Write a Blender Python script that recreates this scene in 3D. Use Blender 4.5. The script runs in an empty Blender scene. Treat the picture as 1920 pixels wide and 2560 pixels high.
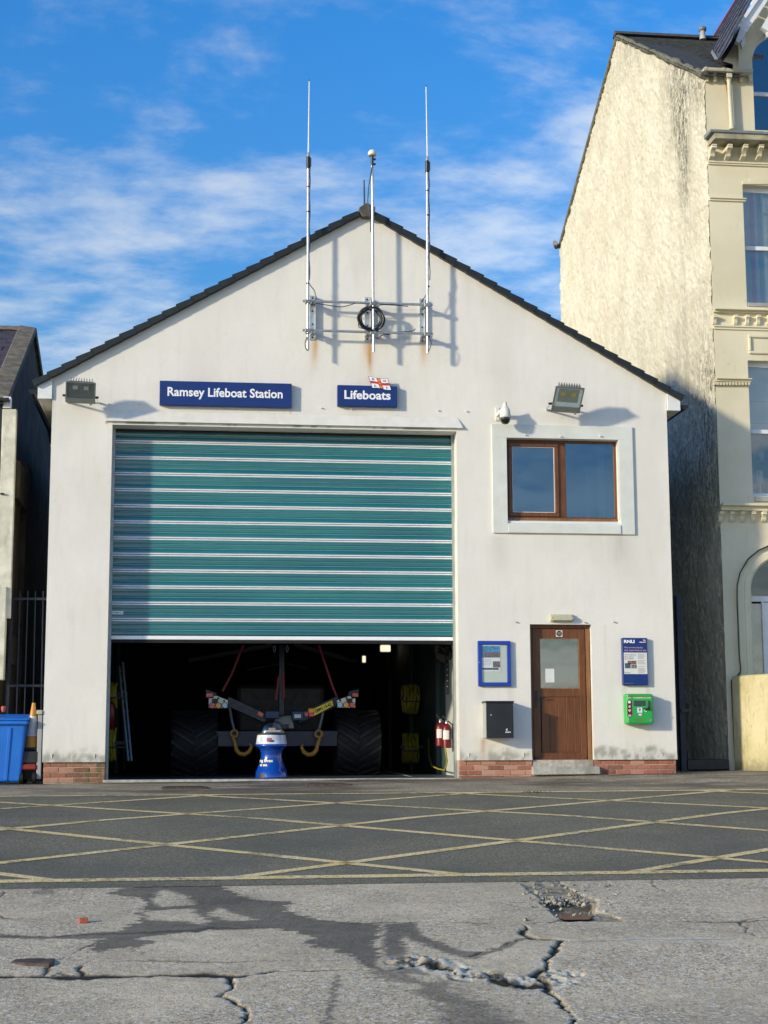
import bpy, bmesh, math, random
import numpy as np
from mathutils import Vector, Matrix, noise as mnoise
random.seed(7); RNG = np.random.RandomState(11)
R = math.radians

# ------------------------------------------------------------------ camera
scene = bpy.context.scene
CAM = np.array([-5.4533, -23.5819, 0.4945])
FPX = 3921.04                                   # focal length in photo pixels (1920 x 2560)
CM = np.array([[0.99314408, 0.01383088, 0.11607562],
               [-0.11684608, 0.14667928, 0.98225871],
               [-0.00344039, -0.9890874, 0.14728975]])   # columns: right, down, forward
cd = bpy.data.cameras.new('camera'); co = bpy.data.objects.new('camera', cd)
scene.collection.objects.link(co)
cd.sensor_fit = 'VERTICAL'; cd.sensor_height = 36.0; cd.lens = 36.0*FPX/2560
cd.clip_start = 0.1; cd.clip_end = 2000
mw = Matrix.Identity(4)
for i in range(3):
    mw[i][0] = CM[i][0]; mw[i][1] = -CM[i][1]; mw[i][2] = -CM[i][2]; mw[i][3] = CAM[i]
co.matrix_world = mw
scene.camera = co
# ------------------------------------------------------------------ light
SUN = Vector((1.8, 1.0, -0.54)).normalized()     # way the light travels
SUN_EL = math.asin(-SUN.z); SUN_AZ = math.atan2(-SUN.x, -SUN.y)
scene.view_settings.view_transform = 'Standard'; scene.view_settings.look = 'None'
scene.view_settings.exposure = 0.62; scene.view_settings.gamma = 1.0
scene.view_settings.use_curve_mapping = False
w = bpy.data.worlds.new('World'); scene.world = w; w.use_nodes = True
nt = w.node_tree; N = nt.nodes; L = nt.links
for n in list(N): N.remove(n)
out = N.new('ShaderNodeOutputWorld'); bg = N.new('ShaderNodeBackground'); L.new(bg.outputs[0], out.inputs[0])
bg.inputs['Strength'].default_value = 0.15
sky = N.new('ShaderNodeTexSky'); sky.sky_type = 'NISHITA'; sky.sun_disc = False
sky.sun_elevation = SUN_EL; sky.sun_rotation = SUN_AZ
sky.air_density = 1.0; sky.dust_density = 0.25; sky.ozone_density = 2.0
hs = N.new('ShaderNodeHueSaturation'); hs.inputs['Saturation'].default_value = 1.43; hs.inputs['Value'].default_value = 1.12
hs.inputs['Hue'].default_value = 0.511
tc = N.new('ShaderNodeTexCoord'); sp = N.new('ShaderNodeSeparateXYZ'); L.new(tc.outputs['Generated'], sp.inputs[0])
hz = N.new('ShaderNodeMapRange'); hz.interpolation_type = 'SMOOTHSTEP'       # clear air: the low sky is only a little paler than the high sky, all round
hz.inputs['From Min'].default_value = 0.02; hz.inputs['From Max'].default_value = 0.50
hz.inputs['To Min'].default_value = 0.50; hz.inputs['To Max'].default_value = 1.0; L.new(sp.outputs['Z'], hz.inputs['Value'])
sk2 = N.new('ShaderNodeMix'); sk2.data_type = 'RGBA'; sk2.blend_type = 'MULTIPLY'; sk2.inputs[0].default_value = 1
L.new(sky.outputs[0], sk2.inputs[6]); L.new(hz.outputs[0], sk2.inputs[7])
L.new(sk2.outputs[2], hs.inputs['Color'])
def wmath(op, a, b=None, c=None):
    m = N.new('ShaderNodeMath'); m.operation = op
    for i, v in enumerate((a, b, c)):
        if v is None: continue
        if isinstance(v, (int, float)): m.inputs[i].default_value = v
        else: L.new(v, m.inputs[i])
    return m.outputs[0]
zz = wmath('ADD', wmath('MAXIMUM', sp.outputs['Z'], 0.0), 0.10)
cu = wmath('DIVIDE', sp.outputs['X'], zz); cv = wmath('DIVIDE', sp.outputs['Y'], zz)
cb = N.new('ShaderNodeCombineXYZ'); L.new(cu, cb.inputs[0]); L.new(cv, cb.inputs[1])
mpw = N.new('ShaderNodeMapping'); mpw.inputs['Scale'].default_value = (1.3, 1.5, 1); mpw.inputs['Rotation'].default_value = (0, 0, R(-18))
mpw.inputs['Location'].default_value = (-5.1, -2.2, 0)
L.new(cb.outputs[0], mpw.inputs[0])
n1 = N.new('ShaderNodeTexNoise'); n1.inputs['Scale'].default_value = 1.7; n1.inputs['Detail'].default_value = 7
n1.inputs['Roughness'].default_value = 0.56; n1.inputs['Distortion'].default_value = 0.35; L.new(mpw.outputs[0], n1.inputs['Vector'])
n2 = N.new('ShaderNodeTexNoise'); n2.inputs['Scale'].default_value = 8.5; n2.inputs['Detail'].default_value = 5
n2.inputs['Roughness'].default_value = 0.6; L.new(mpw.outputs[0], n2.inputs['Vector'])
# more cloud low down, less high up
low = wmath('MULTIPLY', wmath('SUBTRACT', 0.40, wmath('MINIMUM', wmath('MAXIMUM', sp.outputs['Z'], 0.12), 0.44)), 0.60)
cs = wmath('ADD', wmath('ADD', wmath('MULTIPLY', n1.outputs[0], 0.80), wmath('MULTIPLY', n2.outputs[0], 0.27)), low)
cr = N.new('ShaderNodeMapRange'); cr.interpolation_type = 'SMOOTHSTEP'
cr.inputs['From Min'].default_value = 0.49; cr.inputs['From Max'].default_value = 0.76
cr.inputs['To Min'].default_value = 0.0; cr.inputs['To Max'].default_value = 0.60
L.new(cs, cr.inputs['Value'])
mx = N.new('ShaderNodeMix'); mx.data_type = 'RGBA'; L.new(cr.outputs[0], mx.inputs[0]); L.new(hs.outputs[0], mx.inputs[6])
bw = N.new('ShaderNodeRGBToBW'); L.new(sk2.outputs[2], bw.inputs[0])       # clouds take the brightness of the sky they hang in
cl = N.new('ShaderNodeMix'); cl.data_type = 'RGBA'; cl.blend_type = 'MULTIPLY'; cl.inputs[0].default_value = 1
L.new(bw.outputs[0], cl.inputs[6]); cl.inputs[7].default_value = (2.12, 2.2, 2.22, 1)
L.new(cl.outputs[2], mx.inputs[7])
L.new(mx.outputs[2], bg.inputs['Color'])
sl = bpy.data.lights.new('sun', 'SUN'); sl.energy = 2.7; sl.angle = R(3.0); sl.color = (1.0, 0.88, 0.65)
so = bpy.data.objects.new('sun', sl); scene.collection.objects.link(so)
so.rotation_euler = SUN.to_track_quat('-Z', 'Y').to_euler()

# ------------------------------------------------------------------ helpers
C = scene.collection
ORG = {}
def ray(px, py): return CM @ np.array([px-960.0, py-1280.0, FPX])
def P(px, py, y=0.0):                          # photo pixel -> point of the plane y (walls parallel to the street)
    r = ray(px, py); v = CAM + r*((y-CAM[1])/r[1]); return Vector(v)
def PXp(px, py, x):                            # photo pixel -> point of the plane x (walls square to the street)
    r = ray(px, py); v = CAM + r*((x-CAM[0])/r[0]); return Vector(v)
PROF = [(-40, 0.02), (0, 0.0), (2.5, -.135), (6, -.30), (10, -.61), (14.5, -1.05), (16, -1.12), (60, -1.25), (600, -3.0)]
TX = [(-40, -.12), (-7.7, -.036), (-1.56, .006), (1.83, .066), (4.5, .10), (40, .25)]
def gz(x, y):                                  # height of the ground
    d = -np.asarray(y, float)
    b = np.interp(d, [p[0] for p in PROF], [p[1] for p in PROF])
    t = np.interp(x, [p[0] for p in TX], [p[1] for p in TX])
    return b + t*np.clip(1-d/3.0, 0.12, 1)
def PG(px, py):                                # photo pixel -> point of the ground
    r = ray(px, py); t = np.linspace(3, 34, 6201); pts = CAM + np.outer(t/r[1], r)
    i = int(np.argmax(pts[:, 2] < gz(pts[:, 0], pts[:, 1]))); return Vector(pts[i])

def _h(ix, iy, s):
    v = np.sin(ix*127.1 + iy*311.7 + s*74.7)*43758.5453
    return v-np.floor(v)
def vn(x, y, s=0):
    ix, iy = np.floor(x), np.floor(y); fx, fy = x-ix, y-iy
    fx = fx*fx*(3-2*fx); fy = fy*fy*(3-2*fy)
    return (_h(ix, iy, s)*(1-fx)+_h(ix+1, iy, s)*fx)*(1-fy) + (_h(ix, iy+1, s)*(1-fx)+_h(ix+1, iy+1, s)*fx)*fy
def fbm(x, y, s=0, o=4):
    a, t, n = 0.5, 0, 0
    for k in range(o):
        t = t + a*vn(x*2**k, y*2**k, s+k*13); n += a; a *= .5
    return t/n
def sstep(a, b, x):
    t = np.clip((x-a)/(b-a), 0, 1); return t*t*(3-2*t)

class MB:
    def __init__(s): s.v = []; s.f = []; s.sm = []
    def add(s, vs, fs, smooth=False):
        b = len(s.v); s.v += [tuple(v) for v in vs]; s.f += [tuple(b+i for i in f) for f in fs]; s.sm += [smooth]*len(fs); return s
    def box(s, x0, x1, y0, y1, z0, z1):
        return s.add([(x0,y0,z0),(x1,y0,z0),(x1,y1,z0),(x0,y1,z0),(x0,y0,z1),(x1,y0,z1),(x1,y1,z1),(x0,y1,z1)],
                     [(0,3,2,1),(4,5,6,7),(0,1,5,4),(1,2,6,5),(2,3,7,6),(3,0,4,7)])
    def obox(s, c, ax, ay, az, hx, hy, hz):
        c = Vector(c); ax = Vector(ax).normalized()*hx; ay = Vector(ay).normalized()*hy; az = Vector(az).normalized()*hz
        p = [c+sx*ax+sy*ay+sz*az for sz in (-1,1) for sx, sy in ((-1,-1),(1,-1),(1,1),(-1,1))]
        return s.add(p, [(0,3,2,1),(4,5,6,7),(0,1,5,4),(1,2,6,5),(2,3,7,6),(3,0,4,7)])
    def bar(s, a, b, w, h, up=(0,0,1)):
        a = Vector(a); b = Vector(b); d = b-a; u = Vector(up); x = d.cross(u)
        if x.length < 1e-6: x = Vector((1,0,0))
        return s.obox((a+b)/2, d, x, x.cross(d), d.length/2, w/2, h/2)
    def prism(s, poly, y0, y1):                # poly of (x,z)
        n = len(poly)
        return s.add([(x,y0,z) for x,z in poly]+[(x,y1,z) for x,z in poly],
                     [tuple(range(n)), tuple(range(2*n-1, n-1, -1))]+[(i, i+n, (i+1)%n+n, (i+1)%n) for i in range(n)])
    def prismx(s, poly, x0, x1):               # poly of (y,z)
        n = len(poly)
        return s.add([(x0,y,z) for y,z in poly]+[(x1,y,z) for y,z in poly],
                     [tuple(range(n)), tuple(range(2*n-1, n-1, -1))]+[(i, i+n, (i+1)%n+n, (i+1)%n) for i in range(n)])
    def prismz(s, poly, z0, z1):
        n = len(poly)
        return s.add([(x,y,z0) for x,y in poly]+[(x,y,z1) for x,y in poly],
                     [tuple(range(n)), tuple(range(2*n-1, n-1, -1))]+[(i, i+n, (i+1)%n+n, (i+1)%n) for i in range(n)])
    def tube(s, pts, r, n=10, closed=False):
        pts = [Vector(p) for p in pts]; m = len(pts); rs = r if isinstance(r, (list, tuple)) else [r]*m
        vs = []; prev = None
        for i, p in enumerate(pts):
            a = pts[(i-1)%m] if (i or closed) else p; b = pts[(i+1)%m] if (i < m-1 or closed) else p
            d = (b-a).normalized()
            if prev is None:
                u = d.orthogonal().normalized()
            else:
                u = (prev-d*prev.dot(d)).normalized()
            prev = u; v = d.cross(u)
            vs += [p+rs[i]*(math.cos(t)*u+math.sin(t)*v) for t in (2*math.pi*k/n for k in range(n))]
        fs = []
        for i in range(m if closed else m-1):
            j = (i+1)%m
            for k in range(n): fs.append((i*n+k, i*n+(k+1)%n, j*n+(k+1)%n, j*n+k))
        s.add(vs, fs, True)
        if not closed: s.add(vs[:n], [tuple(range(n-1,-1,-1))]); s.add(vs[-n:], [tuple(range(n))])
        return s
    def cyl(s, a, b, r, n=14, r2=None): return s.tube([a, b], [r, r if r2 is None else r2], n)
    def lathe(s, prof, c=(0,0,0), n=32, sx=1, sy=1):
        vs = []; m = len(prof)
        for r, z in prof:
            vs += [(c[0]+sx*r*math.cos(2*math.pi*k/n), c[1]+sy*r*math.sin(2*math.pi*k/n), c[2]+z) for k in range(n)]
        return s.add(vs, [(i*n+k, i*n+(k+1)%n, (i+1)*n+(k+1)%n, (i+1)*n+k) for i in range(m-1) for k in range(n)], True)
    def mesh(s, name, o=(0,0,0), bevel=0, seg=1):
        me = bpy.data.meshes.new(name)
        me.from_pydata([(v[0]-o[0], v[1]-o[1], v[2]-o[2]) for v in s.v], [], s.f)
        me.polygons.foreach_set('use_smooth', s.sm)
        bm = bmesh.new(); bm.from_mesh(me)
        if bevel:
            es = [e for e in bm.edges if len(e.link_faces) == 2 and e.calc_face_angle(0) > .6]
            bmesh.ops.bevel(bm, geom=es, offset=bevel, segments=seg, affect='EDGES', profile=.5, clamp_overlap=True)
        bmesh.ops.recalc_face_normals(bm, faces=bm.faces)
        bm.to_mesh(me); bm.free(); me.update(); return me

def tagp(o, label=None, cat=None, group=None, kind=None):
    if label: o['label'] = label
    if cat: o['category'] = cat
    if group: o['group'] = group
    if kind: o['kind'] = kind
    return o
def thing(name, loc, label, cat, group=None):
    o = bpy.data.objects.new(name, None); C.objects.link(o); o.location = loc; o.empty_display_size = .2
    ORG[o.name] = Vector(loc); return tagp(o, label, cat, group)
def link_mesh(name, me, m, parent=None, org=None):
    o = bpy.data.objects.new(name, me); C.objects.link(o)
    if m is not None:
        if not me.materials: me.materials.append(m)
    if parent is not None: o.parent = parent
    ORG[o.name] = org if org is not None else (ORG[parent.name] if parent is not None else Vector((0,0,0)))
    return o
def part(name, mb, m, parent=None, bevel=0, seg=1, kind=None, label=None):
    org = ORG[parent.name] if parent is not None else Vector((0,0,0))
    me = mb.mesh(name, org, bevel, seg)
    o = link_mesh(name, me, m, parent, org)
    return tagp(o, label=label, kind=kind)
def solo(name, mb, m, loc, label, cat, group=None, bevel=0, kind=None):
    me = mb.mesh(name, loc, bevel); o = link_mesh(name, me, m, None, Vector(loc)); o.location = loc
    return tagp(o, label, cat, group, kind)
def piece(name, me, parent, loc, rot=None, scale=None, m=None):   # shares its mesh with the pieces like it
    o = bpy.data.objects.new(name, me); C.objects.link(o); o.parent = parent
    o.location = Vector(loc)-ORG[parent.name]
    if rot: o.rotation_euler = rot
    if scale: o.scale = scale
    ORG[o.name] = ORG[parent.name]; return o
def struct(name, mb, m, kind='structure', bevel=0): return part(name, mb, m, kind=kind, bevel=bevel)
def textmb(txt, x0, x1, z0, z1, y, depth=.002, bold=0.0, align='L', shear=0):
    c = bpy.data.curves.new('t', 'FONT'); c.body = txt; c.size = 1; c.offset = bold; c.resolution_u = 3; c.shear = shear
    o = bpy.data.objects.new('t', c); C.objects.link(o)
    bpy.context.view_layer.update()
    me = bpy.data.meshes.new_from_object(o.evaluated_get(bpy.context.evaluated_depsgraph_get()))
    bpy.data.objects.remove(o); bpy.data.curves.remove(c)
    co_ = np.zeros(len(me.vertices)*3); me.vertices.foreach_get('co', co_); co_ = co_.reshape(-1, 3)
    mn, mxx = co_.min(0), co_.max(0); mb = MB()
    vs = [(x0+(p[0]-mn[0])/(mxx[0]-mn[0])*(x1-x0), y, z0+(p[1]-mn[1])/(mxx[1]-mn[1])*(z1-z0)) for p in co_]
    mb.add(vs, [tuple(p.vertices) for p in me.polygons]); bpy.data.meshes.remove(me)
    return mb
def merge(*mbs):
    r = MB()
    for m in mbs: r.add(m.v, m.f); r.sm[-len(m.f):] = m.sm
    return r

# ------------------------------------------------------------------ materials
MATS = {}
class NB:
    def __init__(s, name):
        s.m = bpy.data.materials.new(name); s.m.use_nodes = True; s.t = s.m.node_tree; s.N = s.t.nodes; s.L = s.t.links
        s.p = s.N['Principled BSDF']; s.tc = s.N.new('ShaderNodeTexCoord')
    def new(s, t, **k):
        n = s.N.new('ShaderNode'+t)
        for a, b in k.items(): setattr(n, a, b)
        return n
    def set(s, sock, v):
        if isinstance(v, (int, float)): sock.default_value = v
        elif isinstance(v, tuple): sock.default_value = v if len(v) == len(sock.default_value) else (*v, 1)
        else: s.L.new(v, sock)
    def map(s, scale=(1,1,1), coord='Object', rot=(0,0,0)):
        n = s.new('Mapping'); n.inputs['Scale'].default_value = scale; n.inputs['Rotation'].default_value = rot
        s.L.new(s.tc.outputs[coord], n.inputs[0]); return n.outputs[0]
    def world(s, scale=(1,1,1)):
        g = s.new('NewGeometry'); n = s.new('Mapping'); n.inputs['Scale'].default_value = scale
        s.L.new(g.outputs['Position'], n.inputs[0]); return n.outputs[0]
    def noise(s, vec, scale, detail=4, rough=.55, dist=0, out=0):
        n = s.new('TexNoise'); n.inputs['Scale'].default_value = scale; n.inputs['Detail'].default_value = detail
        n.inputs['Roughness'].default_value = rough; n.inputs['Distortion'].default_value = dist
        if vec is not None: s.L.new(vec, n.inputs['Vector'])
        return n.outputs[out]
    def voro(s, vec, scale, out='Distance', feature='F1', rnd=1):
        n = s.new('TexVoronoi'); n.feature = feature; n.inputs['Scale'].default_value = scale; n.inputs['Randomness'].default_value = rnd
        if vec is not None: s.L.new(vec, n.inputs['Vector'])
        return n.outputs[out]
    def wave(s, vec, scale, dist=2, detail=2):
        n = s.new('TexWave'); n.inputs['Scale'].default_value = scale; n.inputs['Distortion'].default_value = dist; n.inputs['Detail'].default_value = detail
        s.L.new(vec, n.inputs['Vector']); return n.outputs['Fac']
    def mr(s, v, a, b, c=0, d=1, smooth=True):
        n = s.new('MapRange'); n.interpolation_type = 'SMOOTHSTEP' if smooth else 'LINEAR'
        for i, x in zip(range(1, 5), (a, b, c, d)): n.inputs[i].default_value = x
        s.L.new(v, n.inputs[0]); return n.outputs[0]
    def ma(s, op, a, b=None):
        n = s.new('Math'); n.operation = op; s.set(n.inputs[0], a)
        if b is not None: s.set(n.inputs[1], b)
        return n.outputs[0]
    def mix(s, f, a, b, blend='MIX'):
        n = s.new('Mix'); n.data_type = 'RGBA'; n.blend_type = blend; s.set(n.inputs[0], f); s.set(n.inputs[6], a); s.set(n.inputs[7], b); return n.outputs[2]
    def attr(s, name):
        n = s.new('Attribute'); n.attribute_name = name; return n
    def bump(s, h, strength=.3, dist=.01):
        n = s.new('Bump'); n.inputs['Strength'].default_value = strength; n.inputs['Distance'].default_value = dist
        s.L.new(h, n.inputs['Height'])
        if s.p.inputs['Normal'].links: s.L.new(s.p.inputs['Normal'].links[0].from_socket, n.inputs['Normal'])
        s.L.new(n.outputs[0], s.p.inputs['Normal'])
    def fin(s, col=None, rough=None, metal=None):
        if col is not None: s.set(s.p.inputs['Base Color'], col)
        if rough is not None: s.set(s.p.inputs['Roughness'], rough)
        if metal is not None: s.set(s.p.inputs['Metallic'], metal)
        MATS[s.m.name] = s.m; return s.m
def sc3(c, k): return tuple(min(1, x*k) for x in c)
def mat(name, c, rough=.5, metal=0, var=.12, vs=6, bump=.0, bs=80, dirt=0, dirtc=(.05,.045,.035), spec=None, emit=None, estr=0, rv=.08, coat=0):
    if name in MATS: return MATS[name]
    b = NB(name); v = b.world()
    n = b.noise(v, vs, 5); n_ = b.mr(n, .3, .7)
    col = b.mix(n_, (*sc3(c, 1-var), 1), (*sc3(c, 1+var), 1))
    if dirt:
        d = b.mr(b.noise(b.world((1,1,.35)), 3.3, 6, .65), .45, .75); col = b.mix(b.ma('MULTIPLY', d, dirt), col, (*dirtc, 1))
    rr = b.mr(b.noise(v, vs*2.3, 3), .25, .75, max(0.02, rough-rv), min(1, rough+rv))
    if bump: b.bump(b.noise(v, bs, 4), bump, .004)
    if spec is not None: b.p.inputs['Specular IOR Level'].default_value = spec
    if coat: b.p.inputs['Coat Weight'].default_value = coat; b.p.inputs['Coat Roughness'].default_value = .08
    if emit: b.p.inputs['Emission Color'].default_value = (*emit, 1); b.p.inputs['Emission Strength'].default_value = estr
    return b.fin(col, rr, metal)
def glassmat(name, tint=(1,1,1), refl=.2, clear=.5, rough=.02):
    b = NB(name); t = b.t; o = b.N['Material Output']
    gl = b.new('BsdfGlossy'); gl.inputs['Roughness'].default_value = rough; gl.inputs['Color'].default_value = (*tint, 1)
    tr = b.new('BsdfTransparent'); tr.inputs['Color'].default_value = (clear, clear*1.03, clear*1.05, 1)
    lw = b.new('LayerWeight'); lw.inputs['Blend'].default_value = .5
    f = b.mr(b.ma('POWER', lw.outputs['Facing'], 4.0), 0, 1, refl, 1.0, False)
    ms = b.new('MixShader'); b.L.new(f, ms.inputs[0]); b.L.new(tr.outputs[0], ms.inputs[1]); b.L.new(gl.outputs[0], ms.inputs[2])
    nz = b.noise(b.world(), 1.3, 2); bp = b.new('Bump'); bp.inputs['Strength'].default_value = .06; bp.inputs['Distance'].default_value = .02
    b.L.new(nz, bp.inputs['Height']); b.L.new(bp.outputs[0], gl.inputs['Normal'])
    b.L.new(ms.outputs[0], o.inputs['Surface']); MATS[name] = b.m; return b.m

def m_render():
    b = NB('white_render'); v = b.world()
    a = b.attr('stain_shade'); se = b.new('SeparateColor'); b.L.new(a.outputs['Color'], se.inputs[0])
    n = b.mr(b.noise(v, 1.1, 5, .6), .3, .7); col = b.mix(n, (.74,.715,.66,1), (.79,.765,.71,1))
    n = b.mr(b.noise(b.world((5,5,.6)), 1.6, 5, .6), .48, .8); col = b.mix(b.ma('MULTIPLY', n, .20), col, (.52,.50,.44,1))
    n = b.mr(b.noise(v, 26, 4, .7), .35, .75); col = b.mix(b.ma('MULTIPLY', n, .10), col, (.58,.57,.53,1))
    col = b.mix(se.outputs[1], col, (.30,.28,.22,1)); col = b.mix(se.outputs[2], col, (.10,.115,.05,1))
    col = b.mix(se.outputs[0], col, (.52,.28,.09,1))
    b.bump(b.noise(v, 150, 3, .7), .35, .004); b.bump(b.noise(v, 9, 3, .5), .25, .012); b.bump(b.noise(v, 2.2, 3, .5), .10, .03)
    b.p.inputs['Specular IOR Level'].default_value = .25
    return b.fin(col, .85)
def m_cream_rough():
    b = NB('rough_cream_render'); v = b.world()
    a = b.attr('stain_shade'); se = b.new('SeparateColor'); b.L.new(a.outputs['Color'], se.inputs[0])
    n = b.mr(b.noise(v, 1.5, 5, .6), .3, .7); col = b.mix(n, (.62,.58,.45,1), (.74,.70,.57,1))
    st = b.noise(b.world((9,9,5.5)), 1.7, 9, .84, 1.2); d = b.mr(st, .56, .74); col = b.mix(b.ma('MULTIPLY', d, .55), col, (.20,.19,.15,1))
    fl = b.mr(b.noise(b.world((14,14,6)), 2.6, 6, .8, .6), .58, .68)
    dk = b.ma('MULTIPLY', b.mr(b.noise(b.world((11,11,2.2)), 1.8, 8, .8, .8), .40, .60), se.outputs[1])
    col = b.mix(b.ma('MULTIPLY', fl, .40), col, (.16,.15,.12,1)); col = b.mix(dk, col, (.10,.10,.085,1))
    col = b.mix(b.ma('MULTIPLY', se.outputs[2], .8), col, (.13,.13,.10,1))
    b.bump(b.noise(b.world((1,1,.8)), 16, 7, .75), .8, .03); b.bump(b.noise(v, 90, 3, .7), .5, .006)
    b.p.inputs['Specular IOR Level'].default_value = .2
    return b.fin(col, .9)
def m_cream():
    b = NB('smooth_cream_stucco'); v = b.world()
    n = b.mr(b.noise(v, .9, 5, .6), .3, .7); col = b.mix(n, (.65,.59,.42,1), (.74,.68,.51,1))
    n = b.mr(b.noise(b.world((3,3,1)), 2.4, 7, .7), .55, .78); col = b.mix(b.ma('MULTIPLY', n, .30), col, (.36,.35,.27,1))
    n = b.mr(b.noise(b.world((9,9,7)), 1.4, 6, .75, .5), .63, .72); col = b.mix(b.ma('MULTIPLY', n, .55), col, (.16,.15,.11,1))
    b.bump(b.noise(v, 60, 4, .7), .35, .005); b.p.inputs['Specular IOR Level'].default_value = .25
    return b.fin(col, .8)
def m_asphalt():
    b = NB('asphalt'); v = b.world()
    vo = b.voro(v, 95, 'Color'); se = b.new('SeparateColor'); b.L.new(vo, se.inputs[0])
    col = b.mix(b.mr(se.outputs[0], 0, 1, 0, 1, False), (.088,.079,.049,1), (.32,.285,.185,1))
    sp_ = b.ma('GREATER_THAN', se.outputs[1], .965); col = b.mix(b.ma('MULTIPLY', sp_, .8), col, (.42,.41,.37,1))
    n = b.mr(b.noise(v, .7, 5, .6), .35, .7); col = b.mix(b.ma('MULTIPLY', n, .5), col, (.075,.078,.068,1))
    n = b.mr(b.noise(b.world((.4,1.5,1)), 1.6, 6, .65), .52, .72); col = b.mix(b.ma('MULTIPLY', n, .35), col, (.17,.165,.145,1))
    b.bump(b.voro(v, 95), .9, .006); b.bump(b.noise(v, 18, 4), .3, .01)
    b.p.inputs['Specular IOR Level'].default_value = .35
    return b.fin(col, .8)
def m_conc(name, base=(.30,.285,.25), attr=False, agg=1.0):
    b = NB(name); v = b.world()
    n = b.mr(b.noise(v, 1.2, 6, .68), .32, .68); col = b.mix(n, (*sc3(base, .74), 1), (*sc3(base, 1.12), 1))
    n = b.mr(b.noise(b.world((.6,1.2,1)), 6, 6, .72), .42, .66); col = b.mix(b.ma('MULTIPLY', n, .35), col, (*sc3(base, .60), 1))
    # exposed pebbles of several tones, thicker in some patches
    patch_ = b.mr(b.noise(v, .8, 4, .6), .35, .60, .35, 1.0)
    for sc__, th, c_, am in ((75, .80, sc3(base, .34), .75), (52, .86, (.80,.76,.66), .75), (40, .93, (.26,.15,.09), .6), (110, .72, sc3(base, .55), .6)):
        se = b.new('SeparateColor'); b.L.new(b.voro(v, sc__, 'Color'), se.inputs[0])
        m_ = b.ma('MULTIPLY', b.ma('GREATER_THAN', se.outputs[1], th), patch_); col = b.mix(b.ma('MULTIPLY', m_, am*agg), col, (*c_, 1))
    n = b.mr(b.noise(b.world((1,.5,1)), 46, 4, .8), .56, .66); col = b.mix(b.ma('MULTIPLY', n, .7*agg), col, (*sc3(base, .22), 1))
    rough = .88
    if attr:
        a = b.attr('stain_shade'); s2 = b.new('SeparateColor'); b.L.new(a.outputs['Color'], s2.inputs[0])
        col = b.mix(s2.outputs[0], col, b.mix(.78, col, (.050,.043,.034,1)))
        col = b.mix(s2.outputs[2], col, (.60,.56,.46,1)); col = b.mix(s2.outputs[1], col, (.022,.021,.014,1))
        rough = b.mr(s2.outputs[0], 0, 1, .88, .5, False)
    b.bump(b.voro(v, 70), .35, .005); b.bump(b.noise(v, 20, 6, .72), .55, .012)
    b.p.inputs['Specular IOR Level'].default_value = .3
    return b.fin(col, rough)
def m_brick():
    b = NB('red_brick'); oi = b.new('ObjectInfo'); v = b.world()
    r = b.new('ValToRGB'); r.color_ramp.elements[0].color = (.22,.075,.05,1); r.color_ramp.elements[1].color = (.52,.27,.19,1)
    e = r.color_ramp.elements.new(.5); e.color = (.38,.125,.075,1); b.L.new(oi.outputs['Random'], r.inputs[0])
    col = b.mix(b.ma('MULTIPLY', b.mr(b.noise(v, 30, 5, .7), .4, .75), .5), r.outputs[0], (.42,.27,.20,1))
    sx = b.new('SeparateXYZ'); b.L.new(b.world(), sx.inputs[0])
    lft = b.mr(sx.outputs[0], -7.4, -6.85); col = b.mix(b.ma('MULTIPLY', b.ma('MULTIPLY', b.ma('SUBTRACT', 1.0, b.mr(sx.outputs[0], -6.7, -6.5)), b.ma('ADD', b.ma('MULTIPLY', lft, .8), .25)), b.mr(b.noise(v, 7, 5, .7), .35, .65)), col, (.095,.095,.03,1))
    b.bump(b.noise(v, 90, 4, .7), .7, .006); return b.fin(col, .85)
def m_wood(name, c1, c2, rough=.45):
    b = NB(name); v = b.world((14,14,.9))
    n = b.noise(v, 2.6, 6, .65, 1.2); col = b.mix(b.mr(n, .3, .72), (*c1, 1), (*c2, 1))
    n = b.mr(b.noise(b.world(), 2.2, 5), .4, .75); col = b.mix(b.ma('MULTIPLY', n, .4), col, (*sc3(c1, .6), 1))
    b.bump(n, .15, .004); return b.fin(col, rough)
def m_slate():
    b = NB('slate'); oi = b.new('ObjectInfo'); v = b.world()
    col = b.mix(b.mr(b.noise(v, 5, 5, .7), .3, .7), (.055,.052,.06,1), (.11,.10,.105,1)); col = b.mix(b.ma('MULTIPLY', oi.outputs['Random'], .5), col, (.10,.075,.085,1))
    b.bump(b.noise(v, 40, 4), .4, .006); return b.fin(col, .6)
def m_teal():
    b = NB('teal_enamel'); v = b.world((.35,1,1.6))
    n = b.mr(b.noise(v, 1.5, 4, .55), .35, .7); col = b.mix(n, (.005,.115,.135,1), (.010,.155,.168,1))
    n = b.mr(b.noise(b.world((2,2,6)), 2, 6, .7), .5, .8); col = b.mix(b.ma('MULTIPLY', n, .2), col, (.05,.22,.23,1))
    b.bump(b.noise(b.world((.6,.6,3)), 2.2, 2), .16, .03); b.p.inputs['IOR'].default_value = 1.7
    return b.fin(col, .13)
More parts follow.
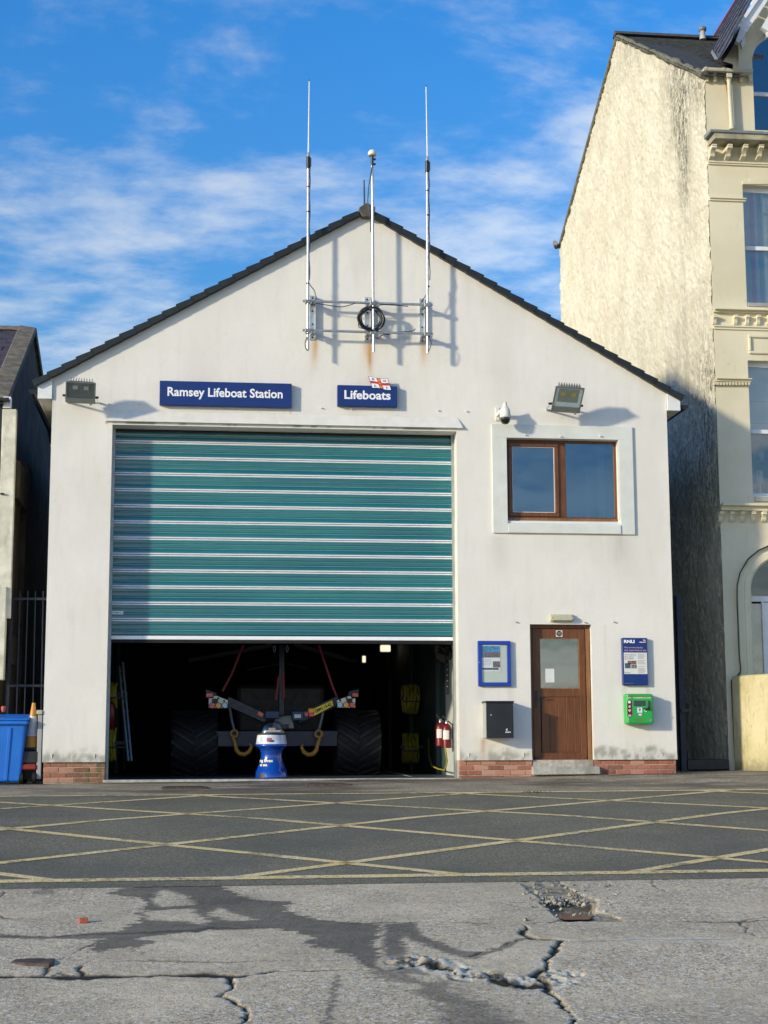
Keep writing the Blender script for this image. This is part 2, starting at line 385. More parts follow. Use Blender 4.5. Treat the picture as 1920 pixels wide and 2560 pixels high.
def m_yellow():
    b = NB('worn_yellow_paint'); v = b.world()
    n = b.noise(b.world((1,1,1)), 13, 7, .75); n2 = b.noise(v, 1.1, 4, .6)
    wear = b.mr(b.ma('ADD', n, b.ma('MULTIPLY', n2, .75)), .86, 1.06)
    col = b.mix(b.mr(b.noise(v, 3, 4), .3, .7), (.90,.63,.23,1), (.92,.73,.38,1)); col = b.mix(b.ma('MULTIPLY', wear, .85), col, (.15,.13,.085,1))
    vo = b.voro(v, 95, 'Color'); se = b.new('SeparateColor'); b.L.new(vo, se.inputs[0]); col = b.mix(b.ma('MULTIPLY', b.ma('GREATER_THAN', se.outputs[0], .80), .65), col, (.14,.125,.09,1))
    b.bump(b.voro(v, 95), .6, .005); return b.fin(col, .75)
def m_attrcol(name, rough=.5, noise_amt=.15):
    b = NB(name); a = b.attr('paint'); n = b.mr(b.noise(b.world(), 25, 4), .3, .7)
    col = b.mix(b.ma('MULTIPLY', n, noise_amt), a.outputs['Color'], (.1,.1,.1,1)); return b.fin(col, rough)

def m_garden():
    b = NB('stained_garden_render'); v = b.world()
    n = b.mr(b.noise(v, 1.6, 6, .65), .3, .7); col = b.mix(n, (.50,.44,.24,1), (.64,.57,.36,1))
    n = b.mr(b.noise(b.world((6,6,1.6)), 1.6, 7, .75, .8), .50, .68); col = b.mix(b.ma('MULTIPLY', n, .55), col, (.22,.19,.10,1))
    n = b.mr(b.noise(b.world((10,10,3)), 1.2, 8, .85, 1.5), .62, .68); col = b.mix(b.ma('MULTIPLY', n, .8), col, (.07,.06,.035,1))
    sx = b.new('SeparateXYZ'); b.L.new(v, sx.inputs[0]); lo = b.mr(b.ma('ADD', sx.outputs[2], b.ma('MULTIPLY', b.noise(v, 7, 5, .7), .35)), .25, .50, 1, 0); col = b.mix(b.ma('MULTIPLY', lo, .7), col, (.12,.11,.06,1))
    b.bump(b.noise(v, 12, 6, .7), .6, .02); b.bump(b.noise(v, 70, 3, .7), .4, .005); return b.fin(col, .9)
GWM = m_garden(); WR = m_render(); CRR = m_cream_rough(); CR = m_cream(); ASP = m_asphalt(); BRK = m_brick(); SLT = m_slate(); TEAL = m_teal(); YEL = m_yellow()
APR = m_conc('broken_concrete', (.70,.57,.375), True); PAV = m_conc('pavement_concrete', (.36,.295,.20), True, .6)
STONE = mat('pale_stone', (.42,.42,.38), .85, var=.2, vs=9, bump=.6, bs=60, dirt=.5, dirtc=(.14,.14,.09))
MORT = mat('mortar', (.46,.41,.34), .95, var=.2, vs=20, bump=.5, dirt=.6, dirtc=(.08,.08,.04))
WHITE = mat('white_pvc', (.74,.75,.76), .35, var=.05, dirt=.15, dirtc=(.3,.3,.26))
WLIT = mat('white_paint', (.72,.70,.65), .6, var=.05, dirt=.12, dirtc=(.4,.38,.3))
SURR = mat('grey_white_surround', (.66,.68,.64), .75, var=.06, vs=3, bump=.2, dirt=.12, dirtc=(.35,.36,.28))
TILE = mat('dark_concrete_tile', (.010,.015,.017), .55, var=.25, vs=9, bump=.3, bs=50)
RIDGE = mat('weathered_ridge_tile', (.085,.075,.062), .8, var=.25, vs=12, bump=.4)
DARK = mat('black_plastic', (.012,.013,.015), .4, var=.2)
BLACKM = mat('black_powder_coat', (.016,.019,.024), .45, var=.2, vs=4)
GREYB = mat('grey_side_paint', (.33,.34,.34), .5, var=.08)
WOOD = m_wood('brown_stained_timber', (.105,.034,.010), (.20,.075,.024)); WOODL = m_wood('lighter_timber', (.19,.085,.03), (.32,.16,.065))
STEEL = mat('galvanised_steel', (.56,.57,.57), .38, .85, var=.12, vs=18, dirt=.1)
ALU = mat('silver_aluminium_slat', (.90,.91,.94), .40, .15, var=.04)
RUB = mat('black_rubber', (.003,.003,.004), .7, var=.3)
NAVY = mat('navy_sign_enamel', (.004,.028,.17), .35, var=.08, vs=2)
BLUEF = mat('royal_blue_frame', (.01,.05,.34), .4, var=.08)
WTXT = mat('white_lettering', (.86,.86,.86), .5, var=.02)
GREEN = mat('bright_green_plastic', (.012,.36,.07), .35, var=.06, vs=3, coat=.3)
REDP = mat('red_enamel', (.14,.006,.010), .35, var=.1); MAROON = mat('maroon_decal', (.20,.012,.018), .5, var=.08)
ORNG = mat('orange_plastic', (.62,.24,.02), .5, var=.12, dirt=.15)
YELH = mat('yellow_hose', (.40,.35,.03), .5, var=.12)
FRED = mat('flag_red', (.55,.03,.04), .5, var=.03); FBLUE = mat('flag_dark_blue', (.01,.02,.14), .5); FORG = mat('flag_orange', (.75,.30,.05), .5)
PINK = mat('pale_pink_lettering', (.62,.42,.46), .5, var=.02)
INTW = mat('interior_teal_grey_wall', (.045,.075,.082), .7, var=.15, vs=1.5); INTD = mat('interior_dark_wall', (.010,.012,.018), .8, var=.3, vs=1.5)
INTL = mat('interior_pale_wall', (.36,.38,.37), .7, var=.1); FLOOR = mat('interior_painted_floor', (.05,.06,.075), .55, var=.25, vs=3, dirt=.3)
BIN = mat('blue_bin_plastic', (.012,.16,.62), .42, var=.07, vs=3, dirt=.12, dirtc=(.03,.09,.2))
CONEW = mat('cone_white', (.68,.68,.66), .5, var=.1, dirt=.3); CONEO = mat('cone_orange', (.60,.26,.03), .5, var=.1, dirt=.25)
CARB = mat('dark_blue_paint', (.002,.005,.032), .35, var=.2); PLATE = mat('yellow_number_plate', (.88,.68,.04), .45, var=.05)
GLS = glassmat('window_glass', tint=(.45,.72,1.0), refl=.24, clear=.5); GLD = glassmat('door_glass', refl=.20, clear=.7)  # blue tint of the window glass stands in for a bluer reflected sky
GLV = glassmat('dark_sash_glass', refl=.16, clear=.8); DOME = glassmat('clear_dome', refl=.10, clear=.8)
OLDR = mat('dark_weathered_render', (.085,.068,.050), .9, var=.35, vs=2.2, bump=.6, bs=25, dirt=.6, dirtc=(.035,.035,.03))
MOSSW = mat('mossy_white_render', (.66,.64,.54), .85, var=.15, vs=5, bump=.4, dirt=.7, dirtc=(.13,.13,.07))
COPE = mat('weathered_coping', (.20,.165,.115), .9, var=.3, vs=8, bump=.6, bs=30, dirt=.5, dirtc=(.07,.065,.04))
IRON = mat('dark_blue_iron', (.007,.011,.024), .5, var=.3, vs=12); CAST = mat('rusty_cast_iron', (.075,.05,.038), .75, var=.35, vs=14, bump=.6, bs=60)
LEAD = mat('grey_lead', (.19,.21,.22), .6, var=.15); PAPER = mat('paper', (.70,.70,.68), .7, var=.04)

# ------------------------------------------------------------------ ground, road, apron
def ground_sheet(name, xs, ys, m, dz=0.0, sub=None, tone=None, kind='structure', parent=None, keep=None, field=None):
    X, Y = np.meshgrid(xs, ys); Z = gz(X, Y)+dz
    if sub is not None: Z = Z+sub(X, Y)
    nx, ny = len(xs), len(ys); v = np.stack([X.ravel(), Y.ravel(), Z.ravel()], 1)
    i = np.arange(nx-1)[None, :]+np.arange(ny-1)[:, None]*nx; i = i.ravel()
    f = np.stack([i, i+1, i+nx+1, i+nx], 1)
    return v, f
def mesh_np(name, v, f, m, parent=None, cols=None, smooth=True, kind=None, attr='stain_shade'):
    used = np.unique(f); rm = np.zeros(len(v), int); rm[used] = np.arange(len(used)); f = rm[f]
    o_ = ORG[parent.name] if parent is not None else Vector((0,0,0))
    me = bpy.data.meshes.new(name); me.vertices.add(len(used)); me.vertices.foreach_set('co', (v[used]-np.array(o_)).ravel())
    me.loops.add(f.size); me.loops.foreach_set('vertex_index', f.ravel().astype(np.int32)); me.polygons.add(len(f))
    me.polygons.foreach_set('loop_start', np.arange(len(f), dtype=np.int32)*f.shape[1])
    me.polygons.foreach_set('loop_total', np.full(len(f), f.shape[1], np.int32)); me.update(calc_edges=True); me.validate()
    me.polygons.foreach_set('use_smooth', np.full(len(me.polygons), smooth))
    if cols is not None:
        a = me.color_attributes.new(attr, 'FLOAT_COLOR', 'POINT'); a.data.foreach_set('color', np.concatenate([cols[used], np.ones((len(used), 1))], 1).ravel())
    o = link_mesh(name, me, m, parent, o_)
    return tagp(o, kind=kind)

# ground: one sheet to the horizon, a little below the made surfaces
xs = np.array([-600,-200,-60,-30,-20,-14,-11,-9.5,-8.6,-7.7,-5,-1.56,1.83,3,4.5,8,14,25,60,200,600.])
ys = np.array([-600,-200,-60,-30,-24,-16,-14.5,-12,-10,-8,-6,-4,-2.5,-1.2,0,2,6,14,40,200,600.])
v, f = ground_sheet('ground', xs, ys, None, dz=-.13)
mesh_np('ground', v, f, m_conc('bare_ground', (.18,.165,.13), False, .6), kind='structure', smooth=False)

NEAR_Y = PG(960, 2203).y; FAR_Y = -2.42
# pavement between the wall and the road
xs = np.linspace(-14, 12, 521); ys = np.concatenate([np.linspace(FAR_Y+.0, 0.35, 60), [3, 8, 14]])
v, f = ground_sheet('p', xs, ys, None)
X, Y = v[:, 0], v[:, 1]
v[:, 2] += .012*(fbm(X*1.5, Y*3, 5)-.5)
v[:, 2] -= .02*((Y > .04) & (X > -7.72) & (X < 1.84))
wet = sstep(.48, .66, fbm(X*.5+3, Y*1.7, 2)+.20*np.exp(-((X+4)/2.2)**2)-.08)
st = np.stack([wet*.75, .55*sstep(.50, .75, fbm(X*.9, Y*4, 9))*sstep(-2.0, -.2, Y), .35*sstep(.62, .8, fbm(X*2, Y*6, 31))], 1)
gm = .7*sstep(.42, .62, fbm(X*.8, Y*2.2, 77))*sstep(-.9, -.05, Y); st[:, 1] = np.maximum(st[:, 1], gm)
mesh_np('pavement', v, f, PAV, cols=st, kind='structure')
# road
xs = np.linspace(-30, 26, 113); ys = np.unique(np.concatenate([np.linspace(NEAR_Y-.12, FAR_Y, 40), [-10, -6, -2.5]])); ys = ys[ys <= FAR_Y]
v, f = ground_sheet('r', xs, ys, None, dz=.004); mesh_np('road', v, f, ASP, kind='structure')
# yellow box junction: border lines and a lattice of diagonals
mk = thing('box_junction_marking', (-3.9, -6.6, float(gz(-3.9,-6.6))), None, None); mk['kind'] = 'structure'
def strip(a, b, w_, name='painted_line', ext=0):
    a = Vector((a[0], a[1], 0)); b = Vector((b[0], b[1], 0)); d = (b-a).normalized(); a = a-d*ext; b = b+d*ext
    nrm = Vector((-d.y, d.x, 0)); n = max(2, int((b-a).length/.12)); vs = []; fs = []
    for i in range(n+1):
        p = a+(b-a)*i/n
        ww = w_*(1+.10*(mnoise.noise(Vector((p.x*3, p.y*3, 5)))))
        for s_ in (-1, 0, 1):
            q = p+nrm*(s_*ww/2); vs.append((q.x, q.y, float(gz(q.x, q.y))+.0085))
    for i in range(n):
        for k in (0, 1): fs.append((3*i+k, 3*i+k+1, 3*i+k+4, 3*i+k+3))
    mb = MB(); mb.add(vs, fs); return part(name, mb, YEL, mk)
strip((-16, -2.62), (14, -2.50), .13)
yb = PG(960, 2190).y; strip((-16, yb-.05), (13, yb-.02), .15)
def lat(i, j):     # lattice node: i+j even
    y = -6.65+1.30*j; return (-3.93+1.72*i+.07*(y+6.65), y)
def diag(i0, s):
    # a line through node (i0, 0) with slope sign s, cut at the borders
    pts = [lat(i0+s*k, k) for k in (-2.75, 3.05)]
    a, b = Vector((*pts[0], 0)), Vector((*pts[1], 0)); d = b-a
    t0 = (yb-a.y)/d.y; t1 = (-2.6-a.y)/d.y
    return strip(a+d*t0, a+d*t1, .125)
for i in range(-6, 9, 2):
    diag(i, 1); diag(i, -1)

# --- the broken apron in front
gx0, gx1 = -8.8, 1.8; stp = .0145
xs = np.arange(gx0, gx1, stp); ys = np.arange(-15.6, NEAR_Y-.10, stp)
v, f = ground_sheet('a', xs, ys, None, dz=.0)
X, Y = v[:, 0].copy(), v[:, 1].copy()
def z5(x, y): p = PG(x/1.728, 1900+y/1.728); return (p.x, p.y)
def z6(x, y): p = PG(960+x/1.728, 1900+y/1.728); return (p.x, p.y)
jx = .12*(fbm(X*4, Y*4, 41, 3)-.5)+.06*(fbm(X*22, Y*14, 45, 3)-.5); jy = .10*(fbm(X*4, Y*4, 53, 3)-.5)+.05*(fbm(X*18, Y*18, 57, 3)-.5)
sx_ = .17*(fbm(X*1.6, Y*20, 21, 4)-.5)+.10*(fbm(X*3, Y*46, 23, 2)-.5)             # sideways ragged edges of the wet patches
def dist(poly, x, y):
    d = np.full(len(x), 9.)
    for (ax, ay), (bx, by) in zip(poly[:-1], poly[1:]):
        dx, dy = bx-ax, by-ay; t = np.clip(((x-ax)*dx+(y-ay)*dy)/(dx*dx+dy*dy+1e-9), 0, 1)
        d = np.minimum(d, np.hypot(x-ax-t*dx, y-ay-t*dy))
    return d
def inside(poly, x, y):
    r = np.zeros(len(x), bool); n = len(poly)
    for i in range(n):
        ax, ay = poly[i]; bx, by = poly[(i+1)%n]
        if ay == by: continue
        c = ((ay > y) != (by > y)) & (x < (bx-ax)*(y-ay)/(by-ay)+ax); r ^= c
    return r
J1 = [z5(-200,765), z5(0,760), z5(200,762), z5(430,750), z5(600,748), z5(850,732), z5(930,722), z5(1130,722), z5(1659,703), z6(200,697), z6(400,700), z6(600,710), z6(760,694), z6(1060,695), z6(1440,700), z6(1800,690)]
J2a = [z5(-200,937), z5(0,935), z5(340,933), z5(560,935), z5(900,925), z5(1050,935), z5(1200,915), z5(1659,905), z6(200,875), z6(330,935), z6(420,940), z6(560,965), z6(700,975)]
C4a = [z6(620,710), z6(600,750), z6(640,775), z6(760,780)]; C4b = [z6(760,780), z6(740,830), z6(690,890), z6(660,930), z6(700,975)]
C4c = [z6(700,975), z6(740,1020), z6(780,1090), z6(810,1141), z6(830,1240)]
C5 = [z6(760,780), z6(1100,775), z6(1659,772), z6(1900,770)]
C1 = [z5(1010,938), z5(1000,985), z5(955,1020), z5(1010,1045), z5(1060,1060), z5(1040,1141), z5(1050,1240)]
cracks = [(J1, .026, .6), (J2a, .050, 1), (C4a, .026, 1), (C4b, .026, 1), (C4c, .026, 1), (C5, .018, .4), (C1, .028, 1.1),
          ([z5(245,860), z5(310,825), z5(390,800), z5(440,770)], .013, .8), ([z5(430,850), z5(395,880), z5(350,905), z5(335,932)], .020, 1),
          ([z5(0,610), z5(30,580), z5(60,550)], .012, .8), ([z5(-40,650), z5(20,680), z5(110,685)], .02, 1),
          ([z5(490,872), z5(900,870), z5(1340,868), z5(1590,870)], .022, .5), ([z6(610,768), z6(520,800), z6(440,825), z6(400,845)], .016, .9),
          ([z6(740,512), z6(745,530), z6(800,555), z6(870,590)], .014, .8), ([z6(1760,670), z6(1570,690), z6(1550,700), z6(1575,740), z6(1600,765), z6(1760,775)], .014, .8),
          ([z6(1150,508), z6(1155,530), z6(1185,555), z6(1230,570)], .006, .6), ([z5(190,935), z5(215,905), z5(245,880)], .018, .9),
          ([z5(930,722), z5(850,740), z5(780,735)], .02, .7), ([z5(250,925), z5(265,915), z5(300,925)], .016, .8)]
dep = np.zeros(len(X)); dk = np.zeros(len(X)); edge = np.zeros(len(X))
xj, yj = X+jx, Y+jy
for poly, wd, amt in cracks:
    d = dist(poly, xj, yj); w2 = wd*(.15+1.5*sstep(.2, .8, fbm(X*2.6, Y*2.6, 61, 3)))
    m_ = 1-sstep(w2*.35, w2*1.25, d); dep = np.maximum(dep, m_*amt*(.016 if poly in (C4a, C4b, C4c, C1) else .010)); dk = np.maximum(dk, m_*min(1, amt))
    edge = np.maximum(edge, (.9 if poly in (C4a, C4b, C4c, C1) else .25)*amt*(1-sstep(w2*2, w2*2+.05, d))*sstep(.45, .62, fbm(X*9, Y*9, 3)))
# spalled rough strip along the joints right of centre
sp1 = [z6(100,865), z6(250,885), z6(330,930), z6(480,935), z6(600,960), z6(720,960), z6(760,930)]
d = dist(sp1, xj, yj); spall = (1-sstep(.10, .20, d)); rough_h = (.05*(fbm(X*17, Y*15, 71, 4)-.55)+.025*(fbm(X*34, Y*30, 73, 2)-.5))*spall
tr = [z6(565,517), z6(620,560), z6(680,610), z6(760,692), z6(890,697), z6(1060,697), z6(990,668), z6(905,652), z6(925,605), z6(880,592), z6(800,555), z6(745,522)]
ti = inside(tr, X+jx*.5, Y+jy*.5).astype(float)
ins = inside([z6(680,590), z6(720,640), z6(785,695), z6(890,695), z6(905,640), z6(880,600), z6(760,585)], X+jx*.6, Y+jy*.6).astype(float)
pud_z = float(gz(*z6(820, 668)))-.026
hole = .014*ti + .042*ins; dep = np.maximum(dep, hole*(.75+.5*fbm(X*8, Y*8, 15)))
rub = ti*(1-ins)*.03*(fbm(X*14, Y*14, 19, 3)-.5)
W1 = [z5(*p) for p in [(560,530),(970,530),(1000,560),(1100,600),(1300,610),(1240,640),(1400,690),(1659,705),(1659,930),(1600,910),(1480,850),(1380,810),(1370,850),(1440,910),(1400,905),(1340,860),(1310,760),(1180,730),(1000,737),(880,737),(700,762),(600,772),(690,780),(620,810),(650,840),(625,870),(620,930),(605,990),(590,1060),(575,1141),(570,1240),(540,1240),(550,1141),(578,1040),(585,930),(600,870),(570,830),(560,810),(490,830),(470,870),(460,925),(440,920),(445,850),(360,800),(430,755),(560,700),(590,650),(610,600),(540,590),(440,575),(560,545)]]
Hs = [[z5(*p) for p in q] for q in ([(700,560),(830,590),(840,625),(700,635),(660,620),(680,580)], [(640,652),(830,640),(900,712),(760,695),(620,692)], [(940,640),(1110,690),(980,697),(900,668)])]
W2 = [z6(*p) for p in [(0,712),(130,700),(130,720),(180,760),(330,825),(420,830),(530,790),(610,770),(560,800),(440,840),(400,862),(250,830),(80,760),(100,860),(0,870)]]
W3 = [z6(*p) for p in [(-60,880),(0,880),(150,900),(300,950),(330,1000),(500,1080),(640,1141),(700,1240),(240,1240),(230,1141),(180,1050),(60,960),(-60,930)]]
W4 = [z5(*p) for p in [(1445,930),(1468,930),(1445,1030),(1428,1141),(1420,1240),(1390,1240),(1400,1141),(1430,1000)]]
W5 = [z5(*p) for p in [(-20,750),(200,762),(430,742),(640,738),(850,727),(850,740),(640,755),(430,770),(200,772),(-20,770)]]
W6 = [z5(*p) for p in [(135,580),(130,570),(230,550),(330,542),(230,560),(240,580)]]
wet = np.zeros(len(X))
core = np.ones(len(X), bool)
for kx, ky in ((.045,0),(-.045,0),(0,.03),(0,-.03)): core &= inside(W1, X+sx_+kx, Y+jy*.5+ky)
for kx, ky in ((0,0),(.015,.01),(-.015,-.01)):
    q = core.copy()
    for h in Hs: q &= ~inside(h, X+sx_*.8+kx, Y+jy*.5+ky)
    for wp in (W2, W4, W5): q |= inside(wp, X+sx_*.5+kx, Y+jy*.4+ky)
    wet += q/3.
w3 = sum(inside(W3, X+sx_*1.3+kx, Y+jy*2+kx).astype(float) for kx in (0,.03,-.03))/3
wet = np.maximum(wet, .75*w3*sstep(.3, .5, fbm(X*6, Y*6, 8))); wet = np.maximum(wet, .6*inside(W6, X+sx_*.3, Y))
wet *= .82+.3*fbm(X*3, Y*9, 88); brn = .55*np.exp(-(((X-z5(1040,610)[0])/.35)**2+((Y-z5(1040,610)[1])/.22)**2))
dk = np.maximum(dk, .75*ins*sstep(.35, .55, fbm(X*12, Y*12, 44))); dk = np.maximum(dk, .45*ti); dk = np.maximum(dk, .8*spall*sstep(.56, .66, fbm(X*13, Y*11, 75)))
lt = np.clip(.42*edge*(1-dk)+.95*spall*sstep(.35, .55, fbm(X*11, Y*11, 4))*(1-dk)+.6*ti*sstep(.5, .62, fbm(X*15, Y*15, 6)), 0, 1)
lt = np.maximum(lt, .8*(1-sstep(.02, .07, dist(C5, xj, yj)))*sstep(.35, .6, fbm(X*6, Y*6, 66)))
yd = -(Y-NEAR_Y); dep = dep*sstep(.0, .10, NEAR_Y-.13-Y); under = .008*(fbm(X*1.2, Y*1.2, 99)-.5)
v[:, 2] += under - dep + rough_h + rub + .0045*(fbm(X*22, Y*22, 12, 3)-.5)*sstep(1.0, 3, yd)
v[:, 2] -= .03*0
cols = np.stack([np.clip(wet, 0, 1), np.clip(np.maximum(dk, brn*.5), 0, 1), lt], 1)
# slabs: the pieces the joints and cracks cut the apron into
fx = X[f].mean(1); fy = Y[f].mean(1)
j1 = np.interp(fx, *zip(*sorted(J1))); j2p = sorted(J2a+[C5[0]]+C5[1:]); j2 = np.interp(fx, *zip(*j2p))
def xsplit(poly, y): q = sorted([(b, a) for a, b in poly]); return np.interp(y, *zip(*q))
lab = np.where(fy > j1, 0, np.where(fy > j2, 10, 20))
lab = lab+np.where(lab == 0, (fx > xsplit([z6(565,517), z6(680,610), z6(760,692)], fy)).astype(int), 0)
lab = lab+np.where(lab == 10, (fx > z5(400, 880)[0]).astype(int)+(fx > xsplit(C4a[:3]+[z6(690,890), z6(660,930)], fy)).astype(int), 0)
lab = lab+np.where(lab == 20, (fx > xsplit(C1, fy)).astype(int)+(fx > xsplit([z6(720,975)]+C4c[1:], fy)).astype(int), 0)
apr = thing('concrete_apron', (-3.5, -12.5, float(gz(-3.5,-12.5))), None, None); apr['kind'] = 'structure'
for l_ in np.unique(lab):
    mesh_np('concrete_slab', v, f[lab == l_], APR, apr, cols)
# the apron further out, coarse
for nm, xa, xb, ya, yb_ in (('far', -40, gx0+.01, -60, NEAR_Y-.10), ('far', gx1-.02, 40, -60, NEAR_Y-.10), ('far', gx0+.01, gx1-.02, -60, -15.59)):
    vv, ff = ground_sheet('c', np.linspace(xa, xb, 30), np.linspace(ya, yb_, 50), None, dz=-.002)
    mesh_np('outer_slab', vv, ff, m_conc('outer_concrete', (.70,.57,.375)) if 'outer_concrete' not in MATS else MATS['outer_concrete'], apr)
# asphalt lip between yellow line and slabs is part of the road; puddle in the broken trench
pb = NB('muddy_water'); pb.p.inputs['Specular IOR Level'].default_value = .12
pb.bump(pb.noise(pb.world(), 14, 3), .05, .01); PUD = pb.fin(pb.mix(pb.mr(pb.noise(pb.world(), 5, 3), .3, .7), (.13,.045,.022,1), (.20,.075,.035,1)), .3)
pts = [z6(*p) for p in [(690,640),(740,638),(820,642),(885,645),(905,660),(885,694),(780,695),(735,665)]]
mb = MB(); mb.add([(a, b, pud_z+.012) for a, b in pts], [tuple(range(len(pts)))])
part('puddle', mb, PUD, kind='structure')
# stones of the broken edge: too small to count
mb = MB(); rs = random.Random(4)
for k in range(240):
    t = rs.random(); a = z6(665+t*215+rs.uniform(-8, 8), 588+rs.uniform(-14, 34)*(.5+t*.5)+(1-t)*8) if k < 180 else z6(rs.uniform(600, 1020), rs.uniform(530, 700)); s_ = rs.uniform(.004, .018)
    c_ = Vector((a[0], a[1], float(gz(*a))-(.018 if k < 180 else .002)+rs.uniform(-.004, .012)))
    ax = Vector((rs.uniform(-1,1), rs.uniform(-1,1), rs.uniform(-1,1))).normalized(); ay = ax.orthogonal()
    mb.obox(c_, ax, ay, ax.cross(ay), s_, s_*rs.uniform(.4, .9), s_*rs.uniform(.3, .7))
o = part('loose_rubble', mb, mat('pale_rubble', (.30,.27,.215), .9, var=.5, vs=25, bump=.5), kind='stuff', bevel=.004); o['label'] = 'loose grey rubble along the broken edge of the puddle trench'
# small loose things on the ground
c = PG(209, 2307); mb = MB(); mb.obox((0,0,.018), (1,.2,0), (-.2,1,0), (0,0,1), .032, .022, .018)
mb.v = [(a+c.x+random.uniform(-.004,.004), b+c.y, d_+c.z+random.uniform(-.003,.003)) for a, b, d_ in mb.v]
solo('brick_fragment', mb, mat('brick_chip', (.42,.10,.05), .85, var=.2, vs=40), tuple(c), 'small chip of red brick lying on the dry concrete at left', 'brick chip', bevel=.005)
c = PG(92, 2400)
ib = thing('cast_iron_cover', (c.x, c.y, c.z), 'small rusty cast iron utility cover set in the concrete at lower left', 'utility cover')
p4 = [z5(45,878), z5(75,852), z5(240,850), z5(235,880), z5(215,893), z5(110,890)]
mb = MB(); mb.prismz([(a, b) for a, b in p4], c.z-.05, c.z+.004); part('lid', mb, CAST, ib, bevel=.006)
q = z5(150, 858); mb = MB(); mb.box(q[0]-.06, q[0]+.06, q[1]-.05, q[1]+.02, c.z+.0045, c.z+.006); part('key_slot', mb, DARK, ib)
for i, (pa, pb_) in enumerate((((410,1977), (508,1963)), ((768,1966), (866,1958)))):
    a = PG(*pa); b = PG(*pb_); cx_, cy_ = (a.x+b.x)/2, (a.y+b.y)/2; z_ = float(gz(cx_, cy_))
    t = thing('drain_cover', (cx_, cy_, z_), ['black drain cover nearest the left brick pier in the pavement', 'dark worn drain cover in the pavement right of the donation box'][i], 'drain cover', 'drain covers in the pavement before the bay door')
    mb = MB(); mb.box(cx_-.31, cx_+.31, cy_-.22, cy_+.22, z_-.03, z_+.016); part('frame', mb, CAST, t, bevel=.004)
    mb = MB(); mb.box(cx_-.26, cx_+.26, cy_-.17, cy_+.17, z_+.0165, z_+.021); lid = part('lid', mb, DARK if i == 0 else CAST, t, bevel=.002)
    for k in range(6):
        mb = MB(); mb.box(cx_-.24+k*.085, cx_-.19+k*.085, cy_-.14, cy_+.14, z_+.0215, z_+.025); part('rib', mb, CAST, lid)
c = PG(1338, 1983); mb = MB(); rs = random.Random(2)
for k in range(60):
    a = rs.uniform(0, 6.28); x_ = c.x+rs.gauss(0, .09); y_ = c.y+rs.gauss(0, .05); z_ = float(gz(x_, y_))+.008
    mb.add([(x_, y_, z_), (x_+.008, y_, z_), (x_+.03*math.cos(a), y_+.03*math.sin(a), z_+rs.uniform(.01, .035))], [(0,1,2)])
o = part('weed_tuft', mb, mat('dry_weed', (.06,.065,.025), .8), kind='stuff'); o['label'] = 'small flat tuft of weed at the road edge before the brown door'

# ------------------------------------------------------------------ the lifeboat station
WX0, WX1 = -7.70, 1.835; APX = -2.945; EZ = 6.02; AZ = 8.80
def ztop(x): return EZ+(AZ-EZ)*(1-abs(np.asarray(x)-APX)/(WX1-APX+.0))
st_ = thing('lifeboat_station', (APX, 0, 0), 'white rendered lifeboat station with steep gable and wide teal roller door', 'lifeboat station')
OX0, OX1, OZ1 = -6.797, -1.531, 5.31
wa, wb = P(1265.5, 1095), P(1549.5, 1306); wx0, wx1, wz0, wz1 = wa.x, wb.x, wb.z, wa.z          # window hole
da, db = P(1324.5, 1560.5), P(1486, 1912); dx0, dx1, dz0, dz1 = da.x, db.x, db.z, da.z            # door hole
def lin(a, b, s): return np.linspace(a, b, max(2, int(round((b-a)/s))+1))
xk = [WX0, OX0, OX1, wx0, dx0, dx1, wx1, WX1]; xk = sorted(xk)
xs = np.unique(np.concatenate([lin(a, b, .03) for a, b in zip(xk[:-1], xk[1:])]))
zk = sorted([.27, dz0 if dz0 > .28 else .29, dz1, wz0, wz1, OZ1, 5.98])
zs = np.unique(np.concatenate([lin(a, b, .03) for a, b in zip(zk[:-1], zk[1:])]))
tt = np.linspace(0, 1, 95)[1:]
X = np.tile(xs, (len(zs)+len(tt), 1)); Z = np.vstack([np.tile(zs[:, None], (1, len(xs))), 5.98+tt[:, None]*(ztop(xs)[None, :]-5.98)])
Y = .006*(fbm(X*.9, Z*.9, 3)-.5)+.004*(fbm(X*3.5, Z*2.5, 8)-.5)-.024*np.clip(1-(Z-.27)/.12, 0, 1)**1.5
nx = len(xs); v = np.stack([X.ravel(), Y.ravel(), Z.ravel()], 1)
i = (np.arange(nx-1)[None, :]+np.arange(X.shape[0]-1)[:, None]*nx).ravel(); f = np.stack([i, i+1, i+nx+1, i+nx], 1)
fx = v[f][:, :, 0].mean(1); fz = v[f][:, :, 2].mean(1)
hole = ((fx > OX0) & (fx < OX1) & (fz < OZ1)) | ((fx > wx0) & (fx < wx1) & (fz > wz0) & (fz < wz1)) | ((fx > dx0) & (fx < dx1) & (fz < dz1))
x, z = v[:, 0], v[:, 2]; rust = np.zeros(len(x)); dirt = np.zeros(len(x)); moss = np.zeros(len(x))
def streak(px, py, ln, wd, amt, arr):
    c = P(px, py); d_ = c.z-z; xx = x-c.x+.02*(fbm(z*4, z*0+px, 2)-.5)
    arr += amt*np.exp(-(xx/(wd*(1+.6*np.clip(d_/ln, 0, 1))))**2)*sstep(-.02, .03, d_)*(1-sstep(0, ln, d_))*(.45+.9*fbm(x*26, z*2.5, int(px)))
streak(789, 851, .55, .035, .75, rust); streak(783, 851, .75, .07, .25, rust)
streak(924, 857, .75, .025, 1.1, rust); streak(920, 857, .5, .08, .38, rust); streak(918, 857, 1.1, .11, .15, rust)
streak(1058, 860, .45, .05, .45, rust); streak(1062, 860, .85, .07, .22, rust)
streak(1206, 1846, .5, .022, .55, rust); streak(1209, 1846, .4, .05, .25, rust)
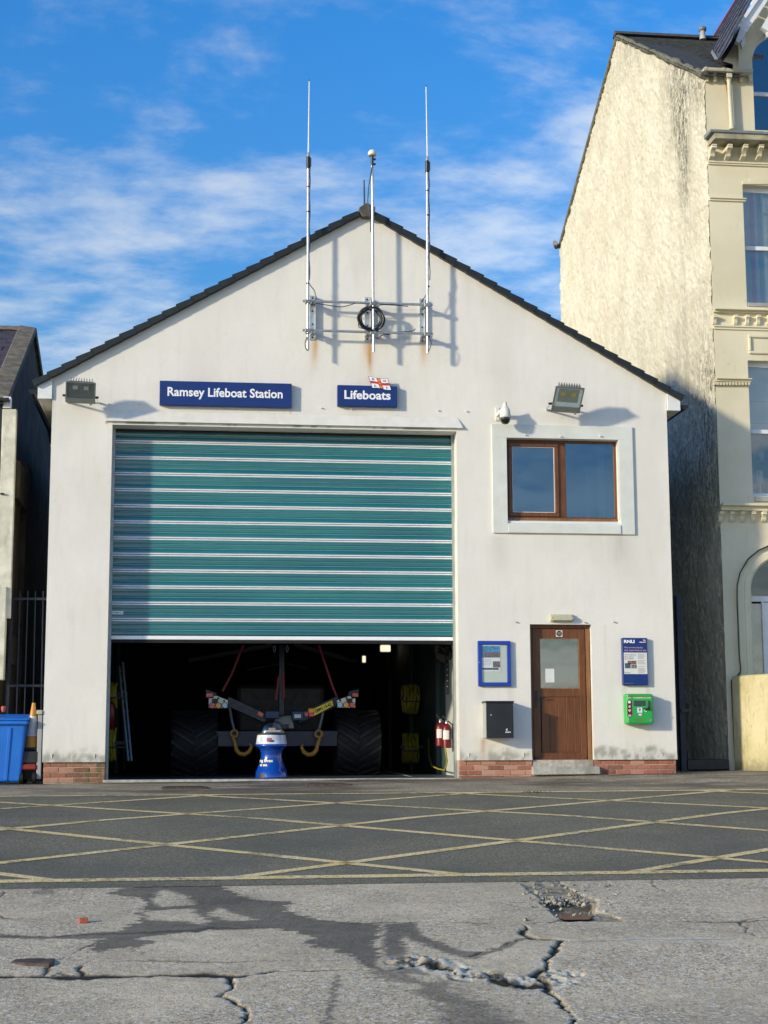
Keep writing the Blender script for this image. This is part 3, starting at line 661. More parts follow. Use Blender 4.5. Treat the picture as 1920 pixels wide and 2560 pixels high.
for q_ in ((1200,1717,.5,.05,.22), (1276,1717,.45,.045,.22), (1559,1714,.35,.02,.35), (1619,1714,.35,.02,.35), (709,1023,.4,.01,.5), (726,1023,.4,.008,.4),
           (1250,1340,1.0,.12,.22), (1555,1340,1.1,.16,.32), (1400,1340,.7,.5,.10), (880,1020,.35,.3,.12), (560,1025,.3,.5,.10), (195,1010,.5,.18,.16), (1421,1040,.4,.25,.16),
           (1513,1560,1.2,.012,.20), (130,990,.7,.05,.25)):
    streak(*q_, dirt)
b_ = 1-sstep(0, .45, z-.27); moss += .42*sstep(.50, .75, b_*.62+.62*(fbm(x*3.5, z*5, 17, 5)-.18))*sstep(.0, .5, b_)
moss += .16*np.exp(-((x-1.2)/.3)**2)*b_*sstep(.4, .6, fbm(x*14, z*12, 5)); moss *= .35+.95*sstep(.40, .62, fbm(x*16, z*11, 91, 4)); dirt += .22*(1-sstep(0, .18, z-.27))
lm = np.exp(-np.clip(z-5.36, 0, 9)/.02)*(z > 5.34)*((x > OX0-.1) & (x < OX1+.05)); moss += .7*lm*sstep(.45, .6, fbm(x*4, z*4, 23))
dirt += .10*sstep(.5, .8, fbm(x*1.3, z*.5, 12))
dirt += .12*np.exp(-np.abs(ztop(x)-z)/.12)
for (px, py, s_) in ((138,1250,.012),(142,1263,.008),(565,835,.012),(500,1068,.01),(1414,1120,.01)):
    c = P(px, py); dirt += .6*np.exp(-((x-c.x)**2+(z-c.z)**2)/s_**2)
cols = np.clip(np.stack([rust, dirt, moss], 1), 0, 1)
mesh_np('front_wall', v, f[~hole], WR, st_, cols)
# body behind the render skin: piers, lintel, side walls
def pc(name, m, *boxes, **k):
    mb = MB()
    for b in boxes: mb.box(*b)
    return part(name, mb, m, st_, **k)
yb0 = .012
pc('door_pier', WLIT, (WX0+.003, OX0, yb0, .33, .272, 5.7)); pc('door_pier', WLIT, (OX1, dx0, yb0, .33, .272, wz0-.01))
pc('wall_core', WLIT, (dx1, WX1-.003, yb0, .33, .272, wz0-.01), (dx0, dx1, yb0, .33, dz1, wz0-.01), (OX1+.003, wx0, yb0, .33, wz0-.0095, 5.7), (wx1, WX1-.003, yb0, .33, wz0-.01, 5.7), (wx0, wx1, yb0, .33, wz1, 5.7))
pc('lintel', WLIT, (OX0, OX1, yb0, .33, OZ1, 5.7))
mb = MB(); mb.prism([(WX0+.004, 5.702), (WX1-.004, 5.702), (WX1-.004, EZ-.01), (APX, AZ-.01), (WX0+.004, EZ-.01)], yb0, .2); part('gable_core', mb, WLIT, st_)
pc('side_wall', MOSSW, (WX0+.001, WX0+.25, .331, 14.2, -.1, 6.0)); pc('side_wall', MOSSW, (WX1-.25, WX1-.001, .331, 14.2, -.1, 6.0))
mb = MB(); mb.prism([(WX0+.25, -.1), (WX1-.25, -.1), (WX1-.25, EZ), (APX, AZ-.2), (WX0+.25, EZ)], 14.0, 14.2); part('back_wall', mb, INTD, st_)
# reveals painted edge strips
def bell(x0, x1, z0, z1, out_, name, endcap=.10):
    mb = MB(); mb.add([(x0-endcap,0,z1-.17),(x1+endcap,0,z1-.17),(x1+endcap*0+.10,-out_,z0),(x0-.10,-out_,z0),(x0-.10,0.01,z0-.001),(x1+.10,.01,z0-.001),(x0+.0,-.001,z1),(x1,-.001,z1)],
        [(3,2,7,6),(0,3,6),(1,7,2),(3,4,5,2),(0,4,3),(1,2,5)]); return part(name, mb, WLIT, st_)
L0, L1 = P(266, 1054), P(1156, 1071)
mb = MB()
x0, x1, zb, zt = L0.x, L1.x, (L0.z+L1.z)/2, (L0.z+L1.z)/2+.17
mb.add([(x0,-.055,zb),(x1,-.055,zb),(x1-.07,-.003,zt),(x0+.07,-.003,zt),(x0,.013,zb),(x1,.013,zb)], [(0,1,2,3),(0,4,5,1),(0,3,4),(1,5,2)])
part('drip_moulding', mb, WLIT, st_)
# vertical bell-end nicks
for px, py in ((129,1893), (236,1893), (1172,1890), (1309,1890), (1655,1892)):
    c = P(px, py, -.01); mb = MB(); mb.box(c.x-.006, c.x+.006, -.016, -.002, c.z-.02, c.z+.045); part('render_stop', mb, WLIT, st_)
# plinth of bricks, each brick a piece, mortar behind
bme = MB().box(-.1075, .1075, 0, .1, -.0325, .0325).mesh('brick', (0,0,0), .004); bme.materials.append(BRK)
bhe = MB().box(-.051, .051, 0, .1, -.0325, .0325).mesh('brick_half', (0,0,0), .004); bhe.materials.append(BRK)
def plinth(x0, x1, z0=-.03, rows=4):
    mb = MB(); mb.box(x0+.004, x1-.004, .022, .33, z0-.08, .2715); part('mortar_bed', mb, MORT, st_)
    for r in range(rows):
        zc = z0+.0375+r*.075; x_ = x0 if r%2 == 0 else x0-.1125
        while x_ < x1-.02:
            a, b = max(x_, x0), min(x_+.215, x1); wd = b-a
            if wd > .03:
                me = bme if wd > .12 else bhe; s_ = wd/(.215 if wd > .12 else .102)
                piece('brick', me, st_, ((a+b)/2, .012+random.uniform(-.002,.003), zc+random.uniform(-.001,.001)), scale=(s_,1,1))
            x_ += .225
plinth(WX0+.02, OX0-.0, -.03); plinth(OX1+.0, dx0-.0, -.03); plinth(dx1+.005, WX1-.02, -.03); plinth(dx0+.005, dx1-.005, -.03, 2)
for xw in (OX0-.002,):   # side return of the left pier
    pc('plinth_return', MORT, (xw-.06, xw+.0, .06, .33, -.05, .27))
for px, py in ((1166,1028),(803,1020),(878,1023),(1095,1026),(1290,1555),(1462,1556),(1535,1555),(271,1010),(347,1011),(1313,1087),(1401,1091),(1500,1090)):
    yq = -.032 if py in (1087,1091,1090) else 0
    c = P(px, py, yq-.01); part('wall_fixing', MB().cyl((c.x, yq-.03, c.z), (c.x, yq, c.z), .011, 8), GREYB if py > 1500 else WLIT, st_)
# door step
a, b = P(1329.5, 1915.5), P(1498, 1937.5)
mb = MB(); mb.box(a.x, b.x, -.075, .14, b.z+.01, a.z-.005)
mb.v = [(p[0]+random.uniform(-.006,.006), p[1], p[2]+random.uniform(-.005,.005)) for p in mb.v]; part('door_step', mb, STONE, st_, bevel=.012, seg=2)

# roof
SL = (AZ-EZ)/(WX1-APX); al = math.atan(SL)
for s in (-1, 1):
    xe = APX+s*5.0; ze = AZ+.02-SL*5.0
    mb = MB(); mb.add([(APX,-.03,AZ+.02),(xe,-.03,ze),(xe,14.5,ze),(APX,14.5,AZ+.02),(APX,-.03,AZ+.045),(xe,-.03,ze+.03),(xe,14.5,ze+.03),(APX,14.5,AZ+.045)],
        [(0,1,2,3),(4,7,6,5),(0,4,5,1),(1,5,6,2),(2,6,7,3)]); part('roof_slope', mb, TILE, st_)
# verge tiles stepping up both sides
n = 23
for s in (-1, 1):
    dirn = Vector((s*math.cos(al), 0, -math.sin(al))); up = Vector((s*math.sin(al), 0, math.cos(al)))
    ln = (5.03)/math.cos(al); t0 = .16; stepv = (ln-t0)/n
    vm = MB(); vm.add([(-stepv/2-.015,-.10,-.078),(stepv/2+.012,-.10,-.068),(stepv/2+.012,-.10,.042),(-stepv/2-.015,-.10,.012),
                       (-stepv/2-.015,.12,-.06),(stepv/2+.012,.12,-.06),(stepv/2+.012,.12,.042),(-stepv/2-.015,.12,.012)],
                      [(0,3,2,1),(4,5,6,7),(0,1,5,4),(1,2,6,5),(2,3,7,6),(3,0,4,7)])
    me = vm.mesh('verge_tile', (0,0,0), .008); me.materials.append(TILE)
    for k in range(n):
        t = t0+(k+.5)*stepv; p = Vector((APX, 0, AZ+.045))+dirn*t
        piece('verge_tile', me, st_, p, rot=(0, al if s > 0 else math.pi-al, 0) if s > 0 else (0, 0, 0))
        o = C.objects[-1] if False else bpy.context.scene.collection.objects[-1]
        Mx = Matrix((( dirn.x, 0, up.x), (0, 1, 0), (dirn.z, 0, up.z)))
        o.rotation_mode = 'QUATERNION'
        if s < 0: Mx = Matrix(((dirn.x, 0, up.x), (0, 1, 0), (dirn.z, 0, up.z)))
        o.matrix_local = Matrix.Translation(p-ORG[st_.name]) @ (Matrix(((dirn.x,0,up.x,0),(0,1,0,0),(dirn.z,0,up.z,0),(0,0,0,1))))
rp = [(727,1362),(800,1315),(880,1355),(874,1405),(835,1447),(768,1445),(748,1425)]
mb = MB(); mb.prism([(P(700+a/3.687, 150+b/3.687, -.12).x, P(700+a/3.687, 150+b/3.687, -.12).z) for a, b in rp], -.13, .25); part('ridge_end_cap', mb, RIDGE, st_, bevel=.01)
mb = MB(); mb.prism([(APX-.14, AZ+.03), (APX, AZ+.17), (APX+.14, AZ+.03)], .25, 14.5); part('ridge_tiles', mb, RIDGE, st_)
# eaves boxes, soffits, gutters
for s, xw in ((-1, WX0), (1, WX1)):
    xo = xw+s*.215; zt = lambda q: AZ-.03-SL*abs(q-APX)
    zbx = 5.68 if s < 0 else 5.71
    mb = MB(); mb.prism(sorted([(xw+s*.003, zbx), (xo, zbx)])+sorted([(xo, zt(xo)), (xw+s*.003, zt(xw))], reverse=True), -.035, .0); part('eaves_box_end', mb, WHITE, st_, bevel=.003)
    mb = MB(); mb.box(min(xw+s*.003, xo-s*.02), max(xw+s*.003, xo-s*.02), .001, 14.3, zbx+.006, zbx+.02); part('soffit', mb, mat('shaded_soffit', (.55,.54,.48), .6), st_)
    mb = MB(); mb.box(min(xo-s*.018, xo), max(xo-s*.018, xo), .001, 14.3, zbx, zt(xo)); part('fascia', mb, WHITE, st_)
    mb = MB(); xg = xo+s*.075
    prof = [(xg+.07*math.cos(math.pi+t), zt(xo)-.055+.075*math.sin(math.pi+t)) for t in np.linspace(0, math.pi, 9)]
    mb.prism(prof, .0, 14.3); part('gutter', mb, DARK, st_, bevel=.002)
c = P(1687, 991, -.036); mb = MB(); mb.box(c.x-.02, c.x+.015, -.04, -.036, c.z-.004, c.z+.004); part('box_vent', mb, GREYB, st_)
# inside
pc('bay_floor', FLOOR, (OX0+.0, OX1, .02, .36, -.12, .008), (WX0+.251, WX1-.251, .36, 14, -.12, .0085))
pc('inner_side_wall', INTW, (-7.44, -7.0, .335, 13.9, .009, 6.0)); pc('inner_side_wall', INTW, (-1.33, -1.15, 2.601, 13.9, .009, 6.0)); pc('inner_daylit_wall', mat('daylit_inner_wall', (.50,.53,.52), .7, var=.06), (-1.33, -1.15, .335, 2.6, .009, 6.0))  # right wall near the door painted brighter, its daylight put into the colour
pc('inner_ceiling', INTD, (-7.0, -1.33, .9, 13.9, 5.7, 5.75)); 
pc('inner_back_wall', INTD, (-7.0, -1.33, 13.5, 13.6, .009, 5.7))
for y_ in (3.2, 6.6, 10): pc('wall_post', INTW, (-1.40, -1.331, y_, y_+.12, .009, 5.7)); pc('wall_post', INTW, (-7.0, -6.93, y_, y_+.12, .009, 5.7))
a, b = PXp(1028, 1941, -1.9), 0
mb = MB(); fl = [(1022,1941.5),(1032,1941.5),(962,1924.5),(954,1924.5)]
vv = []
for p in fl:
    r = ray(*p); t = (0.0105-CAM[2])/r[2]; vv.append(Vector(CAM+r*t))
mb.add(vv, [(0,1,2,3)]); part('floor_line', mb, WLIT, st_)
mb = MB(); mb.box(OX0-.02, OX1+.02, -.03, .03, -.03, .012); part('threshold', mb, STONE, st_, bevel=.004)
# pale roof braces deep inside
for pa, pb_, y_ in (((470,1652),(680,1613),11.5), ((735,1611),(893,1655),11.5), ((618,1675),(700,1660),13.2), ((716,1659),(770,1672),13.2)):
    a, b = P(*pa, y_), P(*pb_, y_); mb = MB(); mb.bar(a, b, .06, .09 if y_ < 12 else .05); part('roof_brace', mb, INTL, st_)

# window with its flat surround
win = part('window', MB().box(0,0,0,0,0,0), WOOD, st_) if False else None
def wood_frame(x0, x1, z0, z1, t, y0, y1):
    mb = MB(); mb.box(x0, x1, y0, y1, z0, z0+t); mb.box(x0, x1, y0, y1, z1-t, z1); mb.box(x0, x0+t, y0, y1, z0+t, z1-t); mb.box(x1-t, x1, y0, y1, z0+t, z1-t); return mb
yf = .13
A, B = P(1266.8, 1100.7, yf), P(1548.5, 1302, yf)
wf = part('window', wood_frame(wx0, wx1, B.z-.0, wz1, .045, yf-.01, yf+.06), WOOD, st_, bevel=.004)
xm0, xm1 = P(1396, 1200, yf).x, P(1415, 1200, yf).x
part('mullion', MB().box(xm0, xm1, yf-.006, yf+.055, B.z+.046, wz1-.046), WOOD, wf, bevel=.004)
sx0, sx1 = wx0+.046, xm0-.001
part('opening_sash', wood_frame(sx0, sx1, B.z+.047, wz1-.047, .062, yf-.03, yf+.03), WOOD, wf, bevel=.006)
part('glazing_bead', wood_frame(sx0+.064, sx1-.064, B.z+.111, wz1-.111, .008, yf-.012, yf), WLIT, wf)
part('pane', MB().box(sx0+.06, sx1-.06, yf+.0, yf+.008, B.z+.10, wz1-.10), GLS, wf)
part('pane', MB().box(xm1, wx1-.045, yf+.004, yf+.012, B.z+.045, wz1-.045), GLS, wf)
part('bottom_bead', MB().box(wx0, wx1, yf-.035, yf-.011, B.z-.03, B.z+.02), WOODL, wf, bevel=.003)
# surround: four flat bands and a sill
sa, sb = P(1229.3, 1059.8, -.03), P(1588, 1336.5, -.03)
h0, h1 = P(1265.5, 1094, -.03), P(1549.5, 1300, -.03)
mb = MB(); mb.box(sa.x, sb.x, -.032, .0, wz1, sa.z); mb.box(sa.x, wx0, -.0325, .0, sb.z, wz1); mb.box(wx1+.01, sb.x, -.0325, .0, sb.z, wz1)
part('window_surround', mb, SURR, st_, bevel=.003)
sz1 = P(1400, 1311, -.04).z
mb = MB(); mb.prismx([(-.048, sb.z+.004), (-.048, sz1-.012), (-.04, sz1), (yf, B.z-.002), (yf, sb.z+.004)], wx0+.003, wx1+.006); part('window_sill', mb, SURR, st_, bevel=.004)
pc('window_reveal', WLIT, (wx1-.0, wx1+.009, -.03, .02, B.z, wz1))
# room behind the window, with things on the ledge
pc('upstairs_room', mat('reflection_blue_wall', (.03,.09,.17), .8), (wx0-.6, -1.14 if False else wx0-.55, .34, 3.3, 2.6, 5.75), (wx1+.3, wx1+.35, .34, 3.3, 2.6, 5.75), (wx0-.6, wx1+.35, 3.3, 3.35, 2.6, 5.75), (wx0-.6, wx1+.35, .34, 3.35, 5.75, 5.8), (wx0-.6, wx1+.35, .34, 3.35, 2.55, 2.6))  # walls coloured blue to paint in the deep sky reflection of the panes
pc('room_curtain', mat('pale_curtain', (.25,.30,.36), .8), (wx1-.42, wx1-.30, .42, .45, B.z+.05, wz1), (wx1-.22, wx1-.12, .40, .43, B.z+.05, wz1))

# door
yd_ = .12
fr = P(1484, 1565, yd_)
door = part('front_door', wood_frame(dx0+.0, dx1-.012, dz0-.03, dz1, .055, yd_-.02, yd_+.07), WOODL, st_, bevel=.005)
door.data.materials[0] = WOOD
part('lit_jamb', MB().box(dx1-.067, dx1-.013, yd_-.028, yd_-.0195, dz0-.02, dz1-.06), WOODL, door, bevel=.002)  # sunlit edge of the jamb painted in as a strip of lighter timber
l0, l1 = P(1340, 1575, yd_), P(1473, 1908, yd_); lx0, lx1 = dx0+.062, dx1-.075; lz0, lz1 = dz0+.035, dz1-.06
g0, g1 = P(1348.5, 1595.5, yd_), P(1449.5, 1722, yd_)
p0, p1 = P(1353.5, 1742, yd_), P(1458.5, 1880.5, yd_)
mb = MB(); yl = yd_
mb.box(lx0, g0.x, yl, yl+.045, lz0, lz1); mb.box(g1.x, lx1, yl, yl+.045, lz0, lz1); mb.box(g0.x, g1.x, yl, yl+.045, g0.z, lz1)
mb.box(g0.x, g1.x, yl, yl+.045, p0.z, g1.z); mb.box(g0.x, g1.x, yl, yl+.045, lz0, p1.z)
lf = part('door_rails', mb, WOOD, door, bevel=.003)
for k in range(5):
    a_, b_ = p0.x+(p1.x-p0.x)*k/5, p0.x+(p1.x-p0.x)*(k+1)/5
    part('plank', MB().box(max(a_, g0.x)+.0015, min(b_, g1.x)-.0015, yl+.012, yl+.04, p1.z, p0.z), WOOD, door, bevel=.004)
part('weather_board', MB().prismx([(yl-.04, lz0), (yl-.04, lz0+.03), (yl-.001, lz0+.10), (yl-.001, lz0)], lx0+.01, lx1-.01), WOOD, door, bevel=.003)
part('pane', MB().box(g0.x, g1.x, yl+.018, yl+.026, g1.z, g0.z), GLD, door)
part('glazing_bead', wood_frame(g0.x, g1.x, g1.z, g0.z, .010, yl+.002, yl+.017), WOODL, door)
part('threshold_strip', MB().box(dx0+.02, dx1-.02, yl-.05, yl-.025, dz0-.015, dz0+.008), WLIT, door)
hp = P(1340, 1745, yl); mb = MB(); hx = P(1340.5, 1740, yl).x; ha, hb = P(1340, 1726, yl).z, P(1340, 1768, yl).z
mb.box(hx-.022, hx+.022, yl-.012, yl-.001, hb, ha)
hd = part('handle', mb, mat('blue_black_handle', (.012,.018,.035), .35), door, bevel=.008, seg=2)
hz = P(1340, 1743.5, yl-.05).z; mb = MB(); mb.tube([(hx, yl-.01, hz), (hx, yl-.055, hz), (hx+.03, yl-.06, hz), (hx+.14, yl-.06, hz)], .009, 8); mb.box(hx-.008, hx+.008, yl-.016, yl-.013, hb+.05, hb+.09)
part('handle_lever', mb, MATS['blue_black_handle'], door)
# fire door keep shut disc: white square with a black disc
sa_, sb_ = P(1389.5, 1576, yl), P(1406, 1592, yl)
stk = part('door_sticker', MB().box(sa_.x, sb_.x, yl-.004, yl-.0012, sb_.z, sa_.z), PAPER, door)
cx_, cz_ = (sa_.x+sb_.x)/2, (sa_.z+sb_.z)/2; mb = MB(); n = 24
mb.add([(cx_+.043*math.cos(t), yl-.0055, cz_+.043*math.sin(t)) for t in (2*math.pi*k/n for k in range(n))], [tuple(range(n))])
mb2 = merge(mb); part('disc', mb2, DARK, door)
part('lettering', merge(textmb('Fire door', cx_-.026, cx_+.026, cz_+.010, cz_+.022, yl-.007), textmb('keep shut', cx_-.03, cx_+.03, cz_-.008, cz_+.004, yl-.007), textmb('Fire door', cx_-.02, cx_+.02, cz_-.024, cz_-.014, yl-.007)), WTXT, door)
na, nb_ = P(1363.5, 1671.5, yl), P(1386.5, 1706, yl)
part('paper_notice', MB().box(na.x, nb_.x, yl+.012, yl+.016, nb_.z, na.z), PAPER, door)
pc('hall', mat('hall_wall', (.24,.28,.29), .8), (dx0-.3, dx0-.25, .34, 2.4, 0.01, 2.5), (dx1+.2, dx1+.25, .34, 2.4, .01, 2.5), (dx0-.3, dx1+.25, 2.4, 2.45, .01, 2.5), (dx0-.3, dx1+.25, .34, 2.45, 2.5, 2.54))
pc('hall_floor', FLOOR, (dx0, dx1, yd_+.07, .36, .0, dz0-.01))

# roller shutter
rs_ = part('roller_shutter', MB().box(OX0+.03, OX1-.03, .349, .365, P(700, 1594.5, .335).z, OZ1), DARK, st_)
for q_ in (OX0, OX1-.035): part('guide_rail', MB().box(q_, q_+.035, .27, .36, .01, OZ1), mat('guide_rail_grey', (.38,.42,.42), .4, .5), rs_)
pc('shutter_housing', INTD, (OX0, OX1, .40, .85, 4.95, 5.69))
YS = .335
lows = [963,998,1032,1066,1101,1135,1169,1203,1238,1273,1307,1343]
zc = [P(700, d_*1.1573, YS).z for d_ in (960.5, 1340.5)]; pit = (zc[0]-zc[1])/11; zbar = P(700, 1594.5, YS).z
xa, xb = OX0+.03, OX1-.03
def slat_mesh(h, out_, name, n=7, cavx=0):
    mb = MB(); vs = []
    for k in range(n+1):
        t = k/n; z_ = h*(t-.5); y_ = -out_*math.sin(math.pi*t)
        vs += [(xa, y_, z_), (xb, y_, z_)]
    mb.add(vs, [(2*k, 2*k+1, 2*k+3, 2*k+2) for k in range(n)], True)
    mb.add([vs[0], vs[1], (xb, .02, -h/2), (xa, .02, -h/2)], [(0,1,2,3)]); mb.add([vs[-2], vs[-1], (xb, .02, h/2), (xa, .02, h/2)], [(0,1,2,3)])
    me = mb.mesh(name, (0,0,0)); return me
hs_ = .062; hsil = .0235
tl = slat_mesh(hs_-.0012, .002, 'teal_slat'); tl.materials.append(TEAL)
sv = slat_mesh(hsil-.001, .012, 'silver_slat', 5); sv.materials.append(ALU)
gp = MB().box(xa, xb, .006, .012, -.006, .006).mesh('slat_joint', (0,0,0)); gp.materials.append(mat('pale_slat_joint', (.20,.33,.34), .4, .2))
teal_h = (pit-2*hsil-.006)/3
sc_ = teal_h/hs_
for r in range(-1, 12):
    zb_ = zc[0]-r*pit                       # centre of the silver pair
    if r >= 0:
        for dz_ in (hsil/2+.0045, -hsil/2-.0045): piece('silver_slat', sv, rs_, (0, YS, zb_+dz_))
    top = zb_-hsil-.003
    for k in range(3):
        zz_ = top-teal_h*(k+.5)
        if zz_ < OZ1-.02: piece('teal_slat', tl, rs_, (0, YS, zz_), scale=(1,1,sc_), rot=(R(1.2)+random.uniform(-.015,.015) if k < 2 else R(-6.5)+random.uniform(-.03,.03), 0, 0))
        if k and zz_ < OZ1-.1: piece('slat_joint', gp, rs_, (0, YS-.006, top-teal_h*k), scale=(1,1,.55))
part('bottom_bar', MB().box(xa, xb, YS-.02, YS+.013, zbar-.035, zbar+.022), ALU, rs_, bevel=.005)
zrub = P(700, 1609, YS).z
part('rubber_seal', MB().box(xa-.02, xb+.02, YS-.015, YS+.013, zrub, zbar-.037), RUB, rs_, bevel=.006)
ba, bb = P(275.5, 1527.5, YS-.02), P(308, 1536, YS-.02)
mp = part('maker_plate', MB().box(ba.x, bb.x, YS-.022, YS-.016, bb.z, ba.z), ALU, rs_)
part('lettering', textmb('BUTZBACH', ba.x+.012, bb.x-.012, bb.z+.012, ba.z-.012, YS-.0235, bold=.02), DARK, rs_)

# ------------------------------------------------------------------ things on the front wall
def rect(pa, pb, y): a, b = P(*pa, y), P(*pb, y); return a.x, b.x, b.z, a.z
# signs
x0, x1, z0, z1 = rect((399.5, 948), (729, 1022), -.09); z1 -= .02
t = thing('station_name_sign', ((x0+x1)/2, -.05, (z0+z1)/2), 'long dark blue sign reading Ramsey Lifeboat Station in white letters', 'sign')
part('sign_panel', MB().box(x0, x1, -.09, -.001, z0+.02, z1), NAVY, t, bevel=.006)
a, b = P(419, 967, -.09), P(706.5, 1003, -.09)
part('lettering', textmb('Ramsey Lifeboat Station', a.x, b.x, b.z, a.z, -.0915, bold=.022), WTXT, t)
x0, x1, z0, z1 = rect((843.5, 962), (993.5, 1017.5), -.09)
t = thing('lifeboats_sign', ((x0+x1)/2, -.05, (z0+z1)/2), 'short dark blue sign reading Lifeboats with a red and white flag on top', 'sign')
part('sign_panel', MB().box(x0, x1, -.09, -.001, z0, z1), NAVY, t, bevel=.006)
a, b = P(861, 975, -.09), P(976.5, 1000, -.09)
part('lettering', textmb('Lifeboats', a.x, b.x, b.z, a.z, -.0915, bold=.026), WTXT, t)
# the small flag: wavy, red cross edged dark, letters in the corners
def flag(cx0, cz0, w_, h_, y, parent, lean=.19, scale=1):
    def fp(u, v_): return (cx0+w_*(u+lean*(1-v_)-lean*.5), y, cz0+h_*v_+.045*h_*math.sin(u*6.0+v_*1.2)-h_*.14*(u-.5))
    def patch(u0, u1, v0, v1, dy):
        n = 8; vs = []; mb = MB()
        for i in range(n+1):
            u = u0+(u1-u0)*i/n
            for vv_ in (v0, v1): p = fp(u, vv_); vs.append((p[0], p[1]-dy, p[2]))
        mb.add(vs, [(2*i, 2*i+2, 2*i+3, 2*i+1) for i in range(n)]); return mb
    f_ = part('flag_cloth', merge(patch(-.02, 1.02, -.025, 1.025, .002)), FBLUE, parent)
    part('flag_field', patch(.005, .995, .005, .995, .004), WTXT, parent)
    part('flag_cross', merge(patch(.40, .60, .005, .995, .006), patch(.005, .40, .39, .61, .006), patch(.60, .995, .39, .61, .006)), FRED, parent)
    part('flag_emblem', merge(patch(.44, .56, .68, .93, .008), patch(.44, .56, .08, .30, .008), patch(.42, .58, .44, .56, .008)), FORG, parent)
    if scale:
        for ch, u, v_ in (('R', .20, .80), ('N', .80, .80), ('L', .20, .19), ('I', .80, .19)):
            p = fp(u, v_); part('flag_letter', textmb(ch, p[0]-w_*.06 if ch != 'I' else p[0]-w_*.02, p[0]+w_*.06 if ch != 'I' else p[0]+w_*.02, p[2]-h_*.085, p[2]+h_*.085, y-.009, bold=.02), FBLUE, parent)
a, b = P(923, 944.5, -.10), P(970, 972.5, -.10)
flag(a.x+.02, b.z, b.x-a.x, a.z-b.z, -.10, t)

# aerials on their frame
def aerial(px_b, py_b, px_t, py_t, label, kind, extra=0):
    yp = -.245; b, a = P(px_b, py_b, yp), P(px_t, py_t, yp)
    t = thing('aerial', tuple(b), label, 'aerial', 'aerials on the gable frame')
    part('pole', MB().cyl(b, a, .0215, 14), STEEL, t)
    if kind == 'whip':
        top = P(px_t+extra[0], extra[1], yp); mid = P(px_t+.5, extra[2], yp)
        part('clamp', merge(MB().cyl(a+Vector((0,0,-.06)), a+Vector((0,0,.13)), .032), MB().cyl(a+Vector((.035,-.01,-.03)), a+Vector((.035,-.01,.11)), .012)), BLACKM, t)
        part('base_cone', MB().tube([a+Vector((0,0,.13)), mid], [.026, .014], 12), GREYB, t)
        part('whip', MB().tube([mid, top], [.0125, .008], 10), mat('pale_whip', (.72,.74,.72), .4, var=.03), t)
        part('whip_tip', MB().tube([top, top+Vector((0,0,.03))], [.009, .004], 8), BLACKM, t)
        for k in (.35, .75, 1.9, 2.7): part('cable_tie', MB().cyl(a-Vector((0,0,k)), a-Vector((0,0,k+.02)), .026, 12), BLACKM, t)
        pts = [a+Vector((.03, -.01, .0))]; n = 14; L_ = a.z-P(px_b, 700, yp).z
        for k in range(n): pts.append(a+Vector((.026+.006*math.sin(k*1.7), -.006*math.cos(k*2.1), -L_*(k+1)/n)))
        part('coax_cable', MB().tube(pts, .0075, 6), BLACKM, t)
    else:
        part('clamp', merge(MB().cyl(a+Vector((0,0,-.02)), a+Vector((0,0,.15)), .022), MB().box(a.x+.0, a.x+.055, yp-.015, yp+.015, a.z+.0, a.z+.025), MB().box(a.x-.01, a.x+.055, yp-.015, yp+.015, a.z+.08, a.z+.105)), BLACKM, t)
        part('dome_head', MB().lathe([(0.001,.245),(.035,.24),(.06,.215),(.068,.18),(.066,.15),(.001,.148)], a, 20), WLIT, t)
        pts = [a+Vector((0, -.02, 0)), a+Vector((-.055, -.02, -.35)), a+Vector((-.075, -.02, -.6)), a+Vector((-.035, -.02, -.85)), a+Vector((-.03, -.02, -1.1))]
        part('coax_cable', MB().tube(pts, .0075, 6), BLACKM, t)
    return t
aerial(769.7, 876, 770.6, 412, 'left one of the two tall whip aerials on the gable', 'whip', (2.8, 203, 381))
aerial(1068.7, 883, 1068, 422, 'right one of the two tall whip aerials on the gable', 'whip', (-2.7, 217, 390))
aerial(934, 880.5, 930.5, 412, 'middle pole with a small domed head before the gable peak', 'dome')
fr_ = thing('mounting_frame', tuple(P(920, 790, -.2)), 'steel wall frame of two rails and three plates holding the aerials', 'mounting frame')
for (a, b) in (((757, 752.5), (1081.5, 762.5)), ((756.5, 825.5), (1082, 835))):
    part('rail', MB().cyl(P(*a, -.205), P(*b, -.205), .0205, 14), STEEL, fr_)
for (xa_, xb_, ya, yb_) in ((774, 788.5, 739.5, 851), (910.5, 926.5, 743, 855), (1047.5, 1062, 747, 858.5)):
    a, b = P(xa_, ya, 0), P(xb_, yb_, 0)
    pl = part('wall_plate', merge(MB().box(a.x, b.x, -.014, -.001, b.z, a.z), MB().box(b.x-.012, b.x, -.07, -.014, b.z+.02, a.z-.02)), STEEL, fr_, bevel=.002, kind=None)
    for k in range(4):
        z_ = b.z+.04+(a.z-b.z-.08)*k/3; part('bolt', MB().cyl((a.x+.045, -.03, z_), (a.x+.045, -.014, z_), .014, 8), BLACKM, pl)
    for ry in ((757.5), (830)):
        c_ = P((xa_+xb_)/2, ry+(xa_-774)*.03, -.1); part('arm', MB().box(a.x+.02, a.x+.06, -.205, -.014, c_.z-.02, c_.z+.02), STEEL, pl)
for px in (769.9, 933, 1068.3):
    for py in (757.5, 830):
        c_ = P(px, py-4+(px-769)*.03, -.26); part('u_bolt_clamp', MB().box(c_.x-.045, c_.x+.045, -.272, -.19, c_.z-.03, c_.z+.03), mat('dull_steel', (.30,.30,.29), .45, .7, var=.2), fr_, bevel=.006)
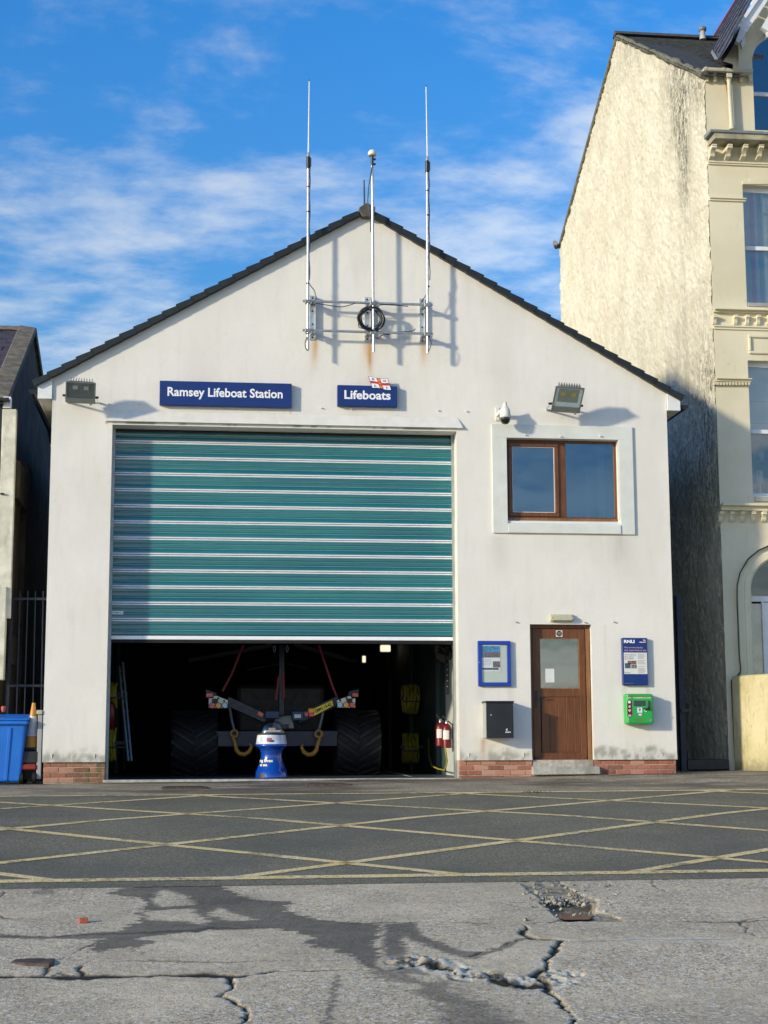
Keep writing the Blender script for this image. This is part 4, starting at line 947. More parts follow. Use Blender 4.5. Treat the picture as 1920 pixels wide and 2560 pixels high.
# coil of cable and the loose leads
c = P(932, 797.5, -.24); mb_ = thing('coiled_cable', tuple(c), 'coil of black cable tied to the middle of the aerial frame', 'cable')
rs = random.Random(3)
for k in range(9):
    r_ = .155+rs.uniform(0, .05); ox, oz = rs.uniform(-.015, .015), rs.uniform(-.012, .012); fl_ = rs.uniform(.9, 1.0); ph = rs.uniform(0, 6)
    pts = [(c.x-.03+ox+r_*math.cos(t)*(1+.03*math.sin(3*t+ph)), -.215+.05*math.sin(t*2+ph)*.5-k*.006, c.z+oz+r_*fl_*math.sin(t)+.008*math.sin(5*t+ph)) for t in np.linspace(0, 2*math.pi, 36)[:-1]]
    part('cable_loop', MB().tube(pts, .0085, 6, closed=True), BLACKM, mb_)
for pts, y_ in (([(771,706),(777,715),(786,727),(789,740),(787,752),(776,762)], -.22), ([(776,765),(790,759),(820,763),(850,767),(870,764),(888,758)], -.22),
                ([(1065,700),(1067,715),(1066,735),(1058,748),(1054,757)], -.22), ([(936,772),(945,766),(955,762),(985,763),(1020,766)], -.22),
                ([(938,823),(960,832),(990,830),(1030,828),(1038,822)], -.20), ([(935,842),(945,846),(955,838),(975,836)], -.2),
                ([(768,842),(763,855),(764,870),(770,877)], -.27), ([(1073,845),(1078,855),(1076,868),(1071,879)], -.27), ([(896,806),(898,818),(915,822),(935,820)], -.2)):
    q = [P(a, b, y_) for a, b in pts]; fine = []
    for i in range(len(q)-1):
        for k in range(4):
            t = k/4; p0_, p1_, p2_, p3_ = q[max(i-1,0)], q[i], q[i+1], q[min(i+2,len(q)-1)]
            fine.append(.5*((2*p1_)+(-p0_+p2_)*t+(2*p0_-5*p1_+4*p2_-p3_)*t*t+(-p0_+3*p1_-3*p2_+p3_)*t**3))
    fine.append(q[-1]); part('loose_lead', MB().tube(fine, .0065, 6), BLACKM, mb_)
a = P(910, 450, 2.0); b = P(912, 560, 2.0)
solo('short_roof_aerial', MB().tube([b, a], [.018, .012], 8), BLACKM, tuple(b), 'short thin black aerial standing behind the ridge cap', 'aerial')

# floodlights
def flood(c, tilt, w_, h_, dpt, label, face_cols, yaw=0.0, roll=0):
    """lamp body hung on a bracket, its face turned down by tilt"""
    t = thing('floodlight', (c.x, 0, c.z), label, 'floodlight', 'floodlights under the gable')
    Rm = Matrix.Rotation(yaw, 4, 'Z') @ Matrix.Rotation(tilt, 4, 'X') @ Matrix.Rotation(roll, 4, 'Y')
    Tm = Matrix.Translation(c) @ Rm
    def xf(mb): mb.v = [tuple(Tm @ Vector(p)) for p in mb.v]; return mb
    hx_, hz_ = w_/2, h_/2
    body = MB(); body.add([(-hx_,0,-hz_),(hx_,0,-hz_),(hx_,0,hz_),(-hx_,0,hz_),(-hx_*.8,dpt,-hz_*.6),(hx_*.8,dpt,-hz_*.6),(hx_*.8,dpt,hz_*.75),(-hx_*.8,dpt,hz_*.75)],
        [(0,1,2,3),(4,7,6,5),(0,4,5,1),(1,5,6,2),(2,6,7,3),(3,7,4,0)])
    bo = part('lamp_body', xf(body), mat('floodlight_grey', (.16,.175,.165), .5, .2, var=.1), t, bevel=.01)
    for k in range(9): part('cooling_fin', xf(MB().box(-hx_*.7+k*hx_*.175, -hx_*.7+k*hx_*.175+.008, .02, dpt*.95, hz_*.8, hz_*1.06)), MATS['floodlight_grey'], bo)
    fr2 = MB(); e = .022
    for bx in ((-hx_,hx_,-hz_,-hz_+h_*.22),(-hx_,hx_,hz_-e,hz_),(-hx_,-hx_+e,-hz_+h_*.22,hz_-e),(hx_-e,hx_,-hz_+h_*.22,hz_-e)): fr2.box(bx[0], bx[1], -.014, -.001, bx[2], bx[3])
    part('front_rim', xf(fr2), mat('floodlight_rim', (.20,.22,.21), .5, .3, var=.1), t, bevel=.003)
    ix, iz0, iz1 = hx_-e, -hz_+h_*.22, hz_-e; m_ = .045; yy = -.003
    refl = MB(); refl.add([(-ix,yy,iz0),(ix,yy,iz0),(ix,yy,iz1),(-ix,yy,iz1),(-ix+m_,yy-.0,iz0+m_*1.7),(ix-m_,yy-.0,iz0+m_*1.7),(ix-m_,yy-.0,iz1-m_*.4),(-ix+m_,yy-.0,iz1-m_*.4)],[(0,1,5,4),(1,2,6,5),(2,3,7,6),(3,0,4,7)])
    part('reflector', xf(refl), face_cols[0], t)
    rb = MB(); rb.add([(-ix+m_,yy,iz0+m_*1.7),(ix-m_,yy,iz0+m_*1.7),(ix-m_,yy,iz1-m_*.4),(-ix+m_,yy,iz1-m_*.4)],[(0,1,2,3)]); part('lamp_plate', xf(rb), face_cols[1], t)
    for sx in (-1, 1): part('led_module', xf(MB().box(sx*hx_*.36-.035, sx*hx_*.36+.035, -.010, -.0045, hz_*.28, hz_*.28+.055)), face_cols[2], t)
    part('front_glass', xf(MB().box(-ix, ix, -.014, -.0115, iz0, iz1)), GLV if False else glassmat('lamp_glass', refl=.02, clear=.97) if 'lamp_glass' not in MATS else MATS['lamp_glass'], t)
    yk = MB(); k1 = Tm @ Vector((-hx_-.014, dpt*.35, -hz_*.5)); k2 = Tm @ Vector((hx_+.014, dpt*.35, -hz_*.5))
    zb_ = c.z-hz_*.35; wl, wr = Vector((k1.x, -.012, zb_)), Vector((k2.x, -.012, zb_))
    yk.bar(k1, wl, .006, .03); yk.bar(k2, wr, .006, .03); yk.bar(wl, wr, .03, .006)
    part('bracket', yk, STEEL, t, kind=None)
    for q in (k1, k2): part('bracket_knob', MB().cyl(q+Vector((-.03,0,0)), q+Vector((.03,0,0)), .018, 10), BLACKM, t)
    for sx in (-.7, .7): part('clip', xf(MB().box(sx*hx_-.015, sx*hx_+.015, -.02, .02, -hz_-.02, -hz_+.015)), STEEL, t)
RF1 = mat('lamp_reflector', (.80,.82,.82), .3, .1, var=.05); RF2 = mat('dim_lamp_plate', (.34,.35,.28), .4, .1, var=.1); LED = mat('yellow_led_block', (.55,.42,.08), .5)
flood(P(1419, 999, -.42), R(40), .46, .44, .12, 'grey floodlight on a bracket above the brown framed window', (RF1, RF2, LED), roll=R(3))
flood(P(201.5, 981, -.42), R(36), .44, .34, .13, 'grey floodlight near the left corner of the gable wall', (mat('grey_reflector', (.22,.24,.23), .4, .5), mat('grey_plate', (.20,.21,.20), .4, .3), mat('cloudy_led', (.45,.45,.38), .5)), yaw=R(0), roll=R(3))
# dome security camera on a wall arm
c = P(1263, 1040, -.22); t = thing('security_camera', (c.x, 0, c.z), 'white security camera with black dome on a wall arm right of the bay', 'security camera')
wpt = P(1243, 1035, 0)
part('wall_plate', MB().box(wpt.x-.035, wpt.x+.035, -.02, -.001, wpt.z-.11, wpt.z+.10), WLIT, t, bevel=.006)
part('arm', MB().tube([(wpt.x, -.02, wpt.z-.02), (wpt.x+.02, -.10, wpt.z-.0), (c.x-.02, -.18, c.z+.12), (c.x, -.22, c.z+.19), (c.x, -.22, c.z+.10)], [.03,.03,.03,.035,.05], 12), WLIT, t)
part('housing', MB().lathe([(.001,.14),(.05,.14),(.072,.10),(.082,.04),(.085,-.005),(.078,-.03),(.001,-.03)], c, 24), WLIT, t)
part('dome', MB().lathe([(.078,-.03),(.078,-.055),(.068,-.095),(.045,-.122),(.001,-.132)], c, 24), mat('smoked_dome', (.006,.007,.008), .08, coat=.5), t)
# bulkhead lamp above the door
x0, x1, z0, z1 = rect((1377, 1535), (1434.5, 1553.5), -.09)
t = thing('bulkhead_lamp', ((x0+x1)/2, 0, z0), 'cream oblong bulkhead lamp on the wall over the brown door', 'lamp')
part('back_tray', MB().box(x0, x1, -.05, -.001, z0, z1), mat('cream_plastic', (.50,.47,.33), .5, var=.06), t, bevel=.006)
part('diffuser', MB().box(x0+.02, x1-.02, -.09, -.051, z0+.012, z1-.012), mat('yellowed_diffuser', (.50,.48,.34), .25, var=.06), t, bevel=.012, seg=2)
for q in (x0+.01, x1-.022): part('end_clip', MB().box(q, q+.012, -.094, -.052, (z0+z1)/2-.02, (z0+z1)/2+.02), MATS['cream_plastic'], t)
# notice board
x0, x1, z0, z1 = rect((1194.5, 1602), (1278, 1715.5), -.05)
t = thing('notice_board', ((x0+x1)/2, 0, (z0+z1)/2), 'blue framed glazed notice board with a poster left of the brown door', 'notice board')
part('backing', MB().box(x0+.03, x1-.03, -.03, -.001, z0+.03, z1-.03), mat('cream_backing', (.56,.57,.47), .7, var=.04), t)
part('frame', wood_frame(x0, x1, z0, z1, .058, -.055, -.001), BLUEF, t, bevel=.006)
a, b = P(1203.5, 1612, -.03), P(1251, 1678.5, -.03)
po = part('poster', MB().box(a.x, b.x, -.034, -.0305, b.z, a.z), PAPER, t)
def patchp(x0_, x1_, z0_, z1_, y, m, par, name='printed_panel'): return part(name, MB().box(x0_, x1_, y-.0012, y, z0_, z1_), m, par)
w_, h_ = b.x-a.x, a.z-b.z
patchp(a.x+.004, b.x-.004, b.z+h_*.72, a.z-h_*.04, -.0345, mat('print_sea_blue', (.05,.22,.42), .6, var=.5, vs=30), t, 'printed_picture')
patchp(a.x+.004, b.x-.004, b.z+h_*.52, b.z+h_*.72, -.0345, mat('print_mixed', (.16,.10,.12), .6, var=.7, vs=60), t, 'printed_picture')
patchp(a.x+.010, a.x+w_*.16, b.z+h_*.55, b.z+h_*.93, -.0355, mat('print_teal', (.10,.22,.26), .6, var=.5, vs=50), t, 'printed_picture')
patchp(b.x-w_*.4, b.x-.006, b.z+h_*.15, b.z+h_*.38, -.0345, MATS['print_mixed'], t, 'printed_picture')
patchp(a.x+.006, b.x-.03, b.z+h_*.06, b.z+h_*.13, -.0345, mat('print_dark', (.03,.05,.06), .6), t, 'printed_band')
for k in range(4): patchp(a.x+.012, a.x+w_*(.52-.05*(k%2)), b.z+h_*(.42-.06*k), b.z+h_*(.435-.06*k), -.0345, mat('print_grey', (.30,.31,.32), .6), t, 'printed_line')
part('board_glass', MB().box(x0+.058, x1-.058, -.045, -.0425, z0+.058, z1-.058), MATS['lamp_glass'], t)
kx = P(1197.5, 1656, -.056); part('lock', MB().cyl((x0+.02, -.060, kx.z), (x0+.02, -.055, kx.z), .008, 10), STEEL, t)
# letter box: a deep black steel box
x0, x1, z0, z1 = rect((1215.5, 1757), (1284, 1844.5), -.30)
t = thing('letter_box', ((x0+x1)/2, 0, z0), 'black steel letter box with grey side below the notice board', 'letter box')
part('box_body', MB().box(x0, x1, -.285, -.001, z0, z1), GREYB, t, bevel=.003)
part('front_panel', MB().box(x0-.002, x1+.002, -.30, -.286, z0-.003, z1), BLACKM, t, bevel=.004)
part('lid', MB().box(x0-.015, x1+.012, -.325, -.0, z1+.001, z1+.028), BLACKM, t, bevel=.006)
part('door_line', wood_frame(x0+.012, x1-.012, z0+.012, z1-.075, .004, -.3015, -.3), DARK, t)
a = P(1227.5, 1787.5, -.302); part('lock', MB().cyl((a.x, -.307, a.z), (a.x, -.3, a.z), .012, 12), STEEL, t)
a, b = P(1264, 1822, -.302), P(1276, 1832, -.302)
part('logo', merge(textmb('smart', a.x-.004, b.x+.004, b.z, b.z+.022, -.3022, bold=.03), textmb('c', a.x+.006, a.x+.03, b.z+.032, b.z+.062, -.3022, bold=.05)), WTXT, t)
# information board
x0, x1, z0, z1 = rect((1554.5, 1594.5), (1621, 1713), -.07)
t = thing('charity_board', ((x0+x1)/2, 0, (z0+z1)/2), 'tall navy charity board headed RNLI right of the brown door', 'information board')
part('panel', MB().box(x0, x1, -.07, -.001, z0, z1), NAVY, t, bevel=.007)
def zp(x, y, yy=-.072): return P(1530+x/8.85, 1580+y/8.85, yy)
def ztext(s_, xa_, ya, xb_, yb_, m, bold=.02, par=None, yy=-.0722): a, b = zp(xa_, ya, yy), zp(xb_, yb_, yy); return part('lettering', textmb(s_, a.x, b.x, b.z, a.z, yy, bold=bold), m, par or t)
ztext('RNLI', 262, 172, 500, 245, WTXT, .05); ztext('Lifeboats', 605, 212, 745, 236, WTXT, .04)
a, b = zp(688, 170), zp(740, 203); flag(a.x, b.z, b.x-a.x, a.z-b.z, -.071, t, lean=.1, scale=0)
ztext('We are the charity', 268, 322, 682, 372, PINK, .012); ztext('that saves lives at sea', 270, 382, 760, 424, PINK, .012)
a, b = zp(260, 455), zp(783, 930); mb = MB(); mb.box(a.x, b.x, -.0725, -.0705, b.z, a.z); part('leaflet', mb, PAPER, t)
DKT = mat('dark_print', (.05,.055,.08), .6)
ztext("We wouldn't be", 278, 487, 535, 518, DKT, .01, yy=-.0735); ztext('here without', 278, 535, 485, 562, DKT, .01, yy=-.0735); ztext('your support', 280, 578, 482, 610, DKT, .01, yy=-.0735)
for (xa_, ya, xb_, yb_, mm) in ((345,635,540,715,'print_brown'),(283,690,412,805,'print_slate'),(425,722,548,805,'print_mixed2')):
    a, b = zp(xa_, ya), zp(xb_, yb_); patchp(a.x, b.x, b.z, a.z, -.0728, mat(mm, {'print_brown':(.22,.13,.10),'print_slate':(.06,.10,.12),'print_mixed2':(.20,.18,.16)}[mm], .6, var=.8, vs=70), t, 'printed_picture')
for k in range(22):
    if k in (6, 12, 13, 15): continue
    a, b = zp(570, 482+k*20), zp(750-(k*37)%50, 490+k*20); patchp(a.x, b.x, b.z, a.z, -.0728, MATS['print_grey'], t, 'printed_line')
ztext('RNLI.org', 288, 888, 405, 915, DKT, .01, yy=-.0735); ztext('Registered charity 209603', 285, 1130, 470, 1142, PINK, 0)
# defibrillator cabinet
x0, x1, z0, z1 = rect((1554.5, 1733), (1634.5, 1809.5), -.13); fx0 = P(1567, 1770, -.2).x; fx1 = P(1634.5, 1770, -.2).x; z0, z1 = P(1600, 1811, -.2).z, P(1600, 1734, -.2).z
t = thing('defibrillator_cabinet', ((fx0+fx1)/2, 0, (z0+z1)/2), 'bright green defibrillator cabinet below the navy charity board', 'defibrillator')
part('cabinet_body', MB().box(fx0-.005, fx1+.0, -.155, -.001, z0, z1), GREEN, t, bevel=.035, seg=4)
part('cabinet_door', MB().box(fx0+.004, fx1-.004, -.205, -.150, z0+.004, z1-.004), GREEN, t, bevel=.03, seg=4)
YA = -.2065
def ab(x, y, yy=YA): return P(1530+x/8.85, 1580+y/8.85, yy)
a, b = ab(335, 1500), ab(452, 1890); cxm = (a.x+b.x)/2; hw = (b.x-a.x)/2
n = 12; pl = [(cxm+hw*math.cos(t_), a.z-hw+hw*math.sin(t_)) for t_ in np.linspace(0, math.pi, n)]+[(cxm-hw*math.cos(t_), b.z+hw-hw*math.sin(t_)) for t_ in np.linspace(0, math.pi, n)]
part('symbol_strip', MB().prism(pl, YA, YA+.004), MAROON, t)
def disc(cx_, cz_, r_, y, n=16, sq=1): mb = MB(); mb.add([(cx_+r_*math.cos(q_), y, cz_+sq*r_*math.sin(q_)) for q_ in (2*math.pi*k/n for k in range(n))], [tuple(range(n))]); return mb
for k in range(4):
    c = ab(388, 1550+k*96); r_ = .026
    part('symbol_disc', disc(c.x, c.z, .034, YA-.0008), mat('deep_maroon', (.10,.006,.01), .5), t)
    if k == 0: s_ = merge(disc(c.x-.004, c.z, .022, YA-.0018), )
    elif k == 1: s_ = merge(disc(c.x, c.z-.006, .015, YA-.0018), disc(c.x+.004, c.z+.008, .011, YA-.0018), MB().box(c.x-.022, c.x-.002, YA-.0018, YA-.001, c.z-.004, c.z+.006))
    elif k == 2: s_ = merge(disc(c.x-.010, c.z+.006, .012, YA-.0018), disc(c.x+.010, c.z+.006, .012, YA-.0018), MB().prism([(c.x-.021, c.z+.003), (c.x, c.z-.022), (c.x+.021, c.z+.003)], YA-.0018, YA-.001))
    else: s_ = merge(disc(c.x-.014, c.z-.004, .010, YA-.0018), MB().box(c.x-.02, c.x+.024, YA-.0018, YA-.001, c.z-.018, c.z-.004), MB().box(c.x+.006, c.x+.012, YA-.0018, YA-.001, c.z, c.z+.02))
    part('first_aid_symbol', s_, WTXT, t)
a, b = ab(478, 1517), ab(745, 1640); part('viewing_window', MB().box(a.x, b.x, YA-.001, YA+.002, b.z, a.z), mat('dark_green_window', (.008,.04,.035), .15, coat=.5), t, bevel=.0)
a, b = ab(775, 1520), ab(832, 1668); kp = part('keypad_lock', MB().box(a.x, b.x, YA-.02, YA, b.z, a.z), BLACKM, t, bevel=.006)
for k in range(5):
    c = ab(803, 1545+k*24, YA-.021)
    for dx_ in (-.008, .008): part('key', disc(c.x+dx_, c.z, .004, YA-.0212, 8), STEEL, kp)
c = ab(790, 1700); part('turn_handle', merge(MB().cyl((c.x+.012, YA-.03, c.z), (c.x+.012, YA, c.z), .022, 16), MB().bar((c.x-.07, YA-.025, c.z), (c.x+.02, YA-.025, c.z-.004), .012, .022)), BLACKM, t)
a, b = ab(543, 1652), ab(685, 1858); cxm = (a.x+b.x)/2
part('label_sticker', MB().box(a.x, b.x, YA-.0012, YA, b.z, a.z), mat('sticker_green', (.05,.30,.16), .5), t)
a2, b2 = ab(558, 1672), ab(670, 1790); part('aed_sign', MB().box(a2.x, b2.x, YA-.0025, YA-.0013, b2.z, a2.z), mat('pale_mint', (.66,.80,.74), .5), t, bevel=.0)
c = ab(613, 1725); hr = .016; part('heart_symbol', merge(disc(c.x-.008, c.z+.005, .0095, YA-.0035), disc(c.x+.008, c.z+.005, .0095, YA-.0035), MB().prism([(c.x-.0165, c.z+.002), (c.x, c.z-.018), (c.x+.0165, c.z+.002)], YA-.0035, YA-.003)), mat('dark_teal_print', (.02,.10,.09), .5), t)
part('lettering', merge(textmb('AED', c.x-.014, c.x+.014, c.z+.022, c.z+.031, YA-.0035, bold=.04), textmb('Defibrillator', c.x-.024, c.x+.024, c.z-.034, c.z-.025, YA-.0035)), MATS['dark_teal_print'], t)
c = ab(620, 1825); part('hand_symbol', merge(MB().prism([(c.x-.03, c.z-.004), (c.x-.01, c.z+.012), (c.x+.03, c.z+.006), (c.x+.032, c.z-.002), (c.x, c.z-.008)], YA-.003, YA-.002), MB().prism([(c.x-.03, c.z-.020), (c.x, c.z-.012), (c.x+.03, c.z-.020)], YA-.003, YA-.002)), WTXT, t)
a, b = ab(343, 1446), ab(415, 1466); part('lettering', textmb('999', a.x, b.x, b.z, a.z, YA-.001, bold=.03), WTXT, t)
a, b = ab(470, 1444), ab(860, 1468); part('lettering', textmb('FOR EMERGENCIES CALL & OPEN', a.x, b.x, b.z, a.z, YA-.001, bold=.03), WTXT, t)
OGR = mat('olive_print', (.16,.20,.02), .5); a, b = ab(352, 1408), ab(850, 1428); part('printed_band', MB().box(a.x, b.x, YA-.001, YA, b.z, a.z), OGR, t)
for k in range(3):
    a, b = ab(505+k*6, 1915+k*22), ab(740-k*4, 1926+k*22); part('printed_band', MB().box(a.x, b.x, YA-.001, YA, b.z, a.z), OGR, t)
c = ab(742, 1740); part('phone_symbol', MB().tube([(c.x-.016, YA-.001, c.z+.016), (c.x-.012, YA-.001, c.z-.002), (c.x+.004, YA-.001, c.z-.014), (c.x+.016, YA-.001, c.z-.012)], [.007,.004,.004,.007], 6), WTXT, t)
c = ab(855, 1950); part('cam_lock', MB().cyl((c.x, YA-.006, c.z), (c.x, YA, c.z), .014, 12), STEEL, t)

# ------------------------------------------------------------------ donation box in the doorway
c = Vector((P(678, 1940, .38).x, .38, .012)); k_ = P(1, 0, .38); pxm = (P(700, 1900, .38).x-P(600, 1900, .38).x)/100
def zz5(y): return P(678, 1780+y/11.85, .38).z-c.z
t = thing('donation_box', tuple(c), 'waisted blue collecting box with a clear dome standing in the bay doorway', 'donation box')
q = pxm/11.85
body = [(.001, 0), (470*q, 0), (472*q, .02), (462*q, zz5(1760)), (445*q, zz5(1745)), (395*q, zz5(1600)), (345*q, zz5(1480)), (315*q, zz5(1350)), (312*q, zz5(1230)), (335*q, zz5(1140)), (380*q, zz5(1070)), (430*q, zz5(1040)), (470*q, zz5(1020)), (478*q, zz5(990)), (470*q, zz5(950)), (.001, zz5(950))]
part('blue_base', MB().lathe(body, c, 48), mat('glossy_blue_plastic', (.004,.055,.36), .22, var=.08, vs=3, coat=.6), t)
part('white_band', MB().lathe([(468*q, zz5(950)), (462*q, zz5(930)), (425*q, zz5(690)), (418*q, zz5(675)), (.001, zz5(675))], c, 48), mat('glossy_white_band', (.60,.64,.70), .15, var=.2, vs=6, coat=.5), t)
part('black_collar', MB().lathe([(430*q, zz5(676)), (440*q, zz5(665)), (440*q, zz5(635)), (428*q, zz5(625)), (.001, zz5(624))], c, 48), BLACKM, t)
part('dome', MB().lathe([(424*q, zz5(624)), (418*q, zz5(560)), (395*q, zz5(470)), (350*q, zz5(380)), (280*q, zz5(310)), (190*q, zz5(265)), (90*q, zz5(245)), (.001, zz5(240))], c, 48), DOME, t)
mb = MB(); mb.prism([(c.x-.13, c.z+zz5(600)), (c.x+.13, c.z+zz5(600)), (c.x+.15, c.z+zz5(540)), (c.x-.10, c.z+zz5(540))], .35, .42); bt = part('model_boat', mb, mat('model_hull', (.55,.56,.58), .4), t, bevel=.01)
part('model_cabin', MB().box(c.x-.04, c.x+.06, .36, .41, c.z+zz5(540), c.z+zz5(470)), FORG, t, bevel=.006)
def wrap(mb, rad_of_z, off=.003):
    o_ = []
    for x_, y_, z_ in mb.v:
        r_ = rad_of_z(z_-c.z)+off; a_ = (x_-c.x)/r_; o_.append((c.x+r_*math.sin(a_), c.y-r_*math.cos(a_), z_))
    mb.v = o_; return mb
zb = sorted((z_, r_) for r_, z_ in body[1:-1]); radf = lambda z_: float(np.interp(z_, [a for a, b in zb], [b for a, b in zb]))
def wt(s_, xa_, xb_, ya, yb_, m, bold=.03): return wrap(textmb(s_, c.x+(xa_-930)*q, c.x+(xb_-930)*q, c.z+zz5(yb_), c.z+zz5(ya), 0, bold=bold), radf)
CREAMT = mat('cream_lettering', (.80,.74,.42), .5)
part('lettering', wt('Saving lives', 250, 960, 1390, 1510, CREAMT), CREAMT, t); part('lettering', wt('at sea', 520, 790, 1530, 1600, CREAMT), CREAMT, t)
mb = MB()
for i in range(6):
    a_ = -.95+.08*i; mb.add([(c.x+472*q*1.008*math.sin(a_+d_), c.y-472*q*1.008*math.cos(a_+d_), c.z+z_) for d_, z_ in ((0, .015), (.08, .015), (.08, .075), (0, .075))], [(0,1,2,3)])
part('black_label', mb, BLACKM, t)
bandf = lambda z_: float(np.interp(z_, [zz5(930), zz5(690)], [462*q, 425*q]))
def bandpatch(x0_, x1_, y0_, y1_, m, name):
    mb = MB(); vs = []
    for i in range(7):
        xx = x0_+(x1_-x0_)*i/6
        for yy_ in (y0_, y1_): vs.append((c.x+(xx-930)*q, 0, c.z+zz5(yy_)))
    mb.add(vs, [(2*i, 2*i+2, 2*i+3, 2*i+1) for i in range(6)]); return part(name, wrap(mb, bandf), m, t)
bandpatch(770, 920, 770, 880, mat('print_red_boat', (.30,.08,.09), .3, var=.4, vs=50), 'printed_picture'); bandpatch(850, 985, 830, 890, DKT, 'printed_picture')
for k in range(3): bandpatch(530, 640, 750+k*50, 765+k*50, MATS['print_grey'], 'printed_line')

# ------------------------------------------------------------------ in the bay: tractor with its carriage arms
YT = 2.4
tr_ = thing('launch_carriage', (P(705, 1900, YT).x, YT, .01), 'dark blue boat launching carriage with raised arms and lamps inside the bay', 'boat carriage')
def tq(a, b, w_, h_, m, name, y=YT, par=None): mb = MB(); mb.bar(P(*a, y), P(*b, y), w_, h_); return part(name, mb, m, par or tr_, bevel=.01)
tq((566, 1752), (668, 1798), .2, .16, CARB, 'support_arm'); tq((848, 1750), (742, 1798), .2, .16, CARB, 'support_arm')
part('rear_beam', MB().box(P(480,1840,YT).x, P(930,1840,YT).x, YT+.1, YT+.5, P(700,1868,YT).z, P(700,1825,YT).z), CARB, tr_, bevel=.02)
part('tractor_cab', MB().box(P(590,1840,YT+1).x, P(815,1840,YT+1).x, YT+1.2, YT+3.5, .5, 1.55), mat('dark_hull', (.003,.004,.008), .5, var=.2), tr_, bevel=.08, seg=2)
LR = mat('red_lens', (.75,.03,.04), .2, emit=None, coat=.5); LO = mat('amber_lens', (.9,.36,.02), .2, coat=.5); LB = mat('blue_white_lens', (.35,.7,.95), .2, coat=.5)
LBP = mat('lamp_board_white', (.85,.85,.83), .5, var=.12)
def zA(x, y): return (250+x/3.687, 1580+y/3.687)
def zB(x, y): return (680+x/3.318, 1580+y/3.318)
for side, fn, poly, lamps, holes in ((0, zA, [(1003,610),(1045,610),(1050,590),(1080,590),(1178,630),(1178,700),(1003,700)], ((1035,678,LR),(1092,678,LO),(1150,676,LB)), ((1090,610),(1144,634))),
                              (1, zB, [(540,568),(640,530),(655,535),(660,555),(690,550),(690,628),(540,628)], ((563,605,LB),(613,605,LO),(663,605,LR)), ((567,567),(617,548)))):
    pts = [P(*fn(*p), YT-.2) for p in poly]; mb = MB(); mb.prism([(p.x, p.z) for p in pts], YT-.2, YT-.17)
    bd = part('lamp_board', mb, LBP, tr_)
    for lx, lz, m in lamps:
        cc = P(*fn(lx, lz), YT-.21); r_ = .042
        part('lens_rim', MB().cyl((cc.x, YT-.215, cc.z), (cc.x, YT-.2, cc.z), r_+.009, 20), BLACKM, bd); part('round_lamp', MB().cyl((cc.x, YT-.235, cc.z), (cc.x, YT-.216, cc.z), r_, 20), m, bd)
    for hx_, hz_ in holes:
        cc = P(*fn(hx_, hz_), YT-.21); part('hole', disc(cc.x, cc.z, .018, YT-.202, 10), BLACKM, bd)
    hx_, hz_ = (1060, 635) if side == 0 else (642, 570); cc = P(*fn(hx_, hz_), YT-.22); part('lamp_hinge', MB().box(cc.x-.045, cc.x+.045, YT-.24, YT-.201, cc.z-.035, cc.z+.035), BLACKM, bd, bevel=.006)
    tp = [(970,525),(1075,560),(1078,600),(975,615)] if side == 0 else [(722,470),(635,490),(625,530),(715,548)]
    pts = [P(*fn(*p), YT-.1) for p in tp]; mb = MB(); mb.prism([(p.x, p.z) for p in pts], YT-.15, YT+.05); cap = part('arm_head', mb, CARB, tr_, bevel=.008)
    rc = [(980,582),(1038,582)] if side == 0 else [(668,523),(714,523)]; mb = MB(); mb.bar(P(*fn(*rc[0]), YT-.16), P(*fn(*rc[1]), YT-.16), .01, .055); part('red_reflector', mb, LR, cap)
    hp_ = (1300, 1030, zA, -1) if side == 0 else (330, 930, zB, 1); cc = P(*hp_[2](hp_[0], hp_[1]), YT-.1)
    s_ = hp_[3]; r_ = .125   # towing hook: eye, shank and a curled point
    pts = [(-.52,.62),(-.60,.40),(-.50,.18),(-.42,-.10),(-.36,-.45),(-.10,-.74),(.28,-.80),(.62,-.58),(.78,-.22),(.66,.02)]
    q_ = [Vector((cc.x+(a_ if s_ < 0 else -a_)*.215, YT-.1, cc.z+b_*.215)) for a_, b_ in pts]
    part('towing_hook', MB().tube(q_, [.023,.028,.030,.032,.036,.040,.040,.036,.028,.012], 10), mat('orange_hook_paint', (.34,.17,.015), .45, var=.2), tr_)
    ey = q_[0]+Vector((0, 0, .03)); part('hook_eye', MB().tube([ey+Vector((.055*math.cos(a_), 0, .055*math.sin(a_))) for a_ in np.linspace(0, 2*math.pi, 15)[:-1]], .022, 8, closed=True), MATS['orange_hook_paint'], tr_)
    part('shackle', MB().tube([ey+Vector((0,0,.05)), ey+Vector((-s_*-.0+(.05 if s_ > 0 else -.05),0,.25)), ey+Vector(((.08 if s_ > 0 else -.08),0,.42))], .022, 8), mat('grey_shackle', (.10,.12,.15), .5), tr_)
# number plate on the right arm
pc4 = [zB(345,638), zB(497,567), zB(509,610), zB(340,700)]; pts = [P(*p, YT-.16) for p in pc4]
mb = MB(); mb.prism([(p.x, p.z) for p in pts], YT-.17, YT-.155); np_ = part('number_plate', mb, PLATE, tr_)
ang = math.atan2(pts[1].z-pts[0].z, pts[1].x-pts[0].x); wpl = (pts[1]-pts[0]).length; hpl = (pts[1]-pts[2]).length; cc = (pts[0]+pts[1]+pts[2]+pts[3])/4
tm = textmb('GMN 13-42', -wpl*.44, wpl*.44, -hpl*.30, hpl*.30, 0, bold=.03)
tm.v = [(cc.x+a*math.cos(ang)-b_*math.sin(ang), YT-.1725, cc.z+a*math.sin(ang)+b_*math.cos(ang)) for a, y_, b_ in tm.v]; part('plate_lettering', tm, DARK, np_)
for p_, m in ((zB(323, 655), LO), (zB(325, 683), LR)):
    cc = P(*p_, YT-.16); part('side_lamp', MB().box(cc.x-.045, cc.x+.045, YT-.19, YT-.15, cc.z-.045, cc.z+.045), m, tr_, bevel=.015)
